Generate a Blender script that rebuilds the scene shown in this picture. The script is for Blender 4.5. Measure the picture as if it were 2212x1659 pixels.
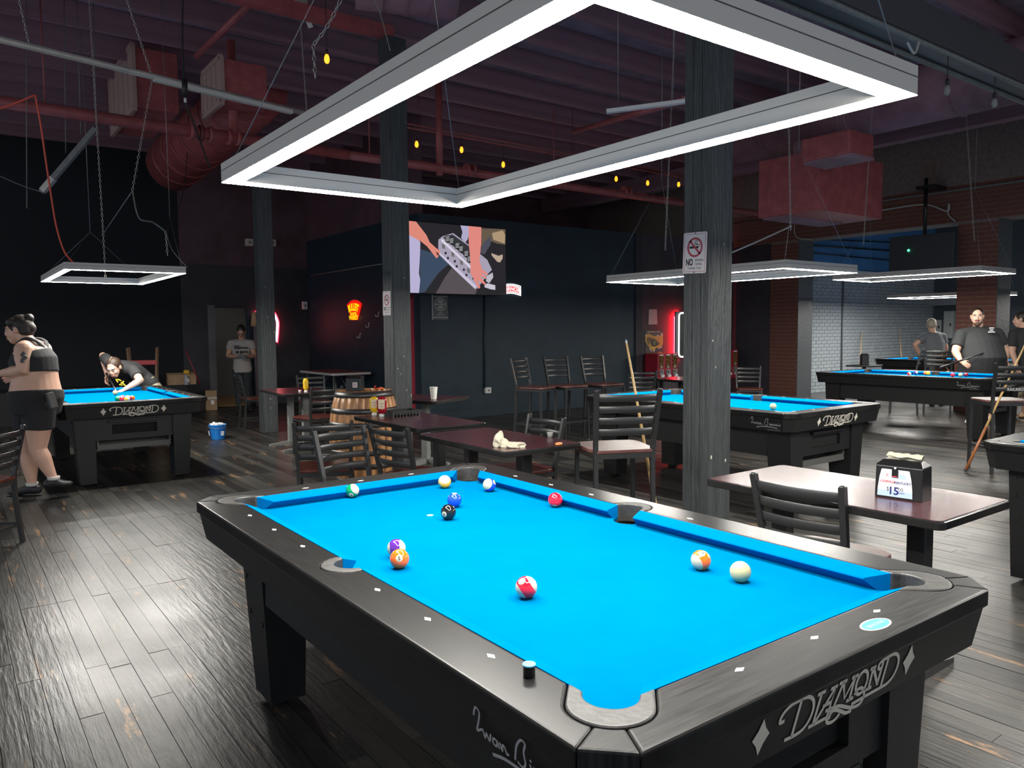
import bpy, bmesh, math, random
from mathutils import Vector, Matrix, Quaternion

for o in list(bpy.data.objects):
    bpy.data.objects.remove(o)
SC = bpy.context.scene
COL = SC.collection
R = math.radians
PI = math.pi
random.seed(7)

# ------------------------------------------------------------------ camera
CAM = Vector((-0.93279, -0.97343, 1.44232))
FW = Vector((0.59246783, 0.80261, -0.06927527))
RT = Vector((0.80413778, -0.59437446, -0.0090237))
UP = Vector((0.04841796, 0.05036061, 0.99755677))
FPX = 1664.197
cd = bpy.data.cameras.new('camera')
co = bpy.data.objects.new('camera', cd)
COL.objects.link(co)
m3 = Matrix((RT, UP, -FW)).transposed()
co.matrix_world = Matrix.Translation(CAM) @ m3.to_4x4()
cd.sensor_fit = 'HORIZONTAL'
cd.sensor_width = 36
cd.lens = FPX * 36 / 2212
cd.clip_start = 0.05
SC.camera = co

# ------------------------------------------------------------------ world, exposure
w = bpy.data.worlds.new('world')
SC.world = w
w.use_nodes = True
w.node_tree.nodes['Background'].inputs[0].default_value = (0.82, 0.9, 1.0, 1)
w.node_tree.nodes['Background'].inputs[1].default_value = 0.5
SC.view_settings.view_transform = 'Standard'
SC.view_settings.look = 'None'
SC.view_settings.gamma = 1
SC.view_settings.use_curve_mapping = False
SC.view_settings.exposure = 0.6
LED_STRENGTH = 115.0


# ------------------------------------------------------------------ helpers
def ray(u, v):
    return FW + RT * ((u - 1106) / FPX) - UP * ((v - 829.5) / FPX)
def GZ(u, v, z):
    d = ray(u, v); return CAM + d * ((z - CAM.z) / d.z)
def GY(u, v, y):
    d = ray(u, v); return CAM + d * ((y - CAM.y) / d.y)
def GX(u, v, x):
    d = ray(u, v); return CAM + d * ((x - CAM.x) / d.x)
def GD(u, v, dep):
    return CAM + ray(u, v) * dep


def nt_new(name):
    m = bpy.data.materials.new(name)
    m.use_nodes = True
    nt = m.node_tree
    return m, nt, nt.nodes['Principled BSDF']

MATS = {}
def M(name, col=(0.5, 0.5, 0.5), rough=0.5, metal=0.0, var=0.0, vscale=20.0, stretch=(1, 1, 1),
      bump=0.0, bscale=60.0, bstretch=None, col2=None, emit=None, estr=0.0, spec=None, coat=0.0,
      trans=0.0, alpha=None, rvar=0.0, coord='Object', thresh=None):
    if name in MATS:
        return MATS[name]
    m, nt, b = nt_new(name)
    N, L = nt.nodes, nt.links
    c4 = (*col, 1)
    b.inputs['Base Color'].default_value = c4
    b.inputs['Roughness'].default_value = rough
    b.inputs['Metallic'].default_value = metal
    if spec is not None:
        b.inputs['Specular IOR Level'].default_value = spec
    b.inputs['Coat Weight'].default_value = coat
    b.inputs['Transmission Weight'].default_value = trans
    if alpha is not None:
        b.inputs['Alpha'].default_value = alpha
    if emit is not None:
        b.inputs['Emission Color'].default_value = (*emit, 1)
        b.inputs['Emission Strength'].default_value = estr
    if var or bump or rvar:
        tc = N.new('ShaderNodeTexCoord')
        def mapped(st):
            mp = N.new('ShaderNodeMapping')
            mp.inputs['Scale'].default_value = st
            L.new(tc.outputs[coord], mp.inputs['Vector'])
            return mp.outputs[0]
        if var or rvar:
            nz = N.new('ShaderNodeTexNoise')
            nz.inputs['Scale'].default_value = vscale
            nz.inputs['Detail'].default_value = 5
            nz.inputs['Roughness'].default_value = 0.6
            L.new(mapped(stretch), nz.inputs['Vector'])
        if var:
            rp = N.new('ShaderNodeValToRGB')
            cc = col2 if col2 else tuple(max(0, min(1, x * (1 + var))) for x in col)
            ca = col if col2 else tuple(x * (1 - var) for x in col)
            lo, hi = thresh if thresh else (0.3, 0.7)
            rp.color_ramp.elements[0].position = lo
            rp.color_ramp.elements[1].position = hi
            rp.color_ramp.elements[0].color = (*ca, 1)
            rp.color_ramp.elements[1].color = (*cc, 1)
            L.new(nz.outputs[0], rp.inputs[0])
            L.new(rp.outputs[0], b.inputs['Base Color'])
        if rvar:
            mr = N.new('ShaderNodeMapRange')
            mr.inputs[3].default_value = max(0.02, rough - rvar)
            mr.inputs[4].default_value = min(1, rough + rvar)
            L.new(nz.outputs[0], mr.inputs[0])
            L.new(mr.outputs[0], b.inputs['Roughness'])
        if bump:
            n2 = N.new('ShaderNodeTexNoise')
            n2.inputs['Scale'].default_value = bscale
            n2.inputs['Detail'].default_value = 6
            L.new(mapped(bstretch or stretch), n2.inputs['Vector'])
            bp = N.new('ShaderNodeBump')
            bp.inputs['Strength'].default_value = bump
            bp.inputs['Distance'].default_value = 0.01
            L.new(n2.outputs[0], bp.inputs['Height'])
            L.new(bp.outputs[0], b.inputs['Normal'])
    MATS[name] = m
    return m


def frame_from(z):
    z = Vector(z).normalized()
    a = Vector((0, 0, 1)) if abs(z.z) < 0.95 else Vector((1, 0, 0))
    x = a.cross(z).normalized()
    y = z.cross(x)
    return x, y, z


class MB:
    """collects shapes; build() links them as one mesh object"""
    def __init__(s):
        s.v = []; s.f = []; s.mi = []; s.m = 0; s.sm = []; s.smooth = False
    def face(s, idx):
        s.f.append(tuple(idx)); s.mi.append(s.m); s.sm.append(s.smooth)
    def pts(s, vs):
        n = len(s.v); s.v.extend([tuple(p) for p in vs]); return n
    def box(s, c, d, rot=None, taper=None):
        c = Vector(c); hx, hy, hz = d[0] / 2, d[1] / 2, d[2] / 2
        tx, ty = taper if taper else (1, 1)
        P = [(-hx * tx, -hy * ty, -hz), (hx * tx, -hy * ty, -hz), (hx * tx, hy * ty, -hz), (-hx * tx, hy * ty, -hz),
             (-hx, -hy, hz), (hx, -hy, hz), (hx, hy, hz), (-hx, hy, hz)]
        if rot is not None:
            P = [rot @ Vector(p) for p in P]
        n = s.pts([c + Vector(p) for p in P])
        sm = s.smooth; s.smooth = False
        for q in ((0, 3, 2, 1), (4, 5, 6, 7), (0, 1, 5, 4), (1, 2, 6, 5), (2, 3, 7, 6), (3, 0, 4, 7)):
            s.face([n + i for i in q])
        s.smooth = sm
        return s
    def span(s, a, b):
        a = Vector(a); b = Vector(b)
        return s.box((a + b) / 2, [abs(x) for x in (b - a)])
    def bar(s, p0, p1, w, h, up=(0, 0, 1)):
        p0 = Vector(p0); p1 = Vector(p1)
        d = (p1 - p0); L = d.length; d.normalize()
        u = Vector(up)
        if abs(u.dot(d)) > 0.98: u = Vector((1, 0, 0))
        x = d.cross(u).normalized(); y = x.cross(d).normalized()
        rot = Matrix((x, d, y)).transposed()
        return s.box((p0 + p1) / 2, (w, L, h), rot)
    def tube(s, pts, r, n=10, caps=True, smooth=True, side=None):
        """rings along pts; r number, list, or list of (a,b)"""
        pts = [Vector(p) for p in pts]
        if not isinstance(r, (list, tuple)): r = [r] * len(pts)
        ref = None; rings = []
        for i, p in enumerate(pts):
            t = (pts[min(i + 1, len(pts) - 1)] - pts[max(i - 1, 0)])
            if t.length < 1e-9: t = Vector((0, 0, 1))
            t.normalize()
            if side is not None:
                x = Vector(side); x = (x - t * x.dot(t)).normalized()
            elif ref is None:
                x = frame_from(t)[0]
            else:
                x = ref - t * ref.dot(t)
                x = x.normalized() if x.length > 1e-6 else frame_from(t)[0]
            ref = x
            y = t.cross(x)
            ra, rb = r[i] if isinstance(r[i], (list, tuple)) else (r[i], r[i])
            rings.append(s.pts([p + x * (ra * math.cos(2 * PI * k / n)) + y * (rb * math.sin(2 * PI * k / n)) for k in range(n)]))
        sm = s.smooth; s.smooth = smooth
        for a, b in zip(rings, rings[1:]):
            for k in range(n):
                s.face((a + k, a + (k + 1) % n, b + (k + 1) % n, b + k))
        s.smooth = False
        if caps:
            s.face([rings[0] + k for k in range(n)][::-1])
            s.face([rings[-1] + k for k in range(n)])
        s.smooth = sm
        return s
    def cyl(s, p0, p1, r0, r1=None, n=12, smooth=True):
        return s.tube([p0, p1], [r0, r0 if r1 is None else r1], n, True, smooth)
    def lathe(s, c, prof, n=24, axis=(0, 0, 1), smooth=True, caps=True):
        c = Vector(c); x, y, z = frame_from(axis)
        rings = [s.pts([c + x * (r * math.cos(2 * PI * k / n)) + y * (r * math.sin(2 * PI * k / n)) + z * h for k in range(n)]) for r, h in prof]
        sm = s.smooth; s.smooth = smooth
        for a, b in zip(rings, rings[1:]):
            for k in range(n):
                s.face((a + k, a + (k + 1) % n, b + (k + 1) % n, b + k))
        s.smooth = False
        if caps:
            if prof[0][0] > 1e-5: s.face([rings[0] + k for k in range(n)][::-1])
            if prof[-1][0] > 1e-5: s.face([rings[-1] + k for k in range(n)])
        s.smooth = sm
        return s
    def ball(s, c, r, n=16, m=10, rot=None):
        c = Vector(c); rx, ry, rz = r if isinstance(r, (tuple, list)) else (r, r, r)
        def P(i, j):
            th = PI * i / m; ph = 2 * PI * j / n
            q = Vector((rx * math.sin(th) * math.cos(ph), ry * math.sin(th) * math.sin(ph), rz * math.cos(th)))
            return c + (rot @ q if rot is not None else q)
        top = s.pts([P(0, 0)]); rows = [s.pts([P(i, j) for j in range(n)]) for i in range(1, m)]; bot = s.pts([P(m, 0)])
        sm = s.smooth; s.smooth = True
        for j in range(n): s.face((top, rows[0] + j, rows[0] + (j + 1) % n))
        for a, b in zip(rows, rows[1:]):
            for j in range(n): s.face((a + j, b + j, b + (j + 1) % n, a + (j + 1) % n))
        for j in range(n): s.face((bot, rows[-1] + (j + 1) % n, rows[-1] + j))
        s.smooth = sm
        return s
    def prism(s, poly, o, ex, ey, ez, h):
        """polygon in (ex,ey) from origin o, extruded h along ez"""
        o = Vector(o); ex = Vector(ex); ey = Vector(ey); ez = Vector(ez)
        a = s.pts([o + ex * p[0] + ey * p[1] for p in poly])
        b = s.pts([o + ex * p[0] + ey * p[1] + ez * h for p in poly])
        n = len(poly)
        s.face([a + i for i in range(n)][::-1]); s.face([b + i for i in range(n)])
        for i in range(n): s.face((a + i, a + (i + 1) % n, b + (i + 1) % n, b + i))
        return s
    def mesh(s, vf, o, ex, ey, ez):
        """2D/3D verts+faces placed in a frame"""
        o = Vector(o); ex = Vector(ex); ey = Vector(ey); ez = Vector(ez)
        n = s.pts([o + ex * p[0] + ey * p[1] + ez * (p[2] if len(p) > 2 else 0) for p in vf[0]])
        for f in vf[1]: s.face([n + i for i in f])
        return s
    def data(s, name, mats):
        me = bpy.data.meshes.new(name)
        me.from_pydata(s.v, [], s.f)
        if not isinstance(mats, (list, tuple)): mats = [mats]
        for m in mats: me.materials.append(m)
        if len(mats) > 1: me.polygons.foreach_set('material_index', s.mi)
        me.polygons.foreach_set('use_smooth', s.sm)
        me.update()
        return me
    def build(s, name, mats, parent=None, bevel=0.0, seg=2, loc=None, fix=False):
        me = s.data(name, mats)
        if bevel or fix:
            bm = bmesh.new(); bm.from_mesh(me)
            bmesh.ops.recalc_face_normals(bm, faces=bm.faces)
            if bevel:
                es = [e for e in bm.edges if len(e.link_faces) == 2 and e.calc_face_angle(0) > 0.5]
                bmesh.ops.bevel(bm, geom=es, offset=bevel, segments=seg, affect='EDGES', profile=0.6, clamp_overlap=True)
            bm.to_mesh(me); bm.free()
        o = bpy.data.objects.new(name, me)
        COL.objects.link(o)
        if parent: o.parent = parent
        if loc: o.location = loc
        return o


def tag(o, label=None, cat=None, group=None, kind=None):
    if label: o['label'] = label
    if cat: o['category'] = cat
    if group: o['group'] = group
    if kind: o['kind'] = kind
    return o
def empty(name, loc=(0, 0, 0), rz=0.0, label=None, cat=None, group=None):
    o = bpy.data.objects.new(name, None)
    o.empty_display_size = 0.1
    COL.objects.link(o)
    o.location = loc; o.rotation_euler = (0, 0, rz)
    return tag(o, label, cat, group)
def put(me, name, parent=None, loc=(0, 0, 0), rot=None, scale=None):
    o = bpy.data.objects.new(name, me)
    COL.objects.link(o)
    o.location = loc
    if rot: o.rotation_euler = rot
    if scale: o.scale = scale
    if parent: o.parent = parent
    return o
KIDS = {}
def copy_tree(o, parent=None):
    c = o.copy(); COL.objects.link(c); c.parent = parent
    for ch in list(o.children): copy_tree(ch, c)
    return c


def catmull(p, k=6):
    if len(p) < 3: return [tuple(q) for q in p]
    q = [p[0]] + list(p) + [p[-1]]; out = []
    for i in range(1, len(q) - 2):
        for j in range(k):
            t = j / k
            out.append(tuple(0.5 * (2 * q[i][d] + (q[i + 1][d] - q[i - 1][d]) * t + (2 * q[i - 1][d] - 5 * q[i][d] + 4 * q[i + 1][d] - q[i + 2][d]) * t * t
                       + (-q[i - 1][d] + 3 * q[i][d] - 3 * q[i + 1][d] + q[i + 2][d]) * t ** 3) for d in range(len(q[0]))))
    out.append(tuple(p[-1]))
    return out
def ribbons(strokes, wd, k=6):
    """strokes: list of (points, smooth[, width]) -> flat 2D verts/faces"""
    V = []; F = []
    for st in strokes:
        pts = catmull(st[0], k) if st[1] else st[0]
        ww = (st[2] if len(st) > 2 else wd) / 2
        n = len(V)
        for i, p in enumerate(pts):
            a = pts[max(i - 1, 0)]; b = pts[min(i + 1, len(pts) - 1)]
            dx, dy = b[0] - a[0], b[1] - a[1]; l = math.hypot(dx, dy) or 1
            nx, ny = -dy / l * ww, dx / l * ww
            ex = (dx / l * ww * 0.6) * (-1 if i == 0 else 1 if i == len(pts) - 1 else 0)
            ey = (dy / l * ww * 0.6) * (-1 if i == 0 else 1 if i == len(pts) - 1 else 0)
            V.append((p[0] + nx + ex, p[1] + ny + ey)); V.append((p[0] - nx + ex, p[1] - ny + ey))
        for i in range(len(pts) - 1):
            F.append((n + 2 * i, n + 2 * i + 1, n + 2 * i + 3, n + 2 * i + 2))
    return V, F
def ring2d(cx, cy, rx, ry, wd, n=40, a0=0, a1=2 * PI):
    V = []; F = []
    for i in range(n + 1):
        a = a0 + (a1 - a0) * i / n
        c, s_ = math.cos(a), math.sin(a)
        V.append((cx + (rx + wd / 2) * c, cy + (ry + wd / 2) * s_)); V.append((cx + (rx - wd / 2) * c, cy + (ry - wd / 2) * s_))
    for i in range(n): F.append((2 * i, 2 * i + 1, 2 * i + 3, 2 * i + 2))
    return V, F
def disc2d(cx, cy, rx, ry=None, n=32):
    ry = ry or rx
    return [(cx + rx * math.cos(2 * PI * i / n), cy + ry * math.sin(2 * PI * i / n)) for i in range(n)], [tuple(range(n))]
def rect2d(x0, y0, x1, y1):
    return [(x0, y0), (x1, y0), (x1, y1), (x0, y1)], [(0, 1, 2, 3)]
def rrect(x0, y0, x1, y1, r, n=5):
    out = []
    for cx, cy, a in ((x1 - r, y1 - r, 0), (x0 + r, y1 - r, 90), (x0 + r, y0 + r, 180), (x1 - r, y0 + r, 270)):
        for i in range(n + 1):
            t = R(a + 90 * i / n); out.append((cx + r * math.cos(t), cy + r * math.sin(t)))
    return out

TXT = {}
def text2d(s, height=1.0, xs=1.0, bold=0.0, align='CENTER'):
    """built-in font outline as flat verts/faces, centred; cap height = height"""
    key = (s, bold, align)
    if key not in TXT:
        cu = bpy.data.curves.new('t', 'FONT'); cu.body = s; cu.size = 1; cu.offset = bold; cu.resolution_u = 3
        ob = bpy.data.objects.new('t', cu); COL.objects.link(ob)
        dg = bpy.context.evaluated_depsgraph_get()
        me = bpy.data.meshes.new_from_object(ob.evaluated_get(dg))
        V = [tuple(v.co) for v in me.vertices]; F = [tuple(p.vertices) for p in me.polygons]
        bpy.data.objects.remove(ob); bpy.data.meshes.remove(me); bpy.data.curves.remove(cu)
        TXT[key] = (V, F)
    V, F = TXT[key]
    xa = min(v[0] for v in V); xb = max(v[0] for v in V); ya = min(v[1] for v in V); yb = max(v[1] for v in V)
    k = height / 0.69
    x0 = (xa + xb) / 2 if align == 'CENTER' else xa
    return [((v[0] - x0) * k * xs, (v[1] - (ya + yb) / 2) * k) for v in V], F
def xf(vf, dx=0, dy=0, k=1.0, kx=None):
    kx = k if kx is None else kx
    return [(p[0] * kx + dx, p[1] * k + dy) for p in vf[0]], vf[1]
# ------------------------------------------------------------------ room materials
def floor_material():
    m, nt, b = nt_new('painted_planks')
    N, L = nt.nodes, nt.links
    geo = N.new('ShaderNodeNewGeometry')
    def mapped(sc):
        mp = N.new('ShaderNodeMapping'); mp.inputs['Scale'].default_value = sc
        L.new(geo.outputs['Position'], mp.inputs['Vector']); return mp.outputs[0]
    def noise(sc, scale, det=6, rough=0.6):
        n = N.new('ShaderNodeTexNoise'); n.inputs['Scale'].default_value = scale; n.inputs['Detail'].default_value = det
        n.inputs['Roughness'].default_value = rough
        L.new(mapped(sc), n.inputs['Vector']); return n.outputs[0]
    # one tone per plank
    sn = N.new('ShaderNodeVectorMath'); sn.operation = 'SNAP'; sn.inputs[1].default_value = (0.084, 1.37, 1)
    L.new(geo.outputs['Position'], sn.inputs[0])
    wn = N.new('ShaderNodeTexWhiteNoise'); L.new(sn.outputs[0], wn.inputs['Vector'])
    big = noise((1, 1, 1), 1.3, 3)
    grain = noise((26, 1.6, 1), 5, 8, 0.7)
    rp = N.new('ShaderNodeValToRGB')
    rp.color_ramp.elements[0].position = 0.3; rp.color_ramp.elements[0].color = (0.013, 0.013, 0.0132, 1)
    rp.color_ramp.elements[1].position = 0.75; rp.color_ramp.elements[1].color = (0.062, 0.060, 0.054, 1)
    mix = N.new('ShaderNodeMath'); mix.operation = 'ADD'
    a = N.new('ShaderNodeMath'); a.operation = 'MULTIPLY'; a.inputs[1].default_value = 0.35; L.new(wn.outputs[0], a.inputs[0])
    c = N.new('ShaderNodeMath'); c.operation = 'MULTIPLY'; c.inputs[1].default_value = 0.65; L.new(grain, c.inputs[0])
    L.new(a.outputs[0], mix.inputs[0]); L.new(c.outputs[0], mix.inputs[1])
    L.new(mix.outputs[0], rp.inputs[0])
    # bare-wood patches where the paint has worn through
    pn = noise((9, 1.4, 1), 1.1, 7, 0.75)
    pr = N.new('ShaderNodeValToRGB'); pr.color_ramp.elements[0].position = 0.585; pr.color_ramp.elements[1].position = 0.66
    L.new(pn, pr.inputs[0])
    wm = N.new('ShaderNodeMix'); wm.data_type = 'RGBA'
    L.new(pr.outputs[0], wm.inputs[0]); L.new(rp.outputs[0], wm.inputs[6]); wm.inputs[7].default_value = (0.30, 0.17, 0.08, 1)
    L.new(wm.outputs[2], b.inputs['Base Color'])
    mr = N.new('ShaderNodeMapRange'); mr.inputs[1].default_value = 0.3; mr.inputs[2].default_value = 0.7
    mr.inputs[3].default_value = 0.27; mr.inputs[4].default_value = 0.40
    L.new(big, mr.inputs[0]); L.new(mr.outputs[0], b.inputs['Roughness'])
    b.inputs['Specular IOR Level'].default_value = 0.42
    fine = noise((10, 1.0, 1), 5, 4, 0.6)
    scr = noise((3, 3, 1), 6, 4, 0.6)
    ad = N.new('ShaderNodeMath'); ad.operation = 'ADD'; L.new(fine, ad.inputs[0])
    sm = N.new('ShaderNodeMath'); sm.operation = 'MULTIPLY'; sm.inputs[1].default_value = 0.35; L.new(scr, sm.inputs[0]); L.new(sm.outputs[0], ad.inputs[1])
    bp = N.new('ShaderNodeBump'); bp.inputs['Strength'].default_value = 0.35; bp.inputs['Distance'].default_value = 0.006
    L.new(ad.outputs[0], bp.inputs['Height']); L.new(bp.outputs[0], b.inputs['Normal'])
    return m
FLOOR = floor_material()
M('blackbeam', (0.06, 0.06, 0.065), 0.5)
M('slab', (0.012, 0.012, 0.013), 0.6)
M('blackwall', (0.012, 0.030, 0.046), 0.5, bump=0.15, bscale=9, var=0.25, vscale=2.5)
M('darkwall', (0.034, 0.032, 0.041), 0.6, bump=0.1, bscale=12, var=0.2, vscale=3)
M('maroon', (0.27, 0.145, 0.18), 0.65, bump=0.2, bscale=14, var=0.35, vscale=2)
M('maroondeck', (0.30, 0.22, 0.28), 0.7, bump=0.2, bscale=20, var=0.3, vscale=4)
M('redpaint', (0.36, 0.085, 0.085), 0.5, var=0.25, vscale=8, bump=0.05)
M('redpipe', (0.33, 0.085, 0.085), 0.45, var=0.2, vscale=10)
M('postwood', (0.05, 0.056, 0.058), 0.42, var=0.3, vscale=4, stretch=(9, 9, 0.6), bump=1.0, bscale=9, bstretch=(7, 7, 0.9))
M('brick', (0.17, 0.062, 0.045), 0.8, var=0.4, vscale=6, bump=0.4, bscale=60, coord='Object')
M('mortar', (0.20, 0.15, 0.13), 0.9, var=0.2, vscale=15)
M('greybrick', (0.31, 0.345, 0.38), 0.38, var=0.2, vscale=7, bump=0.5, bscale=40)
M('greymortar', (0.14, 0.16, 0.175), 0.6)
M('bluewall', (0.05, 0.17, 0.38), 0.6, var=0.15, vscale=2)
M('corridor', (0.32, 0.33, 0.34), 0.7)
M('tanfloor', (0.50, 0.30, 0.14), 0.5, var=0.25, vscale=3, stretch=(1, 8, 1))
M('plate', (0.75, 0.74, 0.72), 0.4)
M('revealpaint', (0.06, 0.066, 0.075), 0.5, bump=0.5, bscale=25)

YT, XN, YD, XA = 9.75, 5.19, 14.4, 13.0
ZC = 4.95

def struct(mb, name, mat, parent=None, **k):
    o = mb.build(name, mat, parent, **k)
    if parent is None: o['kind'] = 'structure'
    return o

floor = struct(MB().span((-6, -6, -0.1), (22, 17, -0.012)), 'floor', MATS['slab'])
# planks run along y
PW = 0.084
unit = MB(); unit.span((0, 0, -0.012), (1, 1, 0)); UPL = unit.data('plank', FLOOR)
cells = []
rnd = random.Random(3)
x = -2.6
i = 0
while x < 12.95:
    y = -2.0 - rnd.random() * 1.2
    while y < 14.3:
        # the patched area in front left shares its end joints
        ln = rnd.choice((0.95, 1.4, 1.9, 2.4))
        if -1.2 < x < 0.9 and 0.9 < y < 5.0:
            nxt = [q for q in (1.72, 2.74, 3.76, 4.62, 5.5) if q > y + 0.2]
            ln = nxt[0] - y + rnd.choice((0, 0, 0, 0.0, 0.25))
        y1 = min(y + ln, 14.34)
        if y1 > -1.9: cells.append((x, max(y, -2.0), x + PW - 0.0022, y1 - 0.002, (rnd.random() - 0.7) * 0.0022))
        y = y1
        if y1 >= 14.34: break
    x += PW
def cell_px(c):
    p = Vector(((c[0] + c[2]) / 2, (c[1] + c[3]) / 2, 0)) - CAM
    d = p.dot(FW)
    if d < 0.6: return 0
    u = 1106 + FPX * p.dot(RT) / d; v = 829.5 - FPX * p.dot(UP) / d
    if not (-40 < u < 2250 and v < 1720): return 0
    cx, cy = (c[0] + c[2]) / 2, (c[1] + c[3]) / 2
    if 0.0 < cx < 1.9 and -0.3 < cy < 3.2: return 0      # hidden by the near pool table
    return (c[3] - c[1]) / d ** 3
order = sorted(range(len(cells)), key=lambda k: -cell_px(cells[k]))
near = set(order[:290])
rest = MB()
for k, c in enumerate(cells):
    if k in near:
        put(UPL, 'plank', floor, (c[0], c[1], c[4]), scale=(c[2] - c[0], c[3] - c[1], 1))
    else:
        a = rest.pts([(c[0], c[1], c[4]), (c[2], c[1], c[4]), (c[2], c[3], c[4]), (c[0], c[3], c[4]),
                      (c[0], c[1], -0.012), (c[2], c[1], -0.012), (c[2], c[3], -0.012), (c[0], c[3], -0.012)])
        for q in ((0, 1, 2, 3), (0, 4, 5, 1), (1, 5, 6, 2), (2, 6, 7, 3), (3, 7, 4, 0)): rest.face([a + t for t in q])
ro = rest.build('plank_field', FLOOR, floor); ro['kind'] = 'stuff'
fr = struct(MB().span((13.0, -6, -0.012), (22, 9.2, 0.0)), 'far_floor', M('farfloor', (0.10, 0.10, 0.10), 0.28, bump=0.1, bscale=8), floor)

# ---- walls
wt = struct(MB().span((XN, YT, 0), (13.3, YT + 0.2, 3.3)), 'wall_tv', MATS['blackwall'])
struct(MB().span((XN + 0.01, YT - 0.02, 0), (13.0, YT, 0.13)), 'baseboard_tv', MATS['blackwall'], bevel=0.004)
struct(MB().span((9.98, YT - 0.03, 0), (10.16, YT, 3.3)), 'trim_1', MATS['darkwall'])
struct(MB().span((10.16, YT - 0.002, 0.13), (13.0, YT, 3.3)), 'wall_poster', M('posterwall', (0.05, 0.045, 0.055), 0.6, var=0.2, vscale=3))
wn_ = MB()
wn_.span((XN, YT + 0.2, 0), (XN + 0.2, 10.0, 3.3)).span((XN, 10.9, 0), (XN + 0.2, YD, 3.3)).span((XN, 10.0, 2.0), (XN + 0.2, 10.9, 3.3))
struct(wn_, 'wall_neon', MATS['blackwall'])
up = MB(); up.span((XN + 0.02, YT + 0.2, 3.3), (XN + 0.18, YD, ZC)); struct(up, 'wall_upper', M('maroonwall', (0.10, 0.05, 0.062), 0.65, bump=0.15, bscale=12, var=0.3, vscale=2))
# far back wall with the doorway
DX0, DX1 = 3.31, 3.93
wd = MB()
wd.span((2.72, YD, 0), (DX0, YD + 0.15, 2.75)).span((DX1 + 0.28, YD, 0), (XN + 0.2, YD + 0.15, 2.75)).span((DX0, YD, 1.93), (DX1 + 0.28, YD + 0.15, 2.75))
struct(wd, 'wall_back', MATS['darkwall'])
struct(MB().span((2.72, YD, 2.75), (XA + 0.5, YD + 0.15, ZC)), 'wall_back_upper', M('maroonwall', (0.10, 0.05, 0.062), 0.65, bump=0.15, bscale=12, var=0.3, vscale=2))
struct(MB().span((-6, YD + 0.02, 0), (2.72, YD + 0.17, ZC)), 'wall_back_left', M('backblack', (0.008, 0.010, 0.014), 0.8))  # near-black colour stands in for the darkness of a deeper space
# door jambs and a lit corridor behind
struct(MB().span((DX0 - 0.13, YD - 0.03, 0), (DX0, YD + 0.12, 1.98)).span((DX1 + 0.28, YD - 0.03, 0), (DX1 + 0.36, YD + 0.12, 1.98)), 'trim_2', M('greytrim', (0.13, 0.125, 0.135), 0.5))
struct(MB().span((DX0 - 0.4, YD + 0.15, 0), (DX1 + 0.9, YD + 2.6, 0.012)), 'floor_corridor', MATS['tanfloor'])
cw = MB(); cw.span((DX0 - 0.4, YD + 2.4, 0), (DX1 + 0.9, YD + 2.6, 2.6)).span((DX0 - 0.6, YD + 0.15, 0), (DX0 - 0.4, YD + 2.6, 2.6)).span((DX1 + 0.9, YD + 0.15, 0), (DX1 + 1.1, YD + 2.6, 2.6)).span((DX0 - 0.6, YD + 0.15, 2.6), (DX1 + 1.1, YD + 2.6, 2.7))
struct(cw, 'wall_corridor', MATS['corridor'])
struct(MB().span((DX0 - 0.1, YD + 0.9, 2.56), (DX1 + 0.3, YD + 1.3, 2.6)), 'trim_corridor_fill_lamp', M('corridorfill', (1, 1, 1), 0.5, emit=(1.0, 0.9, 0.75), estr=0.9))  # unseen ceiling lamp, added to brighten the corridor behind the doorway
d1 = struct(MB().span((DX1, YD + 0.03, 0.012), (DX1 + 0.28, YD + 0.08, 1.93)), 'door_1', MATS['blackwall'])
# back of the hall on the left is one dark stage front
struct(MB().span((-6, YD - 0.9, 0), (2.55, YD, 0.53)), 'wall_stage', M('stagedark', (0.012, 0.013, 0.016), 0.7))

# red door frame set in the neon wall
rf = MB(); rf.span((XN - 0.04, 9.96, 0), (XN + 0.06, 10.06, 2.06)).span((XN - 0.04, 10.84, 0), (XN + 0.06, 10.92, 2.06)).span((XN - 0.04, 9.96, 1.97), (XN + 0.06, 10.92, 2.06))
struct(rf, 'trim_3', M('redframe', (0.42, 0.03, 0.06), 0.45))
struct(MB().span((XN + 0.1, 10.04, 0), (XN + 0.16, 10.86, 1.98)), 'door_2', MATS['blackwall'])

# ---- brick arcade
UB = MB().box((0, 0, 0), (1, 1, 1)).data('brick', MATS['brick'])
def bricks_on(parent, origin, ex, ez, nrm, wid, hgt, data, matname, bl=0.2, bh=0.065, gap=0.012, proud=0.006, limit=300, skip=None, pick=None):
    """courses of bricks on a face; the `limit` nearest are parts, the rest one stuff mesh"""
    ex = Vector(ex); ez = Vector(ez); nrm = Vector(nrm); origin = Vector(origin)
    rot = Matrix((ex, ez, nrm)).transposed().to_euler()
    out = []
    rn = random.Random(11)
    row = 0; z = gap
    while z + bh < hgt + 1e-6:
        x = -(bl + gap) / 2 if row % 2 else 0.0
        while x < wid - 0.02:
            a = max(0.0, x); b_ = min(wid, x + bl)
            if b_ - a > 0.03 and not (skip and skip((a + b_) / 2, z)):
                c = origin + ex * ((a + b_) / 2) + ez * (z + bh / 2) + nrm * (rn.random() * 0.004)
                out.append((c, b_ - a))
            x += bl + gap
        z += bh + gap; row += 1
    out.sort(key=lambda t: pick(t[0]) if pick else (t[0] - CAM).length)
    for c, l in out[:limit]:
        o = put(data, 'brick', parent, c, rot, (l, bh, proud * 2))
    if len(out) > limit:
        mb = MB(); rm = Matrix((ex, ez, nrm)).transposed()
        for c, l in out[limit:]: mb.box(c, (l, bh, proud * 2), rm)
        o = mb.build('brick_field', MATS[matname], parent); o['kind'] = 'stuff'
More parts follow.
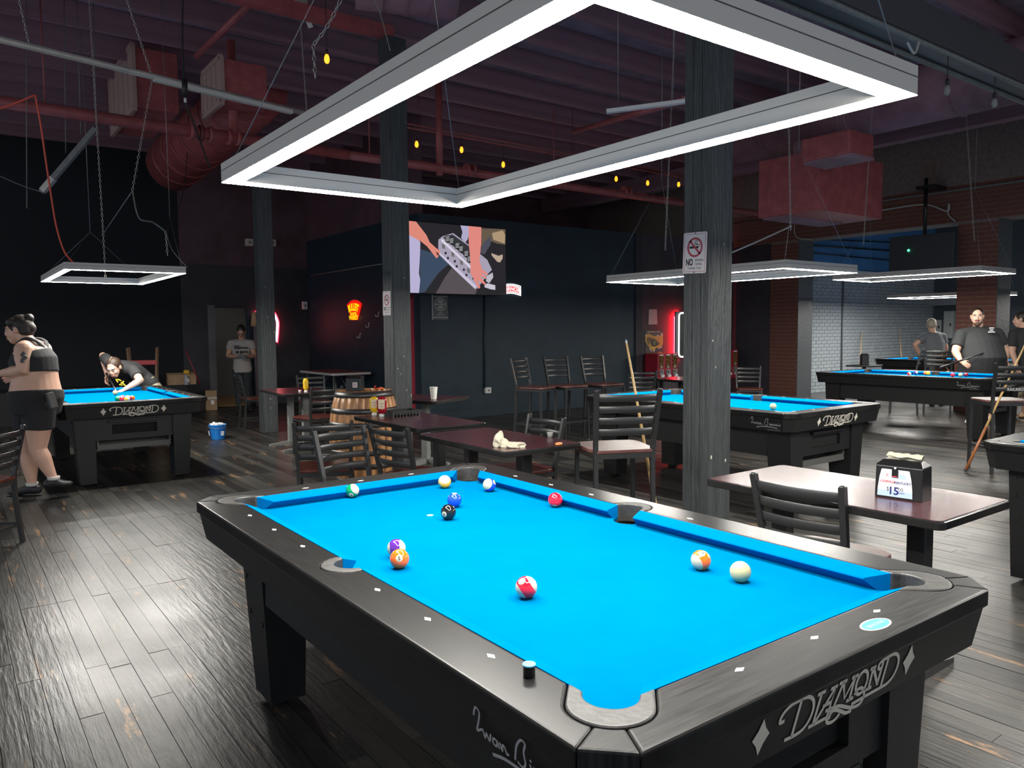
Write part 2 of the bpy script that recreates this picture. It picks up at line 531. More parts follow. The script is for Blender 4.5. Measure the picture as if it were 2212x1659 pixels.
def pier(name, y0, y1):
    core = struct(MB().span((XA, y0, 0), (XA + 0.5, y1, 3.2)), name, [MATS['mortar']])
    bricks_on(core, (XA, y1, 0), (0, -1, 0), (0, 0, 1), (-1, 0, 0), y1 - y0, 3.2, UB, 'brick')
    rv = MB().span((XA - 0.004, y0 - 0.012, 0), (XA + 0.5, y0, 3.2)); rv.build('painted_reveal', MATS['revealpaint'], core)
    return core
pier('wall_pier_1', 8.16, 8.80)
pier('wall_pier_2', 4.51, 5.13)
pier('wall_pier_3', 0.85, 1.45)
hd = struct(MB().span((XA, -6, 3.2), (XA + 0.5, YD + 0.1, ZC)), 'wall_arcade', [MATS['mortar']])
bricks_on(hd, (XA, YT, 3.2), (0, -1, 0), (0, 0, 1), (-1, 0, 0), YT - 2.2, 0.62, UB, 'brick', limit=290)
struct(MB().span((XA + 0.005, 8.80, 0), (XA + 0.4, YT, 3.2)).span((XA + 0.1, YT, 0), (XA + 0.4, YD, 3.2)), 'wall_corner', MATS['darkwall'])
struct(MB().span((XA + 0.0, -6, 0), (XA + 0.5, 0.85, 3.2)), 'wall_right', MATS['darkwall'])
# far room
YG = 8.72
gw = struct(MB().span((XA + 0.5, YG, 0), (20.2, YG + 0.2, 2.72)), 'wall_grey', MATS['greymortar'])
UG = MB().box((0, 0, 0), (1, 1, 1)).data('brick', MATS['greybrick'])
bricks_on(gw, (XA + 0.5, YG, 0), (1, 0, 0), (0, 0, 1), (0, -1, 0), 6.6, 2.72, UG, 'greybrick', limit=298, proud=0.005,
          pick=lambda c: (c - CAM).length + (3 if c.z > 2.1 or c.z < 0.6 else 0))
struct(MB().span((XA + 0.5, YG, 2.72), (20.2, YG + 0.2, 4.4)), 'wall_blue', MATS['bluewall'])
struct(MB().span((XA + 0.5, YG - 0.06, 2.66), (20.0, YG, 2.74)), 'trim_4', M('paleledge', (0.5, 0.55, 0.6), 0.5))
struct(MB().span((19.9, -6, 0), (20.1, YG, 4.4)), 'wall_far', M('fardark', (0.07, 0.085, 0.10), 0.6))
struct(MB().span((XA + 0.5, -6, 4.0), (20.2, YG + 0.2, 4.2)), 'ceiling_far', M('farceil', (0.08, 0.16, 0.26), 0.7))

# ---- ceiling: deck, joists along x, girders
ceil = struct(MB().span((-6, -6, ZC), (XA + 0.5, 17, ZC + 0.2)), 'ceiling', MATS['maroondeck'])
UJ = MB().span((0, -0.5, -0.5), (1, 0.5, 0.5)).data('joist', MATS['maroon'])
yy = -1.2
while yy < 14.2:
    put(UJ, 'joist', ceil, (-5, yy, ZC - 0.13), scale=(18.0, 0.07, 0.25))
    yy += 0.81
UG2 = MB().span((-0.5, 0, -0.5), (0.5, 1, 0.5)).data('girder', MATS['maroon'])
for gx in (-2.3, 11.4):
    put(UG2, 'girder', ceil, (gx, -5, ZC - 0.42), scale=(0.22, 19.3, 0.34))

# ---- timber posts on a 4 m grid
M('chipwhite', (0.6, 0.58, 0.5), 0.8)
def post(px_, y, top, label):
    t = empty('timber_post', (px_, y, 0), 0, label, 'post', 'black timber posts on one line')
    mb = MB(); mb.span((-0.1, -0.1, 0), (0.1, 0.1, top))
    mb.build('shaft', MATS['postwood'], t, bevel=0.008)
    # planks nailed on the face towards the camera
    for k, (a, b_) in enumerate(((-0.098, -0.035), (-0.032, 0.03), (0.033, 0.098))):
        q = MB().span((-0.112, a, 0.0), (-0.1, b_, top)); q.build('casing_board', MATS['postwood'], t, bevel=0.003)
    chip = MB(); rn = random.Random(int(y * 10))
    for k in range(6):
        z = rn.uniform(0.2, 2.2); xx = rn.uniform(-.09, .09)
        chip.box((xx, -0.1005, z), (0.004 + rn.random() * 0.006, 0.002, 0.006 + rn.random() * 0.02))
    chip.build('paint_chips', MATS['chipwhite'], t)['kind'] = 'stuff'
    return t
post(2.863, 2.133, 3.63, 'thick black timber post with a no smoking sign, beside the table with the napkin holder')
post(2.846, 6.115, 4.36, 'black timber post behind the wooden barrel, left of the television')
post(2.84, 10.09, 4.0, 'black timber post standing between the blue bucket and the neon wall')
# ------------------------------------------------------------------ pool tables
RAILX = M('rail_black', (0.010, 0.010, 0.010), 0.28, var=0.35, vscale=5, stretch=(50, 1.5, 2), spec=0.33)
RAILY = M('rail_black_end', (0.018, 0.018, 0.018), 0.36, var=0.5, vscale=4, stretch=(2, 40, 2), rvar=0.05, spec=0.17)
M('cabinet_black', (0.007, 0.007, 0.0075), 0.55, bump=0.05, bscale=80)
M('liner', (0.035, 0.034, 0.033), 0.45, bump=0.15, bscale=50, var=0.3, vscale=30)
M('pocket_dark', (0.02, 0.022, 0.024), 0.7)
M('felt', (0.0, 0.105, 0.25), 1.0, spec=0.0, var=0.04, vscale=7, bump=0.05, bscale=900)
M('felt_rail', (0.0, 0.108, 0.31), 1.0, spec=0.0, var=0.03, vscale=9, bump=0.05, bscale=900)
M('inlay', (0.85, 0.84, 0.8), 0.3)
M('logo_cream', (0.62, 0.58, 0.5), 0.45)
M('sig_grey', (0.36, 0.36, 0.37), 0.5)
M('bolt', (0.01, 0.01, 0.01), 0.4)
M('sticker_blue', (0.05, 0.36, 0.75), 0.35)
M('sticker_white', (0.8, 0.82, 0.84), 0.35)

def L_(pts, s=False, w=None):
    return (pts, s) if w is None else (pts, s, w)
def logo2d():
    S = []
    A = lambda p, s=True: S.append((p, s))
    A([(548, 196), (522, 196), (522, 172), (545, 146), (590, 126), (640, 120), (700, 118), (742, 132), (768, 160), (776, 198), (766, 238), (742, 270), (708, 290), (655, 299), (588, 300)])
    A([(662, 122), (637, 296)], False)
    A([(798, 132), (850, 128)], False); A([(824, 132), (800, 284)], False); A([(770, 289), (905, 281)], False)
    A([(812, 280), (940, 128), (918, 240)], False); A([(905, 130), (950, 126)], False); A([(862, 208), (924, 202)], False); A([(895, 241), (945, 239)], False)
    A([(975, 120), (1028, 117)], False); A([(1004, 120), (962, 226)], False); A([(1006, 120), (1042, 216), (1108, 114)], False); A([(1082, 115), (1128, 113)], False); A([(1106, 115), (1092, 233)], False); A([(1072, 236), (1120, 233)], False)
    el = [(1182 + 50 * math.cos(2 * PI * t / 14), 166 - 62 * math.sin(2 * PI * t / 14)) for t in range(15)]
    A(el)
    A([(1136, 214), (1158, 197), (1186, 196), (1212, 212), (1230, 240), (1228, 268), (1205, 288), (1160, 292), (1110, 282), (1050, 260), (1000, 244), (950, 244), (918, 258), (914, 290), (932, 314), (968, 320), (1000, 312), (1022, 296)])
    A([(936, 292), (940, 270), (965, 258), (1000, 266), (1040, 284), (1085, 304), (1130, 306)])
    A([(1128, 268), (1235, 258)], False)
    A([(1248, 110), (1290, 107)], False); A([(1268, 110), (1262, 218)], False); A([(1272, 110), (1342, 212)], False); A([(1243, 221), (1284, 218)], False)
    A([(1360, 92), (1344, 216)], False)
    A([(1338, 130), (1322, 122), (1322, 102), (1345, 88), (1400, 79), (1455, 74), (1500, 90), (1524, 128), (1522, 170), (1498, 212), (1455, 236), (1420, 243), (1330, 250), (1238, 257)])
    A([(1406, 82), (1388, 240)], False)
    S2 = [([(p[0] - 1016, -(p[1] + 0.0617 * (p[0] - 393) - 227)) for p in s[0]], s[1]) for s in S]
    vf = [ribbons(S2, 19)]
    for cx in (-623, 624):
        n = []
        for k in range(4):
            a, b = [(0, 88), (60, 0), (0, -88), (-60, 0)][k], [(60, 0), (0, -88), (-60, 0), (0, 88)][k]
            for t in (0, 0.5):
                q = (a[0] + (b[0] - a[0]) * t, a[1] + (b[1] - a[1]) * t)
                if t: q = (q[0] * 0.86, q[1] * 0.86)
                n.append((cx + q[0], q[1]))
        vf.append((n, [tuple(range(8))]))
    return vf
LOGO = logo2d()
def sig2d():
    S = [([(3, 22), (7, 29), (11, 27), (8, 19), (4, 11), (8, 13), (12, 15)], True), ([(12, 15), (13, 9.5), (16, 14), (18, 9.5), (21, 15.5)], True),
         ([(27, 14), (23.5, 14), (22.5, 10), (26, 9.5), (28, 14), (29, 9.5)], True), ([(31, 14), (32, 9), (34, 14), (36, 13), (37, 9), (39, 10)], True),
         ([(46, 10), (50, 21), (56, 28), (60, 27), (57, 20), (57, 12), (53, 8), (49, 9.5)], True), ([(62, 14), (63, 9), (65, 12)], True), ([(63, 17), (63.5, 17.6)], False),
         ([(66, 14), (66.5, 9), (69, 14), (70, 9), (72.5, 14), (74, 9)], True), ([(78, 14), (75.5, 11.5), (77.5, 9), (80, 11.5), (78, 14)], True),
         ([(82, 14), (82.5, 9), (85, 14), (86.5, 9)], True), ([(88.5, 14), (89.2, 9), (91, 11)], True), ([(89.5, 17), (90, 17.6)], False), ([(97, 14.5), (93.5, 13), (96, 10.5), (92.5, 8.5)], True),
         ([(20, 0.5), (35, 4), (60, 4.5), (84, 3)], True, 2.6)]
    vf = [ribbons(S, 1.7)]
    vf.append(xf(text2d('SIMONIS CLOTH', 3.0, 1.25), 74, -3.5)); vf.append(xf(text2d('SINCE 1680', 1.7), 87, 1.0))
    return vf
SIG = sig2d()

TW, TL_ = 0.495, 0.99
ZB, ZR = 0.752, 0.800
TABLE_DATA = {}
def table_meshes():
    D = {}
    q2 = math.sqrt(0.5)
    def corner(sx, sy):
        def f(t, e):
            return (sx * (TW + (t + e) * q2), sy * (TL_ + (t - e) * q2))
        return f
    def arc(t0, r, a0, a1, n=14):
        return [(t0 + r * math.sin(a0 + (a1 - a0) * i / n), r * math.cos(a0 + (a1 - a0) * i / n)) for i in range(n + 1)]
    # bed with pocket cut-outs
    poly = []
    def bedcorner(sx, sy, rev):
        p = []
        c = 0.0318; r = 0.061
        a0 = math.atan2(-0.0595, 0.0132); a1 = math.atan2(0.0132, -0.0595)
        a1 -= 2 * PI if a1 > a0 else 0
        for i in range(13):
            a = a0 + (a1 - a0) * i / 12
            p.append((sx * (TW + c + r * math.cos(a)), sy * (TL_ + c + r * math.sin(a))))
        return p[::-1] if rev else p
    def bedside(sx, rev):
        p = []
        for i in range(11):
            a = R(95 + 170 * i / 10)
            p.append((sx * (TW + 0.05 + 0.058 * math.cos(a)), 0.058 * math.sin(a)))
        return p[::-1] if rev else p
    poly += bedside(1, True) + bedcorner(1, 1, False) + bedcorner(-1, 1, True) + bedside(-1, False) + bedcorner(-1, -1, False) + bedcorner(1, -1, True)
    D['bed'] = MB().prism(poly, (0, 0, ZB - 0.03), (1, 0, 0), (0, 1, 0), (0, 0, 1), 0.03)
    # cushions
    prof = [(0.046, 0.7995), (0.008, 0.786), (0.002, 0.7835), (0.0, 0.780), (0.003, 0.776), (0.024, ZB), (0.046, ZB)]
    def cushion(axis, s, n0, n1, b0, b1):
        mb = MB(); rows = []
        for end in (0, 1):
            r_ = []
            for o, z in prof:
                t = o / 0.046
                y = (n0 + (b0 - n0) * t) if end == 0 else (n1 + (b1 - n1) * t)
                p = (s * (TW + o), y, z) if axis == 'x' else (y, s * (TL_ + o), z)
                r_.append(p)
            rows.append(mb.pts(r_))
        k = len(prof)
        for i in range(k): mb.face((rows[0] + i, rows[0] + (i + 1) % k, rows[1] + (i + 1) % k, rows[1] + i))
        mb.face([rows[0] + i for i in range(k)]); mb.face([rows[1] + i for i in range(k)][::-1])
        return mb
    cs = []
    for s in (-1, 1):
        cs.append(cushion('x', s, 0.066, TL_ - 0.081, 0.056, TL_ - 0.030))
        cs.append(cushion('x', s, -(TL_ - 0.081), -0.066, -(TL_ - 0.030), -0.056))
        cs.append(cushion('y', s, -(TW - 0.081), TW - 0.081, -(TW - 0.030), TW - 0.030))
    D['cushion'] = cs
    # rails
    rails = []
    a70 = R(70)
    for sx in (-1, 1):
        p = []
        for sy in (-1, 1):
            f = corner(sx, sy)
            seg = [f(-0.0154, 0.0795)] + [f(*q) for q in arc(0.057, 0.0795, 0, a70, 8)] + [(sx * (TW + 0.18), sy * (TL_ + 0.108))]
            if sy == -1: p += seg[::-1]
            else:
                p += [(sx * (TW + 0.046), -0.0765), (sx * (TW + 0.055), -0.0765)]
                p += [(sx * (TW + 0.055 + 0.0765 * math.cos(R(-90 + 18 * i))), 0.0765 * math.sin(R(-90 + 18 * i))) for i in range(1, 10)]
                p += [(sx * (TW + 0.055), 0.0765), (sx * (TW + 0.046), 0.0765)] + seg
        rails.append((p, 0))
    for sy in (-1, 1):
        p = []
        for sx in (-1, 1):
            f = corner(sx, sy)
            seg = [f(-0.0154, -0.0795)] + [f(t, -e) for t, e in arc(0.057, 0.0795, 0, a70, 8)] + [(sx * (TW + 0.108), sy * (TL_ + 0.18))]
            p += seg[::-1] if sx == -1 else seg
        rails.append((p, 1))
    D['rail'] = [(MB().prism(p, (0, 0, 0.757), (1, 0, 0), (0, 1, 0), (0, 0, 1), ZR - 0.757), e) for p, e in rails]
    caps = []
    for sx in (-1, 1):
        for sy in (-1, 1):
            f = corner(sx, sy)
            p = [f(*q) for q in arc(0.0575, 0.0795, R(71.5), R(108.5), 8)] + [(sx * (TW + 0.1095), sy * (TL_ + 0.1785)), (sx * (TW + 0.1785), sy * (TL_ + 0.1095))]
            caps.append(MB().prism(p, (0, 0, 0.757), (1, 0, 0), (0, 1, 0), (0, 0, 1), ZR - 0.757))
    D['cap'] = caps
    # pocket liners and cups
    ln = []; cup = []
    for sx in (-1, 1):
        for sy in (-1, 1):
            f = corner(sx, sy)
            o = [(-0.0145, 0.0775)] + arc(0.057, 0.0775, 0, PI, 18) + [(-0.0145, -0.0775), (0.0136, -0.050)]
            inn = arc(0.022, 0.050, PI, 0, 14)
            p = [f(*q) for q in o + inn + [(0.0136, 0.050)]]
            ln.append(MB().prism(p, (0, 0, 0.735), (1, 0, 0), (0, 1, 0), (0, 0, 1), 0.067))
            c = f(0.045, 0)
            cup.append(MB().lathe((c[0], c[1], 0.66), [(0.03, 0), (0.058, 0.012), (0.060, 0.085)], 20, caps=False).lathe((c[0], c[1], 0.66), [(0.001, 0), (0.03, 0)], 20, caps=False))
        o = [(0.046, -0.0745), (0.055, -0.0745)] + [(0.055 + 0.0745 * math.cos(R(-90 + 12 * i)), 0.0745 * math.sin(R(-90 + 12 * i))) for i in range(1, 15)] + [(0.055, 0.0745), (0.046, 0.0745), (0.046, 0.054)]
        o += [(0.038 + 0.054 * math.cos(R(90 - 15 * i)), 0.054 * math.sin(R(90 - 15 * i))) for i in range(1, 12)] + [(0.046, -0.054)]
        ln.append(MB().prism([(sx * (TW + a), b) for a, b in o], (0, 0, 0.735), (1, 0, 0), (0, 1, 0), (0, 0, 1), 0.067))
        cup.append(MB().lathe((sx * (TW + 0.05), 0, 0.66), [(0.03, 0), (0.056, 0.012), (0.058, 0.085)], 20, caps=False).lathe((sx * (TW + 0.05), 0, 0.66), [(0.001, 0), (0.03, 0)], 20, caps=False))
    D['liner'] = ln; D['cup'] = cup
    # apron: leaning panels with chamfered corners
    ap = []
    def octa(o, ch):
        X, Y = TW + o, TL_ + o
        return [(X, -(Y - ch)), (X, Y - ch), (X - ch, Y), (-(X - ch), Y), (-X, Y - ch), (-X, -(Y - ch)), (-(X - ch), -Y), (X - ch, -Y)]
    a = octa(0.171, 0.069); b = octa(0.152, 0.062); a2 = octa(0.13, 0.055); b2 = octa(0.02, 0.02)
    for i in range(8):
        j = (i + 1) % 8
        mb = MB(); n = mb.pts([(*a[i], 0.757), (*a[j], 0.757), (*b[j], 0.655), (*b[i], 0.655), (*a2[i], 0.757), (*a2[j], 0.757), (*b2[j], 0.655), (*b2[i], 0.655)])
        for q in ((0, 3, 2, 1), (4, 5, 6, 7), (0, 1, 5, 4), (3, 7, 6, 2), (0, 4, 7, 3), (1, 2, 6, 5)): mb.face([n + t for t in q])
        ap.append(mb)
    D['apron'] = ap
    # legs, panels
    lg = []
    for sx in (-1, 1):
        for sy in (-1, 1):
            mb = MB()
            T = [(0.03, 0.075), (-0.15, 0.075), (-0.15, -0.155), (0.03, -0.155)]
            B = [(-0.01, 0.062), (-0.146, 0.062), (-0.146, -0.113), (-0.01, -0.113)]
            n = mb.pts([(sx * (TW + p[0]), sy * (TL_ + p[1]), 0.655) for p in T] + [(sx * (TW + p[0]), sy * (TL_ + p[1]), 0.025) for p in B])
            for q in ((0, 1, 2, 3), (7, 6, 5, 4), (0, 4, 5, 1), (1, 5, 6, 2), (2, 6, 7, 3), (3, 7, 4, 0)): mb.face([n + t for t in q])
            mb.cyl((sx * (TW - 0.078), sy * (TL_ - 0.025), 0), (sx * (TW - 0.078), sy * (TL_ - 0.025), 0.025), 0.045, n=16)
            bos = []
            for (zz, yy_) in ((0.60, 0.04), (0.60, -0.12), (0.50, 0.04), (0.36, 0.03), (0.34, -0.10)):
                xo = 0.03 - 0.04 * (0.655 - zz) / 0.63
                bos.append(MB().cyl((sx * (TW + xo - 0.002), sy * (TL_ + yy_), zz), (sx * (TW + xo + 0.005), sy * (TL_ + yy_), zz), 0.010, n=10))
            lg.append((mb, bos))
    D['leg'] = lg
    sp = []
    for sx in (-1, 1):
        sp.append(MB().span((sx * (TW - 0.01), -(TL_ - 0.15), 0.43), (sx * (TW + 0.012), TL_ - 0.15, 0.656)))
    D['side_panel'] = sp
    ep = []
    for sy in (-1, 1):
        mb = MB(); X = TW - 0.145; Y0, Y1 = sy * (TL_ + 0.03), sy * (TL_ + 0.055)
        # a frame round the ball-return slot
        mb.span((-X, Y0, 0.575), (X, Y1, 0.656)).span((-X, Y0, 0.43), (X, Y1, 0.485))
        mb.span((-X, Y0, 0.485), (-0.20, Y1, 0.575)).span((0.20, Y0, 0.485), (X, Y1, 0.575))
        ep.append(mb)
    D['end_panel'] = ep
    tr = MB().span((-0.33, -(TL_ + 0.02), 0.335), (0.33, -(TL_ - 0.16), 0.35)).span((-0.33, -(TL_ + 0.02), 0.35), (0.33, -(TL_ + 0.005), 0.385)).span((-0.33, -(TL_ - 0.14), 0.35), (0.33, -(TL_ - 0.16), 0.43)).span((-0.33, -(TL_ + .02), 0.35), (-0.315, -(TL_ - 0.16), 0.43)).span((0.315, -(TL_ + .02), 0.35), (0.33, -(TL_ - 0.16), 0.43))
    D['tray'] = tr
    D['slot'] = MB().span((-0.21, -(TL_ - 0.02), 0.47), (0.21, -(TL_ + 0.028), 0.59))
    D['ledge'] = MB().span((-0.23, -(TL_ + 0.055), 0.598), (0.23, -(TL_ + 0.085), 0.618))
    # sights
    D['sight'] = MB().prism([(0.0145, 0), (0, 0.0075), (-0.0145, 0), (0, -0.0075)], (0, 0, 0), (1, 0, 0), (0, 1, 0), (0, 0, 1), 0.0006)
    return D
TD = table_meshes()
TBL = {}
def first_table(name, loc, label):
    t = empty(name, loc, 0, label, 'pool table', 'blue pool tables')
    t_ = t
    TD['bed'].build('bed_cloth', MATS['felt'], t)
    for c in TD['cushion']: c.build('cushion', MATS['felt_rail'], t, fix=True)
    rl = []
    for r_, e in TD['rail']: rl.append(r_.build('top_rail', RAILY if e else RAILX, t, bevel=0.007, seg=3))
    for c in TD['cap']: c.build('corner_cap', RAILY, t, bevel=0.005)
    for c in TD['liner']: c.build('pocket_liner', MATS['liner'], t, bevel=0.006, seg=3)
    for c in TD['cup']: c.build('pocket_cup', MATS['pocket_dark'], t)
    for c in TD['apron']: c.build('apron_panel', MATS['cabinet_black'], t)
    for mb, bo in TD['leg']:
        l = mb.build('leg', MATS['cabinet_black'], t)
        for q_ in bo: q_.build('bolt_head', MATS['bolt'], l)
    for c in TD['side_panel']: c.build('side_panel', MATS['cabinet_black'], t)
    for c in TD['end_panel']: c.build('end_panel', MATS['cabinet_black'], t)
    TD['tray'].build('return_tray', M('traygrey', (0.09, 0.09, 0.085), 0.4), t)
    TD['slot'].build('ball_slot', M('slotblack', (0.003, 0.003, 0.003), 0.9), t)
    TD['ledge'].build('ledge', MATS['cabinet_black'], t)
    sd = TD['sight'].data('sight', MATS['inlay'])
    o = 0.089
    for k in range(1, 8):
        if k != 4:
            for s in (-1, 1): put(sd, 'sight', rl[0] if s < 0 else rl[1], (s * (TW + o), -TL_ + k * TL_ / 4, ZR), rot=(0, 0, PI / 2))
    for k in range(1, 4):
        for s in (-1, 1): put(sd, 'sight', rl[2] if s < 0 else rl[3], (-TW + k * TW / 2, s * (TL_ + o), ZR))
    # lettering
    lm = MB(); k = 0.53 / 1247
    for vf in LOGO: lm.mesh(vf, (-0.02, -(TL_ + 0.1645), 0.713), (k, 0, 0), (0, -0.18 * k, 0.985 * k), (0, -1, 0))
    lo = lm.build('maker_lettering', MATS['logo_cream'], t); lo['label'] = 'cream lettering between two diamonds'
    k = 0.28 / 100
    for s in (-1, 1):
        sm = MB()
        for vf in SIG: sm.mesh(vf, (s * (TW + 0.1645), s * 0.80, 0.674), (0, s * k, 0), (-s * -0.18 * k, 0, 0.985 * k), (s, 0, 0))
        sm.build('signature_lettering', MATS['sig_grey'], t)
    st = MB(); st.m = 0
    st.prism(disc2d(0, 0, 0.050, 0.023, 40)[0], (0.17, -(TL_ + 0.128), ZR - 0.0002), (1, 0, 0), (0, 1, 0), (0, 0, 1), 0.0006)
    st.m = 1
    st.prism(disc2d(0, 0, 0.045, 0.0195, 40)[0], (0.17, -(TL_ + 0.128), ZR + 0.0003), (1, 0, 0), (0, 1, 0), (0, 0, 1), 0.0005)
    st.m = 2
    st.mesh(text2d('SIMONIS', 0.010, 1.2), (0.17, -(TL_ + 0.128), ZR + 0.0010), (1, 0, 0), (0, 1, 0), (0, 0, 1))
    st.build('oval_sticker', [MATS['sticker_white'], MATS['sticker_blue'], M('sticker_text', (0.35, 0.42, 0.45), 0.4)], rl[2])
    return t
MAIN = first_table('pool_table', (0.495, 0.99, 0), 'large blue pool table in the foreground with scattered numbered balls')
def more_table(x, y, label):
    c = copy_tree(MAIN); c.location = (x, y, 0); c['label'] = label
    return c
TBL_L = more_table(0.54, 8.26, 'blue pool table at far left where a player leans in to shoot')
TBL_2 = more_table(4.80, 3.55, 'blue pool table behind the thick post with one cream ball near its corner')
TBL_3 = more_table(9.93, 4.27, 'blue pool table in front of the brick pier with the bearded man')
TBL_4 = more_table(15.05, 6.15, 'blue pool table in the far room beyond the brick arch')
TBL_R = more_table(4.37, -0.25, 'blue pool table cut off by the right edge of the picture')

# ------------------------------------------------------------------ balls
BR = 0.0286
M('ball_white', (0.46, 0.43, 0.32), 0.08, coat=0.4)
M('cue_white', (0.44, 0.41, 0.22), 0.1, coat=0.4)
M('ball_ink', (0.01, 0.01, 0.01), 0.2)
BCOL = {1: (0.85, 0.42, 0.02), 2: (0.01, 0.06, 0.55), 3: (0.78, 0.01, 0.03), 4: (0.09, 0.02, 0.25), 5: (0.90, 0.13, 0.01), 6: (0.0, 0.20, 0.07), 7: (0.28, 0.01, 0.03), 8: (0.008, 0.008, 0.009)}
BN = {1: 'yellow', 2: 'blue', 3: 'red', 4: 'purple', 5: 'orange', 6: 'green', 7: 'maroon', 8: 'black'}
def ball_mat(k):
    return M('ball_' + BN[k], BCOL[k], 0.08, coat=0.4)
def sphere_band(axis, r, cap):
    ax, ay, az = frame_from(axis)
    mb = MB(); mb.smooth = True
    ths = [i * 18 for i in range(11)]
    c = math.degrees(math.acos(0.52)) if cap else None
    if cap: ths = sorted(set([0, 15, 30, 45, c, 70, 80, 90, 100, 110, 180 - c, 135, 150, 165, 180]))
    n = 28; rows = []
    for th in ths:
        rows.append(mb.pts([(az * (r * math.cos(R(th))) + ax * (r * math.sin(R(th)) * math.cos(2 * PI * j / n)) + ay * (r * math.sin(R(th)) * math.sin(2 * PI * j / n))) for j in range(n)]))
    for i, (a, b) in enumerate(zip(rows, rows[1:])):
        mid = (ths[i] + ths[i + 1]) / 2
        mb.m = 1 if cap and (mid < c or mid > 180 - c) else 0
        for j in range(n): mb.face((a + j, b + j, b + (j + 1) % n, a + (j + 1) % n))
    return mb
def pool_ball(num, pos, sp=None, axis=None, group=None, label=None, upv=None, name='pool_ball'):
    """num 0 = cue ball; sp / axis in the picture's right, up, towards-camera directions"""
    pos = Vector(pos)
    c = (CAM - pos).normalized(); r = Vector((0, 0, 1)).cross(c).normalized(); u = c.cross(r)
    W = lambda v: (r * v[0] + u * v[1] + c * v[2]).normalized()
    base = num - 8 if num > 8 else num
    if num == 0:
        mb = MB().ball((0, 0, 0), BR, 28, 18); o = mb.build(name, MATS['cue_white'], None, loc=pos)
    else:
        a = W(axis) if axis else Vector((0, 0, 1))
        s_ = W(sp) if sp else None
        if s_ is not None and axis: a = (a - s_ * a.dot(s_)).normalized()
        mb = sphere_band(a, BR, num > 8)
        o = mb.build(name, [ball_mat(base), MATS['ball_white']], None, loc=pos, fix=True)
        if s_ is not None:
            for sg in (1, -1):
                d = s_ * sg
                ey = (W(upv) if upv else u); ey = (ey - d * ey.dot(d))
                if ey.length < 0.1: ey = (c - d * c.dot(d))
                ey.normalize(); ex = ey.cross(d)
                cap_ = MB(); cap_.smooth = True
                rings = []
                for rr in (0.0, 0.35, 0.7, 1.0):
                    ang = rr * 0.36
                    rings.append(cap_.pts([(d * math.cos(ang) + (ex * math.cos(2 * PI * j / 20) + ey * math.sin(2 * PI * j / 20)) * math.sin(ang)) * BR * 1.004 for j in range(20)]))
                for p, q in zip(rings, rings[1:]):
                    for j in range(20): cap_.face((p + j, q + j, q + (j + 1) % 20, p + (j + 1) % 20))
                spot = cap_.build('number_spot', MATS['ball_white'], o)
                tv, tf = text2d(str(num), 0.0098, 0.9, 0.02)
                vv = [((ex * p[0] + ey * p[1] + d * BR).normalized() * BR * 1.013) for p in tv]
                tm = MB(); n0 = tm.pts(vv)
                for f in tf: tm.face([n0 + i for i in f])
                tm.build('numeral', MATS['ball_ink'], spot)
    return tag(o, label, 'pool ball', group)
GB = 'balls on the near pool table'
zc = ZB + BR
def on_bed(u, v): return GZ(u, v, zc)
pool_ball(5, on_bed(863, 1207), (-0.03, 0.05, 1), None, GB, 'orange ball numbered five, in front of the purple striped ball')
pool_ball(12, on_bed(865.5, 1194) + Vector((0.012, 0.05, 0)), (0, 0.9, -0.6), (1, 0.05, 0.25), GB, 'white ball with purple stripe half hidden behind the orange five')
pool_ball(11, on_bed(1137, 1268.5), (-0.42, 0.55, 0.72), (0.72, 0.52, 0.1), GB, 'red striped ball numbered eleven alone in the middle of the cloth', upv=(0.35, 1, 0))
pool_ball(13, on_bed(1514, 1210), (0.08, 0.68, 0.72), (-0.72, -0.45, 0.5), GB, 'orange striped ball numbered thirteen beside the cue ball')
pool_ball(0, on_bed(1599.5, 1235), None, None, GB, 'plain cream cue ball beside the orange striped ball', name='cue_ball')
pool_ball(14, on_bed(761, 1060), (-0.18, -0.62, 0.75), (0.68, 0.5, 0.42), GB, 'green striped ball numbered fourteen against the far end cushion')
pool_ball(8, on_bed(968.5, 1106), (-0.55, -0.28, 0.78), None, GB, 'black eight ball in front of the plain blue ball')
pool_ball(2, on_bed(981.5, 1080), (0.05, 0.93, 0.3), None, GB, 'plain blue ball just behind the black eight ball')
pool_ball(3, on_bed(1199.5, 1079.5), (-0.1, -0.86, 0.42), None, GB, 'plain red ball near the right hand cushion')
pool_ball(9, on_bed(960.5, 1040.5), (0.75, 0.5, -0.4), (-0.42, 0.22, 0.86), GB, 'white ball with yellow stripe left of the far pocket')
pool_ball(10, on_bed(1057, 1047.5), (0.82, 0.4, 0.42), (-0.78, 0.12, 0.6), GB, 'white ball with blue stripe right of the far pocket')
M('spotgrey', (0.25, 0.42, 0.5), 0.9)
sp_ = GZ(929, 1113, ZB)
MB().prism(disc2d(0, 0, 0.013, 0.013, 24)[0], (sp_.x - 0.495, sp_.y - 0.99, ZB), (1, 0, 0), (0, 1, 0), (0, 0, 1), 0.0004).build('foot_spot', MATS['spotgrey'], MAIN)

# chalk on the near rail
ch = GZ(1143, 1461, ZR)
t = empty('cue_chalk', ch, 0, 'round black cue chalk with light blue top on the near rail', 'chalk')
MB().lathe((0, 0, 0), [(0.0105, 0), (0.0115, 0.002), (0.0115, 0.020), (0.0125, 0.0215)], 24).build('holder', M('chalkblack', (0.008, 0.008, 0.009), 0.4), t)
MB().lathe((0, 0, 0.0215), [(0.0125, 0), (0.0125, 0.003), (0.008, 0.002), (0.0005, 0.0015)], 24).build('chalk', M('chalkblue', (0.12, 0.45, 0.68), 0.9), t)

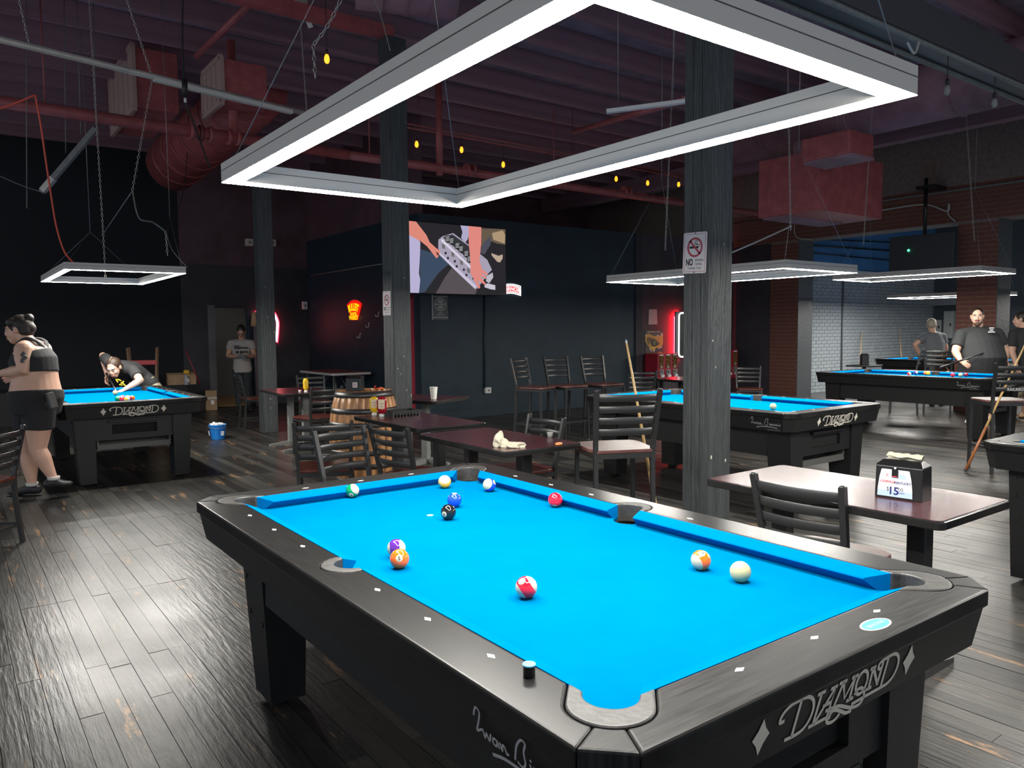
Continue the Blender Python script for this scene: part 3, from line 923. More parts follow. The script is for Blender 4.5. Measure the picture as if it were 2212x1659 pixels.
# ------------------------------------------------------------------ LED frames over the tables
M('aluminium', (0.55, 0.535, 0.50), 0.45, metal=0.2)
M('alu_dark', (0.05, 0.05, 0.05), 0.5)
M('led', (1, 1, 1), 0.5, emit=(1.0, 0.965, 0.89), estr=LED_STRENGTH)
M('wire', (0.30, 0.30, 0.30), 0.4, metal=0.6)
M('chain', (0.5, 0.48, 0.45), 0.35, metal=0.8)
def led_frame(cx, cy, z, lx, ly, label, hooks=(), strength=None):
    t = empty('light_frame', (cx, cy, z), 0, label, 'light', 'rectangular LED frames above the tables')
    H, Wd = 0.072, 0.062
    for ax, s in (('x', -1), ('x', 1), ('y', -1), ('y', 1)):
        for part in ('bar', 'diffuser', 'groove'):
            mb = MB()
            if part == 'bar': z0, z1, wd = 0.006, H, Wd
            elif part == 'diffuser': z0, z1, wd = 0.0045, 0.006, Wd - 0.004
            else: z0, z1, wd = H * 0.62, H * 0.65, Wd + 0.002
            X, Y = lx / 2, ly / 2
            if ax == 'x':
                o, i_ = X, X - wd
                if part == 'groove': o, i_ = X + .001, X - Wd - .001
                P = [(s * o, -(Y - (X - o))), (s * o, Y - (X - o)), (s * i_, Y - (X - i_)), (s * i_, -(Y - (X - i_)))]
            else:
                o, i_ = Y, Y - wd
                if part == 'groove': o, i_ = Y + .001, Y - Wd - .001
                P = [(-(X - (Y - o)), s * o), (X - (Y - o), s * o), (X - (Y - i_), s * i_), (-(X - (Y - i_)), s * i_)]
            if part == 'diffuser':
                n0 = mb.pts([(p[0], p[1], z0) for p in P]); mb.face((n0, n0 + 1, n0 + 2, n0 + 3))
            else:
                mb.prism(P, (0, 0, z0), (1, 0, 0), (0, 1, 0), (0, 0, 1), z1 - z0)
            mb.build({'bar': 'bar', 'diffuser': 'diffuser', 'groove': 'groove_line'}[part], MATS[{'bar': 'aluminium', 'diffuser': 'led', 'groove': 'alu_dark'}[part]], t, fix=True)
    for hk, corners in hooks:
        if hk[2] < ZC - 0.3: MB().cyl(Vector(hk) - Vector((cx, cy, z)), Vector((hk[0], hk[1], ZC)) - Vector((cx, cy, z)), 0.003, n=5).build('drop_wire', MATS['wire'], t)
        hk = Vector(hk) - Vector((cx, cy, z))
        for (sx, sy) in corners:
            MB().tube([(sx * (lx / 2 - 0.03), sy * (ly / 2 - 0.03), H), hk], 0.0016, 5).build('hanging_wire', MATS['wire'], t)
    return t
def chain(p0, p1, label, name='hanging_chain', r=0.0022, link=0.034, mat='chain', group=None, sag=0.0):
    """links alternately turned"""
    p0 = Vector(p0); p1 = Vector(p1); L = (p1 - p0).length; n = max(3, int(L / (link * 0.8)))
    mb = MB()
    for i in range(n):
        a = i / n; b_ = (i + 1) / n
        q0 = p0.lerp(p1, a); q1 = p0.lerp(p1, b_)
        q0 = q0 - Vector((0, 0, sag * 4 * a * (1 - a))); q1 = q1 - Vector((0, 0, sag * 4 * b_ * (1 - b_)))
        d = (q1 - q0); x, y, z = frame_from(d)
        s = x if i % 2 else y
        e = d.normalized() * link * 0.12
        w_ = link * 0.22
        c0 = q0 - e; c1 = q1 + e
        m = (c0 + c1) / 2
        mb.tube([c0, m + s * w_ - d * 0.25, m + s * w_ + d * 0.25, c1, m - s * w_ + d * 0.25, m - s * w_ - d * 0.25, c0], r, 4, caps=False)
    o = mb.build(name, MATS[mat])
    return tag(o, label, 'chain', group)
ZL = 1.975
c_ = (GZ(498, 400, ZL) + GZ(1968, 205, ZL)) / 2
led_frame(c_.x, c_.y, ZL, 1.02, 1.96, 'big glowing LED frame hanging over the near pool table',
          [((0.5, 1.55, 3.3), ((-1, 1), (1, 1))), ((0.5, 0.2, 3.3), ((-1, -1), (1, -1)))])
led_frame(0.52, 8.15, 2.03, 1.05, 2.05, 'glowing LED frame over the far left pool table where the player shoots',
          [((0.42, 8.55, 2.55), ((-1, 1), (1, 1), (-1, -1))), ((1.0, 7.5, 2.62), ((1, -1),))])
led_frame(4.80, 3.55, 1.895, 1.02, 1.98, 'glowing LED frame seen behind the thick post with the no smoking sign',
          [((4.8, 4.3, 2.9), ((-1, 1), (1, 1))), ((4.8, 2.8, 2.9), ((-1, -1), (1, -1)))])
led_frame(9.93, 4.27, 2.12, 1.02, 1.98, 'glowing LED frame in front of the dark back of a screen and brick pier',
          [((9.93, 5.0, 3.0), ((-1, 1), (1, 1))), ((9.93, 3.6, 3.2), ((-1, -1), (1, -1)))])
led_frame(15.05, 6.15, 2.02, 1.02, 1.98, 'smaller looking LED frame in the far room left of the brick pier', [((15.05, 6.8, 3.95), ((-1, 1), (1, 1))), ((15.05, 5.5, 3.95), ((-1, -1), (1, -1)))])
led_frame(16.6, 3.2, 2.0, 1.02, 1.98, 'LED frame in the far room seen right of the brick pier', [((16.6, 3.9, 3.95), ((-1, 1), (1, 1))), ((16.6, 2.5, 3.95), ((-1, -1), (1, -1)))])
led_frame(4.37, -0.25, 1.95, 1.02, 1.98, 'LED frame over the pool table at the right edge', [((4.37, 0.4, 3.0), ((-1, 1), (1, 1))), ((4.37, -0.9, 3.0), ((-1, -1), (1, -1)))])
# ------------------------------------------------------------------ chairs and stools
M('chair_black', (0.022, 0.023, 0.024), 0.33, spec=0.6, bump=0.03, bscale=200)
M('seat_wood', (0.10, 0.022, 0.016), 0.28, var=0.5, vscale=6, stretch=(2, 14, 2), coat=0.2)
M('seat_worn', (0.12, 0.05, 0.045), 0.4, var=0.6, vscale=4)
M('glide', (0.35, 0.35, 0.35), 0.5)
def chair_proto(name, seat_z, top_z, foot_z, seatmat='seat_wood'):
    t = empty(name)
    k = seat_z
    dz = top_z - seat_z
    def post(sx):
        p = [(sx * 0.185, -0.225, 0.0), (sx * 0.182, -0.20, k * 0.5), (sx * 0.180, -0.19, k), (sx * 0.187, -0.215, k + dz * 0.4), (sx * 0.198, -0.265, k + dz)]
        return MB().tube(catmull(p, 4), 0.0185, 4, smooth=False, side=(1, 1, 0))
    for sx in (-1, 1):
        o = post(sx).build('back_post', MATS['chair_black'], t, fix=True)
        MB().ball((sx * 0.198, -0.266, k + dz), (0.014, 0.014, 0.008), 8, 6).build('post_cap', MATS['chair_black'], o)
    for sx in (-1, 1):
        o = MB().tube([(sx * 0.195, 0.185, 0.0), (sx * 0.188, 0.175, k - 0.02)], 0.0175, 4, smooth=False, side=(1, 1, 0)).build('leg', MATS['chair_black'], t, fix=True)
        MB().cyl((sx * 0.195, 0.185, 0), (sx * 0.195, 0.185, 0.012), 0.014, n=8).build('glide', MATS['glide'], o)
    n = 10
    for i in range(4):
        zc_ = top_z - 0.045 - i * 0.069
        f = (zc_ - k) / dz
        hw = 0.187 + 0.011 * max(0, (f - 0.4) / 0.6); yb = -0.19 - 0.075 * f ** 1.4
        mb = MB(); mb.smooth = True; rings = []
        for j in range(n + 1):
            x = -hw + 2 * hw * j / n
            y = yb - 0.035 * (1 - (x / hw) ** 2)
            tz = 0.012 * 0.4
            rings.append(mb.pts([(x, y - 0.004, zc_ - 0.021), (x, y + 0.004, zc_ - 0.021), (x, y + 0.004 - tz, zc_ + 0.021), (x, y - 0.004 - tz, zc_ + 0.021)]))
        for a, b in zip(rings, rings[1:]):
            for q in range(4): mb.face((a + q, a + (q + 1) % 4, b + (q + 1) % 4, b + q))
        mb.face([rings[0] + q for q in range(4)]); mb.face([rings[-1] + q for q in range(4)][::-1])
        mb.build('slat', MATS['chair_black'], t, bevel=0.0015, seg=1)
    # saddle seat
    poly = [(-0.175, -0.205), (0.175, -0.205), (0.205, -0.12), (0.213, 0.08), (0.205, 0.165), (0.17, 0.198), (0.08, 0.212), (-0.08, 0.212), (-0.17, 0.198), (-0.205, 0.165), (-0.213, 0.08), (-0.205, -0.12)]
    mb = MB().prism(poly, (0, 0, k), (1, 0, 0), (0, 1, 0), (0, 0, 1), 0.022)
    mb.build('seat', MATS[seatmat], t, bevel=0.007, seg=3)
    fr = MB()
    for a, b in (((-0.185, -0.19), (0.185, -0.19)), ((0.185, -0.19), (0.19, 0.175)), ((0.19, 0.175), (-0.19, 0.175)), ((-0.19, 0.175), (-0.185, -0.19))):
        fr.bar((*a, k - 0.016), (*b, k - 0.016), 0.02, 0.032)
    fr.build('seat_frame', MATS['chair_black'], t)
    for a, b in (((-0.186, -0.215), (-0.193, 0.182)), ((0.186, -0.215), (0.193, 0.182)), ((-0.193, 0.18), (0.193, 0.18)), ((-0.186, -0.212), (0.186, -0.212))):
        MB().bar((*a, foot_z), (*b, foot_z), 0.016, 0.022).build('stretcher', MATS['chair_black'], t)
    return t
CH = chair_proto('ladder_back_chair', 0.445, 0.815, 0.13)
ST = chair_proto('bar_stool', 0.70, 1.085, 0.25)
USED = {}
def place(proto, x, y, az, label, cat, group, seatmat=None, tilt=0.0):
    """az: compass direction the sitter would face, from +y towards +x"""
    o = proto if proto.name not in USED else copy_tree(proto)
    USED[proto.name] = 1
    o.location = (x, y, 0); o.rotation_euler = (0, 0, -R(az))
    tag(o, label, cat, group)
    if seatmat:
        for c in o.children:
            if c.name.startswith('seat') and 'frame' not in c.name:
                c.data = c.data.copy(); c.data.materials[0] = MATS[seatmat]
    return o
GC = 'black ladder-back chairs'
GS = 'black ladder-back bar stools'
def by_back(pl, pr, off=0.235):
    """chair centre and heading from its two back-post tops, seen left and right; sitter faces away from the viewer"""
    m = (pl + pr) / 2; d = (pr - pl); d.z = 0; d.normalize()
    f = Vector((-d.y, d.x, 0))
    return m, f
def chair_at(pl, pr, away, label, proto=None, cat='chair', group=GC, seatmat=None, sh=(0, 0)):
    m, f = by_back(Vector(pl), Vector(pr))
    if not away: f = -f
    c = m + f * 0.265
    az = math.degrees(math.atan2(f.x, f.y))
    return place(proto or CH, c.x + sh[0], c.y + sh[1], az, label, cat, group, seatmat)
ZT = 0.815
chair_at((-0.78, 4.95, 0), (-0.47, 5.36, 0), True, 'black ladder-back chair at the left edge, in front of the walking woman')
chair_at((1.02, 4.22, 0), (1.36, 4.06, 0), True, 'black ladder-back chair with red wooden seat showing, facing the barrel')
chair_at((0.97, 3.70, 0), (1.30, 3.78, 0), False, 'black ladder-back chair with shiny grey slats overlapping the red-seated chair')
chair_at(GZ(800, 922, 0.8), GZ(865, 930, 0.8), True, 'black ladder-back chair tucked at the double table right of the barrel', sh=(0.02, 0))
chair_at((2.60, 3.56, 0), (2.60, 3.22, 0), False, 'black ladder-back chair with red seat on the far side of the double table')
chair_at(GZ(1645, 1026, ZT), GZ(1800, 1050, ZT), True, 'black ladder-back chair pulled up to the table with the napkin holder', seatmat='seat_worn', sh=(0.0, 0.0))
# bar stools
place(ST, 2.42, 2.50, 25, 'black bar stool with a maple cue leaning behind its slats', 'stool', GS, 'seat_worn')
for (u, v, dep, az, lab) in ((1158, 838, 9.9, 158, 'leftmost of three black bar stools in front of the dark wall'), (1227, 830, 10.15, 181, 'middle one of three black bar stools in front of the dark wall'), (1306, 828, 10.4, 181, 'rightmost of three black bar stools in front of the dark wall')):
    p = GD(u, v, dep); place(ST, p.x, p.y, az, lab, 'stool', GS)
p = GD(2172, 790, 7.45); place(ST, p.x + 0.18, p.y + 0.1, 40, 'black bar stool with white lettering on a slat, beside the leaning cue', 'stool', GS, 'seat_worn')
STR = bpy.data.objects[[o.name for o in bpy.data.objects if o.name.startswith('bar_stool')][-1]]
lt = MB(); lt.mesh(text2d('RAILBIRDS', 0.026, 1.0), (0.0, -0.262, 0.834), (1, 0, 0), (0, 0, 1), (0, -1, 0)); lt.build('painted_lettering', M('whitepaint', (0.8, 0.8, 0.78), 0.6), STR)
p = GD(1952, 775, 12.75); place(ST, p.x, p.y, -25, 'black bar stool by the arch, left of the stool holding a bag', 'stool', GS, 'seat_worn')
p = GD(2027, 775, 12.45); BAGST = place(ST, p.x, p.y, 65, 'black bar stool by the arch with a leather bag on its seat', 'stool', GS, 'seat_worn')
# chairs further back
p = GD(552, 850, 11.75); place(CH, p.x, p.y, 95, 'black ladder-back chair on the left of the back table by the post', 'chair', GC)
place(CH, 2.55, 7.62, -8, 'black ladder-back chair seen edge-on left of the barrel', 'chair', GC)
place(CH, 3.35, 9.62, 190, 'black ladder-back chair behind the back table with the mustard bottle', 'chair', GC)
p = GD(1372, 835, 10.9); place(CH, p.x, p.y, 25, 'black ladder-back chair behind the maple cue, left of the candy machines', 'chair', GC)
p = GD(1428, 835, 11.2); place(CH, p.x + 0.1, p.y + 0.3, 205, 'black ladder-back chair in front of the red candy machines', 'chair', GC)
p = GD(1618, 828, 12.6); place(CH, p.x, p.y, 230, 'black ladder-back chair between the thick post and the brick pier', 'chair', GC)

# ------------------------------------------------------------------ tables
M('laminate', (0.075, 0.022, 0.028), 0.27, var=0.3, vscale=30, coat=0.15)
M('edge_black', (0.014, 0.014, 0.014), 0.16, spec=0.7)
M('castiron', (0.015, 0.015, 0.016), 0.4)
M('castgrey', (0.16, 0.165, 0.16), 0.5, var=0.2, vscale=30)
def cafe_table(x, y, rz, lx, ly, h, label, base='castiron', cross=False, cols=2, name='cafe_table'):
    t = empty(name, (x, y, 0), rz, label, 'table', 'dark red cafe tables')
    e = MB().prism(rrect(-lx / 2, -ly / 2, lx / 2, ly / 2, 0.035), (0, 0, h - 0.034), (1, 0, 0), (0, 1, 0), (0, 0, 1), 0.0325)
    e.build('table_edge', MATS['edge_black'], t, bevel=0.006, seg=3)
    MB().prism(rrect(-lx / 2 + 0.012, -ly / 2 + 0.012, lx / 2 - 0.012, ly / 2 - 0.012, 0.028), (0, 0, h - 0.002), (1, 0, 0), (0, 1, 0), (0, 0, 1), 0.002).build('table_top', MATS['laminate'], t)
    for s in ((-1, 1) if cols == 2 else (0,)):
        yc = s * (ly / 2 - 0.22)
        MB().span((-0.038, yc - 0.038, 0.03), (0.038, yc + 0.038, h - 0.034)).build('column', MATS[base], t, bevel=0.01)
        MB().prism([(-0.16, -0.16), (0.16, -0.16), (0.16, 0.16), (-0.16, 0.16)], (0, yc, h - 0.044), (1, 0, 0), (0, 1, 0), (0, 0, 1), 0.01).build('mount_plate', MATS[base], t)
        for a in ((0, 90) if cross or cols == 1 else (0,)):
            c, q = math.cos(R(a)), math.sin(R(a))
            for sg in (-1, 1):
                f = MB(); L = 0.28 if not cross else 0.3
                n = f.pts([Vector((0, yc, 0)) + Vector((c * px - q * py, q * px + c * py, pz)) for px, py, pz in
                           ((0, -0.03, 0), (0, 0.03, 0), (0, 0.03, 0.055), (0, -0.03, 0.055), (sg * L, -0.025, 0), (sg * L, 0.025, 0), (sg * L, 0.025, 0.022), (sg * L, -0.025, 0.022))])
                for w_ in ((0, 1, 2, 3), (4, 7, 6, 5), (0, 4, 5, 1), (1, 5, 6, 2), (2, 6, 7, 3), (3, 7, 4, 0)): f.face([n + i for i in w_])
                f.build('foot', MATS[base], t, fix=True)
    return t
HT = 0.74
cafe_table(2.225, 0.84, 0, 0.61, 1.075, HT, 'dark cafe table under the napkin holder with the price card')
cafe_table(2.105, 4.43, 0, 0.60, 1.12, HT, 'dark cafe table carrying the red and yellow sauce bottles')
cafe_table(1.955, 3.12, 0, 0.60, 1.04, HT, 'dark cafe table with a crumpled napkin, end to end with its neighbour')
pD = Vector((3.05, 5.78, 0)); aD = R(24)
cD = pD + Vector((math.cos(aD), math.sin(aD), 0)) * 0.36 + Vector((-math.sin(aD), math.cos(aD), 0)) * 0.40
cafe_table(cD.x + 0.07, cD.y + 0.05, aD, 0.70, 0.74, 0.72, 'dark square table with the white foam cup behind the post', base='castgrey', cross=True, cols=1)
cafe_table(2.62, 8.38, R(-4), 0.68, 1.05, 0.72, 'dark cafe table with yellow mustard bottle near the far post', base='castgrey', cross=False)
p = GD(1440, 820, 11.4); cafe_table(p.x + 0.1, p.y - 0.2, 0, 0.7, 0.7, 0.72, 'dark table reflecting red neon below the candy machines', cols=1)
p = GD(1640, 826, 12.9)
# folding table by the neon wall
t = empty('folding_table', (4.74, 12.1, 0), 0, 'folding table with pale edge against the dark neon wall', 'table')
MB().prism(rrect(-0.37, -0.76, 0.37, 0.76, 0.05), (0, 0, 0.70), (1, 0, 0), (0, 1, 0), (0, 0, 1), 0.04).build('rim', M('palerim', (0.5, 0.47, 0.47), 0.4), t, bevel=0.006)
MB().prism(rrect(-0.35, -0.74, 0.35, 0.74, 0.045), (0, 0, 0.7385), (1, 0, 0), (0, 1, 0), (0, 0, 1), 0.002).build('table_top', M('redtop', (0.22, 0.07, 0.06), 0.4), t)
M('tubegrey', (0.22, 0.22, 0.22), 0.4, metal=0.5)
for sy in (-1, 1):
    for sx in (-1, 1): MB().cyl((sx * 0.28, sy * 0.6, 0), (sx * 0.28, sy * 0.6, 0.70), 0.013, n=10).build('leg', MATS['tubegrey'], t)
    MB().cyl((-0.28, sy * 0.6, 0.12), (0.28, sy * 0.6, 0.12), 0.01, n=8).build('cross_bar', MATS['tubegrey'], t)
    MB().cyl((0, sy * 0.6, 0.4), (0, sy * 0.2, 0.70), 0.008, n=8).build('brace', MATS['tubegrey'], t)
    MB().cyl((-0.28, sy * 0.6, 0.4), (0.28, sy * 0.6, 0.4), 0.008, n=8).build('cross_bar', MATS['tubegrey'], t)

# ------------------------------------------------------------------ barrel
BX, BY = 2.33, 5.86
t = empty('barrel', (BX, BY, 0), 0, 'wooden barrel with grey steel hoops, used as a side table', 'barrel')
M('stave', (0.40, 0.19, 0.075), 0.42, var=0.45, vscale=3, stretch=(6, 6, 0.7), bump=0.1, bscale=12, bstretch=(5, 5, 0.6))
M('hoop', (0.085, 0.083, 0.08), 0.38, metal=0.7, var=0.3, vscale=10)
def br(z): return 0.265 + 0.075 * (1 - ((z - 0.44) / 0.44) ** 2)
NS = 22
for i in range(NS):
    mb = MB(); mb.smooth = True
    a0 = 2 * PI * i / NS + 0.006; a1 = 2 * PI * (i + 1) / NS - 0.006
    rows = []
    for j in range(9):
        z = 0.88 * j / 8; r0 = br(z); rows.append(mb.pts([(rr * math.cos(a), rr * math.sin(a), z) for a, rr in ((a0, r0), ((a0 + a1) / 2, r0), (a1, r0), (a1, r0 - 0.02), (a0, r0 - 0.02))]))
    for a, b in zip(rows, rows[1:]):
        for q in range(5): mb.face((a + q, a + (q + 1) % 5, b + (q + 1) % 5, b + q))
    mb.smooth = False
    mb.face([rows[0] + q for q in range(5)][::-1]); mb.face([rows[-1] + q for q in range(5)])
    mb.build('stave', MATS['stave'], t, fix=True)
for z0, z1 in ((0.0, 0.055), (0.155, 0.205), (0.285, 0.33), (0.55, 0.595), (0.675, 0.725), (0.825, 0.88)):
    MB().lathe((0, 0, 0), [(br(z0) + 0.0005, z0), (br(z0) + 0.004, z0), (br((z0 + z1) / 2) + 0.004, (z0 + z1) / 2), (br(z1) + 0.004, z1), (br(z1) + 0.0005, z1)], 40, caps=False).build('hoop', MATS['hoop'], t)
MB().lathe((0, 0, 0.835), [(0.262, 0), (0.262, 0.02)], 36).build('head', M('barrelhead', (0.16, 0.075, 0.045), 0.35, var=0.3, vscale=5, stretch=(8, 1, 1)), t)
ZBAR = 0.88

# ------------------------------------------------------------------ things on tables
def napkin_box(loc, rz, w_, d_, h, label, card=None, napkin=False, name='napkin_dispenser'):
    t = empty(name, loc, rz, label, 'napkin holder')
    M('disp_black', (0.012, 0.012, 0.013), 0.3, spec=0.5)
    mb = MB(); tp = 0.93
    n = mb.pts([(-w_ / 2, -d_ / 2, 0), (w_ / 2, -d_ / 2, 0), (w_ / 2, d_ / 2, 0), (-w_ / 2, d_ / 2, 0), (-w_ / 2 * 0.98, -d_ / 2 * tp, h * 0.86), (w_ / 2 * 0.98, -d_ / 2 * tp, h * 0.86), (w_ / 2 * 0.98, d_ / 2 * tp, h * 0.86), (-w_ / 2 * 0.98, d_ / 2 * tp, h * 0.86)])
    for q in ((0, 3, 2, 1), (4, 5, 6, 7), (0, 1, 5, 4), (1, 2, 6, 5), (2, 3, 7, 6), (3, 0, 4, 7)): mb.face([n + i for i in q])
    mb.build('body', MATS['disp_black'], t, bevel=0.004)
    lid = MB(); z = h * 0.865
    n = lid.pts([(-w_ / 2, -d_ / 2, z), (w_ / 2, -d_ / 2, z), (w_ / 2, d_ / 2, z), (-w_ / 2, d_ / 2, z), (-w_ / 2 * 0.8, -d_ / 2 * 0.35, h), (w_ / 2 * 0.8, -d_ / 2 * 0.35, h), (w_ / 2 * 0.8, d_ / 2 * 0.35, h), (-w_ / 2 * 0.8, d_ / 2 * 0.35, h)])
    for q in ((0, 3, 2, 1), (4, 5, 6, 7), (0, 1, 5, 4), (1, 2, 6, 5), (2, 3, 7, 6), (3, 0, 4, 7)): lid.face([n + i for i in q])
    lid.build('lid', MATS['disp_black'], t, bevel=0.003)
    if napkin:
        nk = MB(); nk.smooth = True
        pts_ = []
        for j in range(13):
            xx = -w_ * 0.36 + w_ * 0.74 * j / 12
            wv = 0.004 * math.sin(j * 1.3)
            pts_.append([(xx, wv, h - 0.004), (xx + 0.003, 0.012 + wv, h + 0.016), (xx + 0.006, -0.004 + wv * 2, h + 0.028 + 0.002 * math.sin(j * 2.1)), (xx + 0.004, -0.022 + wv, h + 0.014 + 0.003 * math.sin(j))])
        rows = [nk.pts(p) for p in pts_]
        for a, b in zip(rows, rows[1:]):
            for q in range(3): nk.face((a + q, a + q + 1, b + q + 1, b + q))
        nk.build('napkin', M('napkin', (0.62, 0.58, 0.45), 0.8), t)
    if card: card(t, w_, d_, h)
    return t
def price_card(t, w_, d_, h):
    y0 = -d_ / 2 - 0.002; lean = d_ / 2 * 0.07 / (h * 0.86)
    ey = Vector((0, lean, 1)).normalized()
    o = Vector((-0.012, y0, 0.008)); ch = h * 0.72; cw = w_ * 0.74
    poly = [(-cw / 2, 0), (cw / 2, 0), (cw / 2 * 0.98, ch * 0.3), (cw / 2 * 0.9, ch * 0.7), (cw / 2 * 0.80, ch * 0.97), (cw / 2 * 0.77, ch), (-cw / 2 * 0.77, ch), (-cw / 2 * 0.80, ch * 0.97), (-cw / 2 * 0.9, ch * 0.7), (-cw / 2 * 0.98, ch * 0.3)]
    c = MB().prism(poly, o, (1, 0, 0), ey, (0, -1, 0), 0.0015).build('price_card', M('cardwhite', (0.72, 0.74, 0.78), 0.4), t)
    c['label'] = 'white price card'
    def put2(vf, dx, dy, mat, nm, lift=0.0021):
        MB().mesh(xf(vf, dx, dy), o + Vector((0, -lift, 0)), (1, 0, 0), ey, (0, -1, 0)).build(nm, mat, c)
    band = ([(-cw / 2, 0), (cw / 2, 0), (cw / 2 * 0.985, ch * 0.22), (-cw / 2 * 0.985, ch * 0.22)], [(0, 1, 2, 3)])
    put2(band, 0, 0.0005, M('cardblue', (0.40, 0.52, 0.78), 0.4), 'blue_band', 0.0018)
    navy = M('navy', (0.015, 0.02, 0.13), 0.5); red = M('cardred', (0.5, 0.03, 0.05), 0.5); sky = M('cardsky', (0.22, 0.45, 0.70), 0.5); ink = M('cardink', (0.05, 0.05, 0.06), 0.5)
    put2(text2d('15', ch * 0.27, 1, 0.03), -0.002, ch * 0.22, navy, 'price_digits')
    put2(text2d('$', ch * 0.14), -cw * 0.2, ch * 0.27, ink, 'dollar_mark')
    put2(text2d('00', ch * 0.13), cw * 0.17, ch * 0.29, ink, 'cents')
    put2(text2d('BUCKETS', ch * 0.045, 1, 0.02), cw * 0.17, ch * 0.16, navy, 'small_line')
    put2(text2d('LOUISVILLE', ch * 0.085, 0.85, 0.03), -cw * 0.215, ch * 0.545, red, 'team_name')
    put2(text2d('vs', ch * 0.04), 0.0, ch * 0.53, ink, 'versus')
    put2(text2d('KENTUCKY', ch * 0.085, 0.9, 0.03), cw * 0.22, ch * 0.53, navy, 'team_name')
    put2(text2d('R', ch * 0.11), -cw * 0.22, ch * 0.78, red, 'initial')
    put2(text2d('BUD', ch * 0.075, 1, 0.02), cw * 0.21, ch * 0.80, sky, 'brand_line'); put2(text2d('LIGHT', ch * 0.075, 1, 0.02), cw * 0.21, ch * 0.71, sky, 'brand_line')
    MB().box(o + Vector((0, -0.003, ch * 0.87)), (0.024, 0.003, ch * 0.28)).build('clip', MATS['disp_black'], t)
    MB().box(o + Vector((0, -0.0048, ch * 0.76)), (0.018, 0.001, 0.004)).build('clip_stripe', red, t)
    MB().ball(o + Vector((0, -0.001, ch * 1.06)), (0.005, 0.003, 0.005), 10, 6).build('latch', MATS['plate'], t)
pa = GZ(1889, 1071, HT); pb = GZ(1992, 1086, HT); pc = GZ(2007, 1073, HT)
dv = pb - pa; az_ = math.atan2(dv.y, dv.x); wN = dv.length
cN = (pa + pb) / 2 + Vector((-math.sin(az_), math.cos(az_), 0)) * 0.055
napkin_box((cN.x, cN.y, HT), az_, wN, 0.11, 0.155, 'black napkin dispenser with a fifteen dollar price card and a napkin sticking out', price_card, True)
def black_front(t, w_, d_, h):
    MB().box((0.015, -d_ / 2 - 0.0005, h * 0.42), (0.045, 0.002, 0.05)).build('sticker', M('whitish', (0.6, 0.58, 0.56), 0.5), t)
    MB().box((-w_ / 2 - 0.001, 0.0, h * 0.68), (0.002, 0.05, 0.025)).build('sticker', MATS['whitish'], t)
    MB().mesh(text2d('R', 0.03), (0.015, -d_ / 2 - 0.0018, h * 0.42), (1, 0, 0), (0, 0, 1), (0, -1, 0)).build('sticker_mark', M('stickred', (0.45, 0.1, 0.08), 0.5), t)
napkin_box((BX - 0.10, BY - 0.02, ZBAR), R(-38), 0.15, 0.15, 0.145, 'black napkin dispenser with a small sticker on top of the barrel', black_front)
p = (BX + 0.13, BY - 0.08, ZBAR)
t = empty('orange_lighter', p, R(20), 'small orange and red gadget lying on the barrel top', 'gadget')
MB().tube([(-0.05, 0, 0.012), (0.02, 0, 0.014), (0.05, 0.0, 0.012)], [0.009, 0.012, 0.007], 8).build('body', M('orange', (0.75, 0.12, 0.02), 0.4), t)
MB().tube([(-0.05, 0, 0.012), (-0.07, 0.01, 0.03), (-0.055, 0.0, 0.045)], 0.006, 8).build('loop', M('redplastic', (0.6, 0.02, 0.02), 0.4), t)

M('ketchup', (0.33, 0.008, 0.02), 0.2, coat=0.3); M('mustard', (0.80, 0.50, 0.02), 0.3); M('capwhite', (0.8, 0.8, 0.76), 0.4); M('labelcream', (0.75, 0.62, 0.42), 0.5)
def squeeze(loc, rz, label, body, h=0.15, w_=0.036, d_=0.024, lab='labelcream', upside=True, name='sauce_bottle'):
    t = empty(name, loc, rz, label, 'sauce bottle')
    z0 = 0.022 if upside else 0.0
    prof = [(0.3, z0), (0.75, z0 + 0.012), (1.0, z0 + 0.04), (0.93, z0 + h * 0.45), (1.0, z0 + h * 0.72), (0.82, z0 + h * 0.9), (0.4, z0 + h * 0.97)]
    mb = MB(); mb.smooth = True; rows = []
    for k_, z in prof: rows.append(mb.pts([(w_ * k_ * math.cos(2 * PI * j / 20), d_ * k_ * math.sin(2 * PI * j / 20), z) for j in range(20)]))
    for a, b in zip(rows, rows[1:]):
        for j in range(20): mb.face((a + j, a + (j + 1) % 20, b + (j + 1) % 20, b + j))
    mb.face([rows[-1] + j for j in range(20)]); mb.face([rows[0] + j for j in range(20)][::-1])
    mb.build('bottle', MATS[body], t)
    if upside: MB().lathe((0, 0, 0), [(0.020, 0), (0.022, 0.004), (0.020, 0.02), (0.012, 0.024)], 20).build('cap', MATS['capwhite'], t)
    else: MB().lathe((0, 0, h * 0.96), [(0.014, 0), (0.015, 0.018), (0.005, 0.03)], 20).build('cap', MATS['capwhite'], t)
    l = MB().prism(rrect(-w_ * 0.62, 0.045, w_ * 0.62, h * 0.82, 0.006), (0, -d_ * 1.0, z0), (1, 0, 0), (0, 0, 1), (0, -1, 0), 0.0012); lo = l.build('label', MATS[lab], t)
    for k_, zz in ((0.012, 0.085), (0.009, 0.066), (0.006, 0.055)):
        MB().mesh(rect2d(-w_ * 0.4, 0, w_ * 0.4, k_ * 0.4), (0, -d_ - 0.0018, z0 + zz), (1, 0, 0), (0, 0, 1), (0, -1, 0)).build('print_line', M('labelprint', (0.4, 0.2, 0.15), 0.6), lo)
    return t
pk = GZ(825, 900, HT); squeeze((pk.x, pk.y, HT), R(-30), 'dark red squeeze ketchup bottle beside the yellow mustard bottle', 'ketchup', 0.15, 0.042, 0.028)
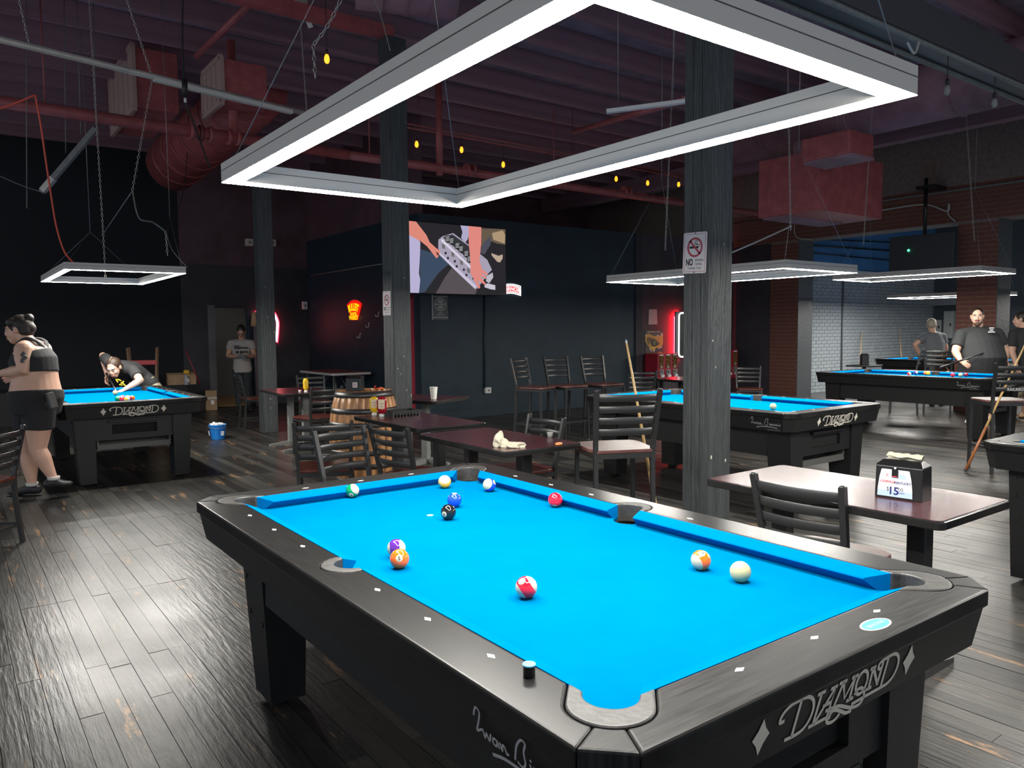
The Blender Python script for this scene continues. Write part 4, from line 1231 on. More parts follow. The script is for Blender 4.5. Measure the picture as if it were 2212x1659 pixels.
pk = GZ(811, 899, HT); squeeze((pk.x + 0.02, pk.y + 0.06, HT), R(-30), 'yellow squeeze mustard bottle behind the red ketchup bottle', 'mustard', 0.14, 0.036)
pm = GZ(661, 847, 0.72); squeeze((pm.x, pm.y, 0.72), R(-15), 'upright yellow mustard bottle on the far table', 'mustard', 0.15, 0.033, 0.03, lab='mustard')
pm = GZ(648, 847, 0.72)
t = empty('creamer_cup', (pm.x, pm.y, 0.72), 0, 'tiny white and red creamer cup left of the far mustard bottle', 'cup')
MB().lathe((0, 0, 0), [(0.014, 0), (0.019, 0.026)], 16).build('cup', MATS['capwhite'], t); MB().lathe((0, 0, 0.026), [(0.021, 0), (0.021, 0.003)], 16).build('lid', MATS['redplastic'], t)
# condiment tray
pt_ = GZ(868, 897, HT)
t = empty('condiment_tray', (pt_.x, pt_.y, HT), R(-2), 'low black plastic tray beside the ketchup bottle', 'tray')
M('trayblack', (0.02, 0.022, 0.022), 0.35)
for a, b in (((-0.13, -0.09), (0.13, -0.09)), ((0.13, -0.09), (0.13, 0.09)), ((0.13, 0.09), (-0.13, 0.09)), ((-0.13, 0.09), (-0.13, -0.09))):
    MB().bar((*a, 0.040), (*b, 0.040), 0.016, 0.012).build('rim', MATS['trayblack'], t)
MB().span((-0.12, -0.08, 0.012), (0.12, 0.08, 0.016)).build('bottom', MATS['trayblack'], t)
for k_ in range(9):
    MB().span((-0.122 + k_ * 0.029, -0.092, 0.0), (-0.112 + k_ * 0.029, -0.086, 0.036)).build('rib', MATS['trayblack'], t)
MB().span((-0.13, -0.09, 0.0), (-0.122, 0.09, 0.036)).span((0.122, -0.09, 0.0), (0.13, 0.09, 0.036)).span((-0.13, 0.082, 0.0), (0.13, 0.09, 0.036)).build('wall', MATS['trayblack'], t)
# foam cup
pf = GZ(937, 863, 0.72)
t = empty('foam_cup', (pf.x, pf.y, 0.72), 0, 'tall white foam cup on the dark square table', 'cup')
MB().lathe((0, 0, 0), [(0.027, 0), (0.030, 0.01), (0.041, 0.118), (0.041, 0.124)], 28, caps=True).build('cup', M('foam', (0.85, 0.84, 0.78), 0.7), t)
MB().lathe((0, 0, 0.124), [(0.044, 0), (0.045, 0.006), (0.041, 0.010)], 28).build('rim', MATS['foam'], t)
# crumpled napkin: an upright bunched knot with a flat tail
pn_ = GZ(1090, 966, HT)
t = empty('crumpled_napkin', (pn_.x, pn_.y, HT), R(-40), 'crumpled cream paper napkin on the table edge', 'napkin')
def crumple(rad, cx, cz, sq, seed, nm):
    cr = MB(); cr.ball((0, 0, 0), 1.0, 26, 16)
    rn = random.Random(seed); dirs = [Vector((rn.uniform(-1, 1), rn.uniform(-1, 1), rn.uniform(-1, 1))).normalized() for _ in range(16)]
    vv = []
    for p in cr.v:
        v = Vector(p).normalized()
        k = 1.0
        for i_, d in enumerate(dirs):
            c = v.dot(d)
            if c > 0.8: k += (0.35 if i_ % 2 else -0.35) * (c - 0.8) / 0.2
        q = Vector((v.x * rad * sq[0] * k, v.y * rad * sq[1] * k, v.z * rad * sq[2] * k)) + Vector((cx, 0, cz))
        vv.append((q.x, q.y, max(0.0005, q.z)))
    cr.v = vv; cr.sm = [False] * len(cr.sm)
    cr.build(nm, MATS['napkin'], t)
crumple(0.042, -0.03, 0.042, (0.85, 0.8, 1.15), 4, 'bunched_part')
crumple(0.05, 0.05, 0.012, (1.6, 0.62, 0.42), 9, 'flat_tail')
# small clear cup and orange lid
pp = GZ(1188, 944, HT)
t = empty('plastic_cup', (pp.x, pp.y, HT), 0, 'small pale clear plastic cup near the orange scrap', 'cup')
MB().lathe((0, 0, 0), [(0.016, 0), (0.021, 0.03), (0.022, 0.033)], 20).build('cup', M('clearcup', (0.55, 0.55, 0.53), 0.2, alpha=0.75), t)
pp = GZ(1207, 961, HT)
o = MB().lathe((0, 0, 0), [(0.018, 0), (0.024, 0.004), (0.022, 0.012), (0.008, 0.016)], 16).build('orange_peel', M('peel', (0.85, 0.30, 0.10), 0.5), loc=(pp.x, pp.y, HT)); o.scale = (1.1, 0.8, 1); tag(o, 'small orange scrap lying on the table corner', 'scrap')

# ------------------------------------------------------------------ cues
M('maple', (0.72, 0.47, 0.20), 0.35, var=0.12, vscale=4, stretch=(4, 4, 0.4)); M('buttbrown', (0.33, 0.12, 0.045), 0.3); M('cueblack', (0.012, 0.012, 0.014), 0.3); M('ferrule', (0.8, 0.8, 0.75), 0.4); M('tipblue', (0.15, 0.25, 0.35), 0.8)
def cue(butt, tip, label, shaft='maple', handle='buttbrown', length=None, group='pool cues'):
    b = Vector(butt); d = (Vector(tip) - b); L = length or d.length; d.normalize()
    t = empty('pool_cue', b, 0, label, 'pool cue', group)
    seg = lambda a, c, r0, r1, nm, mt: MB().cyl(d * (L * a), d * (L * c), r0, r1, n=12).build(nm, MATS[mt], t)
    seg(0, 0.012, 0.0145, 0.0148, 'bumper', 'cueblack'); seg(0.012, 0.33, 0.0148, 0.0122, 'handle', handle); seg(0.33, 0.98, 0.0122, 0.0068, 'shaft', shaft)
    seg(0.98, 0.993, 0.0068, 0.0066, 'ferrule', 'ferrule'); seg(0.993, 1.0, 0.0066, 0.006, 'tip', 'tipblue')
    return t
tp = GD(1352, 733, 5.28)
bt = GD(1427, 1160, 5.38); bt.z = 0.012
cue(bt, tp, 'maple pool cue leaning behind the bar stool next to the thick post', handle='maple')
b0 = GZ(2085, 1018, 0.012); q0 = GD(2206, 762, 7.35)
cue(b0, b0 + (q0 - b0).normalized() * 1.47, 'maple cue with brown handle leaning at the right edge')
b0 = GY(1871, 800, 8.25); b0.z = 0.01; cue((15.6, 8.3, 0.012), GY(1862, 716, 8.68), 'thin maple cue leaning against the grey brick wall, left one')
cue((17.6, 8.3, 0.012), GY(1943, 711, 8.68), 'thin maple cue leaning against the grey brick wall, right one')

# ------------------------------------------------------------------ bucket, boxes and clutter at the back
pb_ = GZ(471, 948, 0)
t = empty('ice_bucket', (pb_.x, pb_.y, 0), R(-20), 'blue metal bucket heaped with ice standing on the floor', 'bucket')
M('bucketblue', (0.015, 0.22, 0.72), 0.3, coat=0.2)
MB().lathe((0, 0, 0), [(0.085, 0), (0.088, 0.004), (0.115, 0.19), (0.12, 0.195), (0.12, 0.20), (0.110, 0.20), (0.106, 0.17)], 32, caps=False).lathe((0, 0, 0.004), [(0.001, 0), (0.086, 0)], 32, caps=False).build('pail', MATS['bucketblue'], t)
ice = MB(); rn = random.Random(2)
for k_ in range(26):
    a = rn.random() * 2 * PI; rr = 0.085 * math.sqrt(rn.random())
    ice.box((rr * math.cos(a), rr * math.sin(a), 0.19 + 0.018 * rn.random()), (0.035, 0.03, 0.03), Matrix.Rotation(rn.random() * 3, 3, Vector((rn.random(), rn.random(), 1))))
io = ice.build('ice', M('ice', (0.75, 0.76, 0.75), 0.4), t); io['kind'] = 'stuff'
for a in (-70, 35):
    d = Vector((math.sin(R(a)), -math.cos(R(a)), 0)); e = Vector((d.y * -1, d.x, 0))
    MB().prism(rrect(-0.022, 0.055, 0.022, 0.115, 0.005), d * 0.103, e, Vector((0, 0, 1)) + d * 0.14, d, 0.002).build('label_patch', MATS['sticker_white'], t)
    MB().mesh(text2d('BUD', 0.013), d * 0.1055 + Vector((0, 0, 0.096)) + d * 0.0138, e, Vector((0, 0, 1)) + d * 0.14, d).mesh(text2d('LIGHT', 0.011, 0.9), d * 0.1055 + Vector((0, 0, 0.074)) + d * 0.0108, e, Vector((0, 0, 1)) + d * 0.14, d).build('label_text', MATS['sticker_blue'], t)
MB().tube(catmull([(-0.118, 0, 0.195), (-0.10, -0.08, 0.17), (0, -0.126, 0.155), (0.10, -0.08, 0.17), (0.118, 0, 0.195)], 5), 0.0025, 6).build('handle', MATS['tubegrey'], t)
M('card', (0.40, 0.26, 0.15), 0.8, var=0.15, vscale=6); M('tape', (0.55, 0.5, 0.42), 0.35)
def carton(loc, rz, w_, d_, h, label, opened=False):
    t = empty('cardboard_box', loc, rz, label, 'box')
    if opened:
        for a, b in (((-w_ / 2, -d_ / 2), (w_ / 2, -d_ / 2)), ((w_ / 2, -d_ / 2), (w_ / 2, d_ / 2)), ((w_ / 2, d_ / 2), (-w_ / 2, d_ / 2)), ((-w_ / 2, d_ / 2), (-w_ / 2, -d_ / 2))):
            MB().bar((*a, h / 2), (*b, h / 2), 0.006, h).build('side', MATS['card'], t)
        MB().bar((-w_ / 2, -d_ / 2, h), (w_ / 2, -d_ / 2 - 0.001, h), 0.10, 0.005).build('flap', MATS['card'], t)
    else:
        MB().box((0, 0, h / 2), (w_, d_, h)).build('carton', MATS['card'], t, bevel=0.004)
        MB().box((0, 0, h * 0.62), (w_ + 0.002, d_ + 0.002, 0.045)).build('tape_band', MATS['tape'], t)
        MB().box((0.02, -d_ / 2 - 0.001, h * 0.4), (0.055, 0.002, 0.08)).build('paper_label', MATS['sticker_white'], t)
    return t
pb_ = GZ(460, 886, 0); carton((pb_.x, pb_.y + 0.1, 0), R(-12), 0.20, 0.18, 0.37, 'tall taped cardboard box on the floor left of the doorway')
pb_ = GZ(392, 830, 0.53); carton((pb_.x, min(pb_.y, 14.1), 0.53), R(-8), 0.46, 0.3, 0.20, 'open cardboard box on the dark stage behind the spray bottle', True)
pb_ = Vector((pb_.x + 0.02, min(pb_.y, 14.1) - 0.28, 0.53))
t = empty('spray_bottle', pb_, R(30), 'spray bottle with a yellow trigger in front of the open cardboard box', 'bottle')
MB().lathe((0, 0, 0), [(0.04, 0), (0.042, 0.01), (0.042, 0.14), (0.018, 0.19), (0.016, 0.205)], 20).build('bottle', M('clearish', (0.3, 0.3, 0.32), 0.25), t)
MB().span((-0.02, -0.055, 0.205), (0.02, 0.04, 0.265)).build('trigger_head', M('yellowplastic', (0.80, 0.48, 0.02), 0.4), t, bevel=0.008)
MB().tube([(0, -0.04, 0.21), (0, -0.06, 0.17), (0, -0.05, 0.15)], 0.008, 6).build('trigger', MATS['yellowplastic'], t)
MB().box((0, -0.043, 0.08), (0.05, 0.002, 0.06)).build('label_patch', MATS['sticker_white'], t)
# wooden high chair with a red crossbar behind the player
ph = GD(310, 790, 12.6)
t = empty('wooden_high_chair', (ph.x, ph.y, 0), R(-15), 'wooden high chair with a red bar, in the dark behind the player', 'chair')
M('oldwood', (0.22, 0.13, 0.08), 0.6)
for sx in (-1, 1):
    for sy in (-1, 1):
        MB().tube([(sx * 0.24, sy * 0.2, 0), (sx * 0.19, sy * 0.16, 0.75), (sx * 0.215, sy * 0.17, 1.22)], 0.018, 8).build('upright', MATS['oldwood'], t)
    MB().cyl((sx * 0.22, -0.19, 0.4), (sx * 0.22, 0.19, 0.4), 0.012, n=8).build('rung', MATS['oldwood'], t)
MB().box((0, 0, 0.62), (0.4, 0.34, 0.03)).build('seat', MATS['oldwood'], t, bevel=0.008)
MB().box((0, -0.17, 0.98), (0.42, 0.03, 0.075)).build('red_bar', M('redbar', (0.42, 0.015, 0.02), 0.4), t, bevel=0.006)
pr0 = GY(432, 842, 13.4); pr1 = GY(401, 758, 13.45)
pr0.z = max(pr0.z, 0.545)
o = MB().cyl(pr0, pr1, 0.011, n=8).build('broom_handle', M('broomred', (0.30, 0.03, 0.04), 0.4)); tag(o, 'thin red broom handle leaning behind the far left table', 'broom')
# bag on the stool
bp_ = BAGST.location
t = empty('handbag', (bp_.x, bp_.y, 0.722), R(40), 'brown and black leather bag sitting on a bar stool', 'bag')
M('leather', (0.035, 0.02, 0.015), 0.35, bump=0.1, bscale=60); M('leathertan', (0.16, 0.07, 0.03), 0.4)
mb = MB(); n = mb.pts([(-0.15, -0.09, 0), (0.15, -0.09, 0), (0.15, 0.09, 0), (-0.15, 0.09, 0), (-0.17, -0.06, 0.33), (0.17, -0.06, 0.33), (0.17, 0.06, 0.33), (-0.17, 0.06, 0.33)])
for q in ((0, 3, 2, 1), (4, 5, 6, 7), (0, 1, 5, 4), (1, 2, 6, 5), (2, 3, 7, 6), (3, 0, 4, 7)): mb.face([n + i for i in q])
mb.build('body', MATS['leather'], t, bevel=0.02, seg=3)
MB().bar((-0.1, -0.093, 0.02), (-0.115, -0.066, 0.33), 0.09, 0.006, up=(0, -1, 0)).build('tan_panel', MATS['leathertan'], t)
MB().bar((0.04, -0.088, 0.1), (0.04, -0.068, 0.32), 0.012, 0.006, up=(0, -1, 0)).build('zip', MATS['ferrule'], t)
MB().tube(catmull([(-0.16, 0, 0.33), (-0.2, -0.02, 0.15), (-0.26, -0.1, 0.005)], 5), 0.008, 6).build('strap', MATS['leathertan'], t)
MB().tube(catmull([(0.16, 0, 0.33), (0.2, -0.05, 0.2), (0.24, -0.12, 0.02)], 5), 0.008, 6).build('strap', MATS['leathertan'], t)
# ------------------------------------------------------------------ people
M('skin_pale', (0.62, 0.37, 0.27), 0.5, var=0.08, vscale=8); M('skin_mid', (0.50, 0.28, 0.19), 0.5, var=0.08, vscale=8)
M('shirt_black', (0.02, 0.021, 0.023), 0.85, bump=0.2, bscale=18); M('shirt_grey', (0.15, 0.165, 0.185), 0.85, bump=0.2, bscale=18); M('shirt_light', (0.36, 0.33, 0.31), 0.85, bump=0.2, bscale=18)
M('jeans_dark', (0.02, 0.024, 0.03), 0.8, bump=0.2, bscale=25); M('shorts_black', (0.016, 0.016, 0.018), 0.85, bump=0.3, bscale=30); M('camo', (0.22, 0.19, 0.13), 0.8, var=0.5, vscale=14)
M('hair_dark', (0.02, 0.014, 0.011), 0.5, bump=0.6, bscale=50, bstretch=(1, 1, 0.2)); M('hair_brown', (0.045, 0.026, 0.016), 0.45, bump=0.6, bscale=50); M('hair_grey', (0.42, 0.38, 0.30), 0.6, bump=0.4, bscale=60); M('beard', (0.07, 0.035, 0.02), 0.7, bump=0.6, bscale=60)
M('shoe_dark', (0.02, 0.02, 0.022), 0.5); M('shoe_white', (0.6, 0.58, 0.55), 0.6); M('boot_tan', (0.36, 0.19, 0.07), 0.6); M('eye_dark', (0.015, 0.012, 0.01), 0.2); M('eye_white', (0.7, 0.68, 0.65), 0.3); M('lip', (0.36, 0.13, 0.11), 0.5); M('ink_tattoo', (0.07, 0.075, 0.08), 0.7)

def remeshed(mb, name, mat, parent, voxel=0.008, smooth=3, fac=0.6):
    me = mb.data('tmp', mat)
    ob = bpy.data.objects.new('tmp', me); COL.objects.link(ob)
    r_ = ob.modifiers.new('r', 'REMESH'); r_.mode = 'VOXEL'; r_.voxel_size = voxel; r_.use_smooth_shade = True
    if smooth:
        s_ = ob.modifiers.new('s', 'SMOOTH'); s_.iterations = smooth; s_.factor = fac
    dg = bpy.context.evaluated_depsgraph_get()
    m2 = bpy.data.meshes.new_from_object(ob.evaluated_get(dg))
    m2.name = name
    m2.materials.clear(); m2.materials.append(mat)
    for p in m2.polygons: p.use_smooth = True
    bpy.data.objects.remove(ob); bpy.data.meshes.remove(me)
    o = bpy.data.objects.new(name, m2); COL.objects.link(o); o.parent = parent
    return o
def limb(mb, pts, rads, n=14, side=None):
    """tube with spheres on its joints"""
    mb.tube(pts, rads, n, side=side)
    for p, r_ in ((pts[0], rads[0]), (pts[-1], rads[-1])):
        rr = r_ if not isinstance(r_, (tuple, list)) else min(r_)
        mb.ball(p, rr * 0.99, 12, 8)
def lerp(a, b, t): return Vector(a).lerp(Vector(b), t)
def hand(mb, wr, d, nrm, thumb, k=1.0, curl=0.35, spread=1.0):
    """palm, four unequal bent fingers and a thumb leaving the side of the palm"""
    d = Vector(d).normalized(); nrm = Vector(nrm); nrm = (nrm - d * nrm.dot(d)).normalized(); s = d.cross(nrm)
    if s.dot(Vector(thumb)) < 0: s = -s
    wr = Vector(wr)
    mb.tube([wr, wr + d * 0.03 * k, wr + d * 0.065 * k, wr + d * 0.092 * k], [(0.026 * k, 0.020 * k), (0.034 * k, 0.018 * k), (0.042 * k, 0.017 * k), (0.040 * k, 0.014 * k)], 12, side=s)
    for i, (off, ln) in enumerate(((0.032, 0.070), (0.011, 0.080), (-0.011, 0.074), (-0.031, 0.058))):
        b = wr + d * 0.088 * k + s * off * k
        dd = (d + s * off * 2.0 * spread).normalized()
        p1 = b + dd * ln * 0.45 * k + nrm * curl * 0.012
        a = curl * 0.9
        d2 = (dd * math.cos(a) + nrm * math.sin(a)); p2 = p1 + d2 * ln * 0.32 * k
        d3 = (dd * math.cos(a * 1.9) + nrm * math.sin(a * 1.9)); p3 = p2 + d3 * ln * 0.26 * k
        mb.tube([b - dd * 0.01, b, p1, p2, p3], [0.0105 * k, 0.0105 * k, 0.0098 * k, 0.0092 * k, 0.0075 * k], 8); mb.ball(p3, 0.0076 * k, 8, 6)
    b = wr + d * 0.028 * k + s * 0.030 * k
    p1 = b + (d * 0.6 + s * 0.75 + nrm * 0.25).normalized() * 0.038 * k; p2 = p1 + (d * 0.9 + s * 0.3 + nrm * 0.35).normalized() * 0.034 * k
    mb.tube([b - s * 0.012 * k, b, p1, p2], [0.014 * k, 0.014 * k, 0.0115 * k, 0.009 * k], 8); mb.ball(p2, 0.009 * k, 8, 6)
def head_shape(mb, c, f, upv, k=1.0, jaw=1.0, chub=1.0):
    """c centre of the head, f face direction"""
    c = Vector(c); f = Vector(f).normalized(); upv = Vector(upv); upv = (upv - f * upv.dot(f)).normalized(); s = f.cross(upv)
    rot = Matrix((s, f, upv)).transposed()
    at = lambda x, y, z: c + (s * x + f * y + upv * z) * k
    B = lambda p, r_: mb.ball(p, tuple(q * k for q in r_), 18, 12, rot)
    B(at(0, -0.015, 0.025), (0.074, 0.093, 0.088))
    B(at(0, 0.022, -0.03), (0.060 * chub, 0.068, 0.078))
    B(at(0, 0.045, -0.085), (0.040 * jaw * chub, 0.040, 0.030))
    B(at(0, 0.078, 0.022), (0.046, 0.018, 0.014))
    mb.tube([at(0, 0.088, 0.012), at(0, 0.104, -0.020), at(0, 0.098, -0.034)], [0.008 * k, 0.012 * k, 0.013 * k], 8)
    for sg in (-1, 1):
        B(at(sg * 0.077, -0.008, -0.008), (0.009, 0.020, 0.031)); B(at(sg * 0.036, 0.066, -0.030), (0.020, 0.018, 0.022)); B(at(sg * 0.012, 0.098, -0.036), (0.009, 0.009, 0.007))
    B(at(0, 0.088, -0.062), (0.024, 0.012, 0.012))
    return at, rot
def face_parts(parent, at, rot, k, brow='hair_dark', eyes=True, glasses=False):
    for sg in (-1, 1):
        if eyes:
            e = MB().ball(at(sg * 0.031, 0.080, 0.004), (0.013 * k, 0.008 * k, 0.0085 * k), 12, 8, rot).build('eye', MATS['eye_white'], parent)
            MB().ball(at(sg * 0.031, 0.0865, 0.003), 0.0055 * k, 10, 6, rot).build('iris', MATS['eye_dark'], e)
        MB().tube([at(sg * 0.014, 0.093, 0.020), at(sg * 0.032, 0.092, 0.026), at(sg * 0.050, 0.078, 0.020)], [0.004 * k, 0.005 * k, 0.003 * k], 6).build('eyebrow', MATS[brow], parent)
        if glasses:
            MB().tube([at(sg * 0.033 + 0.018 * math.cos(a_ * PI / 6), 0.098, 0.002 + 0.014 * math.sin(a_ * PI / 6)) for a_ in range(13)], 0.0022 * k, 5).build('spectacle_rim', MATS['eye_dark'], parent)
    MB().tube([at(-0.024, 0.090, -0.060), at(0, 0.101, -0.057), at(0.024, 0.090, -0.060)], [0.003 * k, 0.006 * k, 0.003 * k], 6).build('upper_lip', MATS['lip'], parent)
    MB().tube([at(-0.020, 0.090, -0.066), at(0, 0.099, -0.069), at(0.020, 0.090, -0.066)], [0.003 * k, 0.006 * k, 0.003 * k], 6).build('lower_lip', MATS['lip'], parent)
def foot(mb, an, toe, k=1.0, r_=0.04):
    an = Vector(an); toe = Vector(toe); d = (toe - an); d.z = 0 if abs(d.z) < 0.06 else d.z
    h = an - (toe - an).normalized() * 0.05; h.z = an.z - 0.035
    mb.tube([h, lerp(h, toe, 0.35) + Vector((0, 0, 0.012)), lerp(h, toe, 0.72), toe], [(0.034 * k, 0.036 * k), (0.041 * k, 0.042 * k), (0.046 * k, 0.028 * k), (0.034 * k, 0.02 * k)], 12)
    mb.ball(h, 0.035 * k, 10, 8); mb.ball(toe, (0.034 * k, 0.034 * k, 0.021 * k), 10, 8)

def person(label, J, g=1.0, skin='skin_pale', shirt='shirt_black', sleeves=0.55, pants='jeans_dark', pantlen=1.0, shoe='shoe_dark', belly=0.0, torso=None, hands=None, k=1.0, facek=1.0, glasses=False, brow='hair_dark', chub=1.0, shirt_low=0.25, vox=0.008, arm=1.0, legr=1.0, noshirt=False, nopants=False):
    """J: joints in world space. Root stands between the feet."""
    root = (J['anL'] + J['anR']) / 2; root = Vector((root.x, root.y, 0))
    P = {n: (v - root if n not in ('face', 'up') else Vector(v)) for n, v in J.items()}
    t = empty('person', root, 0, label, 'person')
    side = (P['shR'] - P['shL']).normalized()
    fr = side.cross((P['neck'] - P['pelvis']).normalized()) * -1
    if fr.dot(P['face']) < 0: fr = -fr
    pv, ws, cs, nk = P['pelvis'], P['waist'], P['chest'], P['neck']
    low = (P['hipL'] + P['hipR']) / 2 + (pv - ws).normalized() * 0.05
    sw = (P['shR'] - P['shL']).length / 2
    T = torso or [(0.135, 0.10), (0.165, 0.115), (0.145, 0.105), (0.165, 0.115), (sw * 0.92, 0.095), (sw * 0.55, 0.075)]
    bf = fr * belly
    pts = [low, pv + bf * 0.4, ws + bf, cs + bf * 0.3, lerp(cs, nk, 0.62), lerp(cs, nk, 0.9)]
    T = [(a * g, b * g) for a, b in T]
    def torso_tube(mb, i0, i1, inf):
        mb.tube(pts[i0:i1], [(a + inf, b + inf) for a, b in T[i0:i1]], 22, side=side)
    def arms(mb, frac, inf, whole=True):
        for s in 'LR':
            sh, el, wr = P['sh' + s], P['el' + s], P['wr' + s]
            ra = [0.056 * g * arm, 0.050 * g * arm, 0.045 * arm * (0.5 + 0.5 * g), 0.043 * arm * (0.5 + 0.5 * g), 0.026]
            if frac >= 1:
                limb(mb, [sh, lerp(sh, el, 0.5), el, lerp(el, wr, 0.3), wr], ra)
            else:
                e = lerp(sh, el, frac); d = (el - sh).normalized()
                mb.tube([sh, lerp(sh, el, frac * 0.5), e], [ra[0] + inf, ra[0] + inf * 1.1, ra[1] + inf * 1.8], 14); mb.ball(sh, ra[0] + inf, 14, 10)
            mb.tube([lerp(nk, cs, 0.3), sh], [0.07 * g + inf, ra[0] + inf * 0.9], 12)
    def legs(mb, frac, inf):
        for s in 'LR':
            hp, kn, an = P['hip' + s], P['kn' + s], P['an' + s]
            rl = [0.088 * g * legr, 0.075 * g * legr, 0.055 * legr * (0.4 + 0.6 * g), 0.055 * legr * (0.4 + 0.6 * g), 0.034]
            cal = lerp(kn, an, 0.3)
            if frac >= 1: limb(mb, [hp, lerp(hp, kn, 0.5), kn, cal, an], [r_ + inf for r_ in rl])
            else:
                e = lerp(hp, kn, frac * 2) if frac <= 0.5 else lerp(kn, an, (frac - 0.5) * 2)
                mb.tube([hp, lerp(hp, e, 0.5), e], [rl[0] + inf, (rl[0] + rl[1]) / 2 + inf * 1.2, rl[1] + inf * 1.6 if frac <= 0.5 else rl[2] + inf * 1.6], 16); mb.ball(hp, rl[0] + inf, 14, 10)
    bm_ = MB()
    torso_tube(bm_, 0, 6, -0.002); arms(bm_, 1, 0); legs(bm_, 1, 0)
    hd = P['head']
    bm_.tube([lerp(cs, nk, 0.85), nk, lerp(nk, hd, 0.75)], [0.075 * (0.5 + 0.5 * g), 0.058 * (0.5 + 0.5 * g), 0.055 * (0.5 + 0.5 * g)], 14)
    upv = P.get('up') or (hd - nk).normalized()
    at, rot = head_shape(bm_, hd, P['face'], upv, facek, chub=chub)
    for s in 'LR':
        foot(bm_, P['an' + s], P['to' + s], 0.9)
        hs = (hands or {}).get(s, {})
        dflt = (P['wr' + s] - P['el' + s])
        hand(bm_, P['wr' + s], hs.get('d', dflt), hs.get('n', -side if s == 'R' else side), hs.get('t', P['face']), hs.get('k', 1.0) * 0.98, hs.get('c', 0.4))
    body = remeshed(bm_, 'body', MATS[skin], t, vox)
    face_parts(body, at, rot, facek, brow, glasses=glasses)
    if not noshirt:
        sm = MB(); i0 = 1
        lowpt = lerp(pts[1], pts[2], shirt_low - 0.5) if shirt_low < 0.5 else pts[1]
        sm.tube([lerp(pts[0], pts[1], shirt_low)] + pts[1:], [(T[1][0] + 0.016, T[1][1] + 0.016)] + [(a + 0.012, b + 0.012) for a, b in T[1:]], 24, side=side)
        arms(sm, sleeves, 0.011)
        remeshed(sm, 'tshirt', MATS[shirt], t, vox + 0.001, 4)
    if not nopants:
        pm = MB(); pm.tube([pts[0] - (pts[1] - pts[0]).normalized() * 0.02, pts[0], pts[1], lerp(pts[1], pts[2], 0.35)], [(T[0][0] * 0.9, T[0][1] * 0.9), (T[0][0] + 0.008, T[0][1] + 0.008), (T[1][0] + 0.008, T[1][1] + 0.008), (T[1][0] + 0.003, T[1][1] + 0.003)], 22, side=side)
        legs(pm, pantlen, 0.012)
        remeshed(pm, 'trousers' if pantlen > 0.8 else 'shorts', MATS[pants], t, vox + 0.001, 3)
    for s in 'LR':
        fm = MB(); foot(fm, P['an' + s], P['to' + s], 1.12); remeshed(fm, 'shoe', MATS[shoe], t, 0.008, 2)
    return t, P, at, rot, body
def hair_cap(t, at, rot, k, mat, front=0.35, drop=-0.02, name='hair', extra=None):
    """shell over crown and back; front = where the hairline starts"""
    mb = MB()
    mb.ball(at(0, -0.024, 0.032), (0.081 * k, 0.096 * k, 0.090 * k), 20, 14, rot)
    mb.ball(at(0, -0.055, drop), (0.074 * k, 0.060 * k, 0.070 * k), 16, 10, rot)
    if extra: extra(mb)
    return remeshed(mb, name, MATS[mat], t, 0.008, 2)

# --- the player bending over the far left table
dp = 9.75
J = dict(pelvis=GD(318, 832, 9.98), waist=GD(303, 815, 9.95), chest=GD(283, 800, 9.85), neck=GD(258, 795, 9.62), head=GD(246, 794, 9.50), face=Vector((-0.50, -0.75, -0.45)),
         up=Vector((-0.5, -0.6, 0.8)), shR=GD(236, 783, 9.62), elR=GD(222, 768, 9.95), wrR=GD(232, 812, 9.92), shL=GD(288, 800, 9.55), elL=GD(303, 822, 9.42), wrL=GD(270, 841, 9.30),
         hipR=GD(306, 840, 10.05), hipL=GD(334, 840, 9.95), knR=GD(305, 905, 10.2), knL=GD(345, 905, 10.1), anR=GD(305, 962, 10.35), anL=GD(350, 962, 10.3), toR=GD(290, 972, 10.12), toL=GD(335, 972, 10.08))
for s in 'LR':
    J['an' + s].z = 0.085; J['to' + s].z = 0.03
t, P, at, rot, body = person('person with long brown hair and black T-shirt bending over the far left table', J, 1.0, 'skin_pale', 'shirt_black', 0.62, 'camo', 0.55, 'shoe_dark', hands={'L': dict(d=(-0.75, -0.5, -0.25), n=(0, 0, -1), t=(-0.4, 0.6, 0.5), c=0.25), 'R': dict(d=(-0.2, -0.4, -0.8), c=0.9)}, facek=1.03, brow='hair_brown')
hair_cap(t, at, rot, 1.03, 'hair_brown', extra=lambda mb: (mb.tube([at(0.05, -0.06, 0.0), at(0.085, -0.07, -0.06), at(0.075, -0.05, -0.13)], [0.03, 0.03, 0.02], 10), mb.tube([at(-0.05, -0.06, 0.0), at(-0.06, -0.08, -0.07), at(-0.03, -0.09, -0.12)], [0.03, 0.03, 0.02], 10)))
MB().tube([at(0, 0.04, 0.118), at(0, -0.03, 0.130), at(0, -0.08, 0.10)], 0.003, 6).build('hair_parting', MATS['skin_pale'], body)
gm = MB(); gm.ball(at(0, 0.074, -0.088), (0.032, 0.025, 0.024), 12, 8, rot); remeshed(gm, 'beard', MATS['hair_brown'], t, 0.006, 2)
pr = GD(258, 826, 9.40) - t.location
yl = M('print_yellow', (0.65, 0.50, 0.03), 0.8)
for k_, (dx, dz, a) in enumerate(((0.0, 0.03, 0.5), (0.035, 0.0, -0.7), (-0.03, 0.02, 1.1), (0.02, -0.03, 0.2), (0.055, -0.025, 0.9))):
    q = pr + RT * dx + Vector((0, 0, dz))
    MB().box(q, (0.045, 0.012, 0.012), Matrix.Rotation(a, 3, 'Y')).build('shirt_print', yl, t)
wl = P['wrL'] + t.location
cue(GD(226, 800, 10.1), GZ(250, 843, 0.79), 'dark cue held by the player bending over the far left table', 'cueblack', 'cueblack')
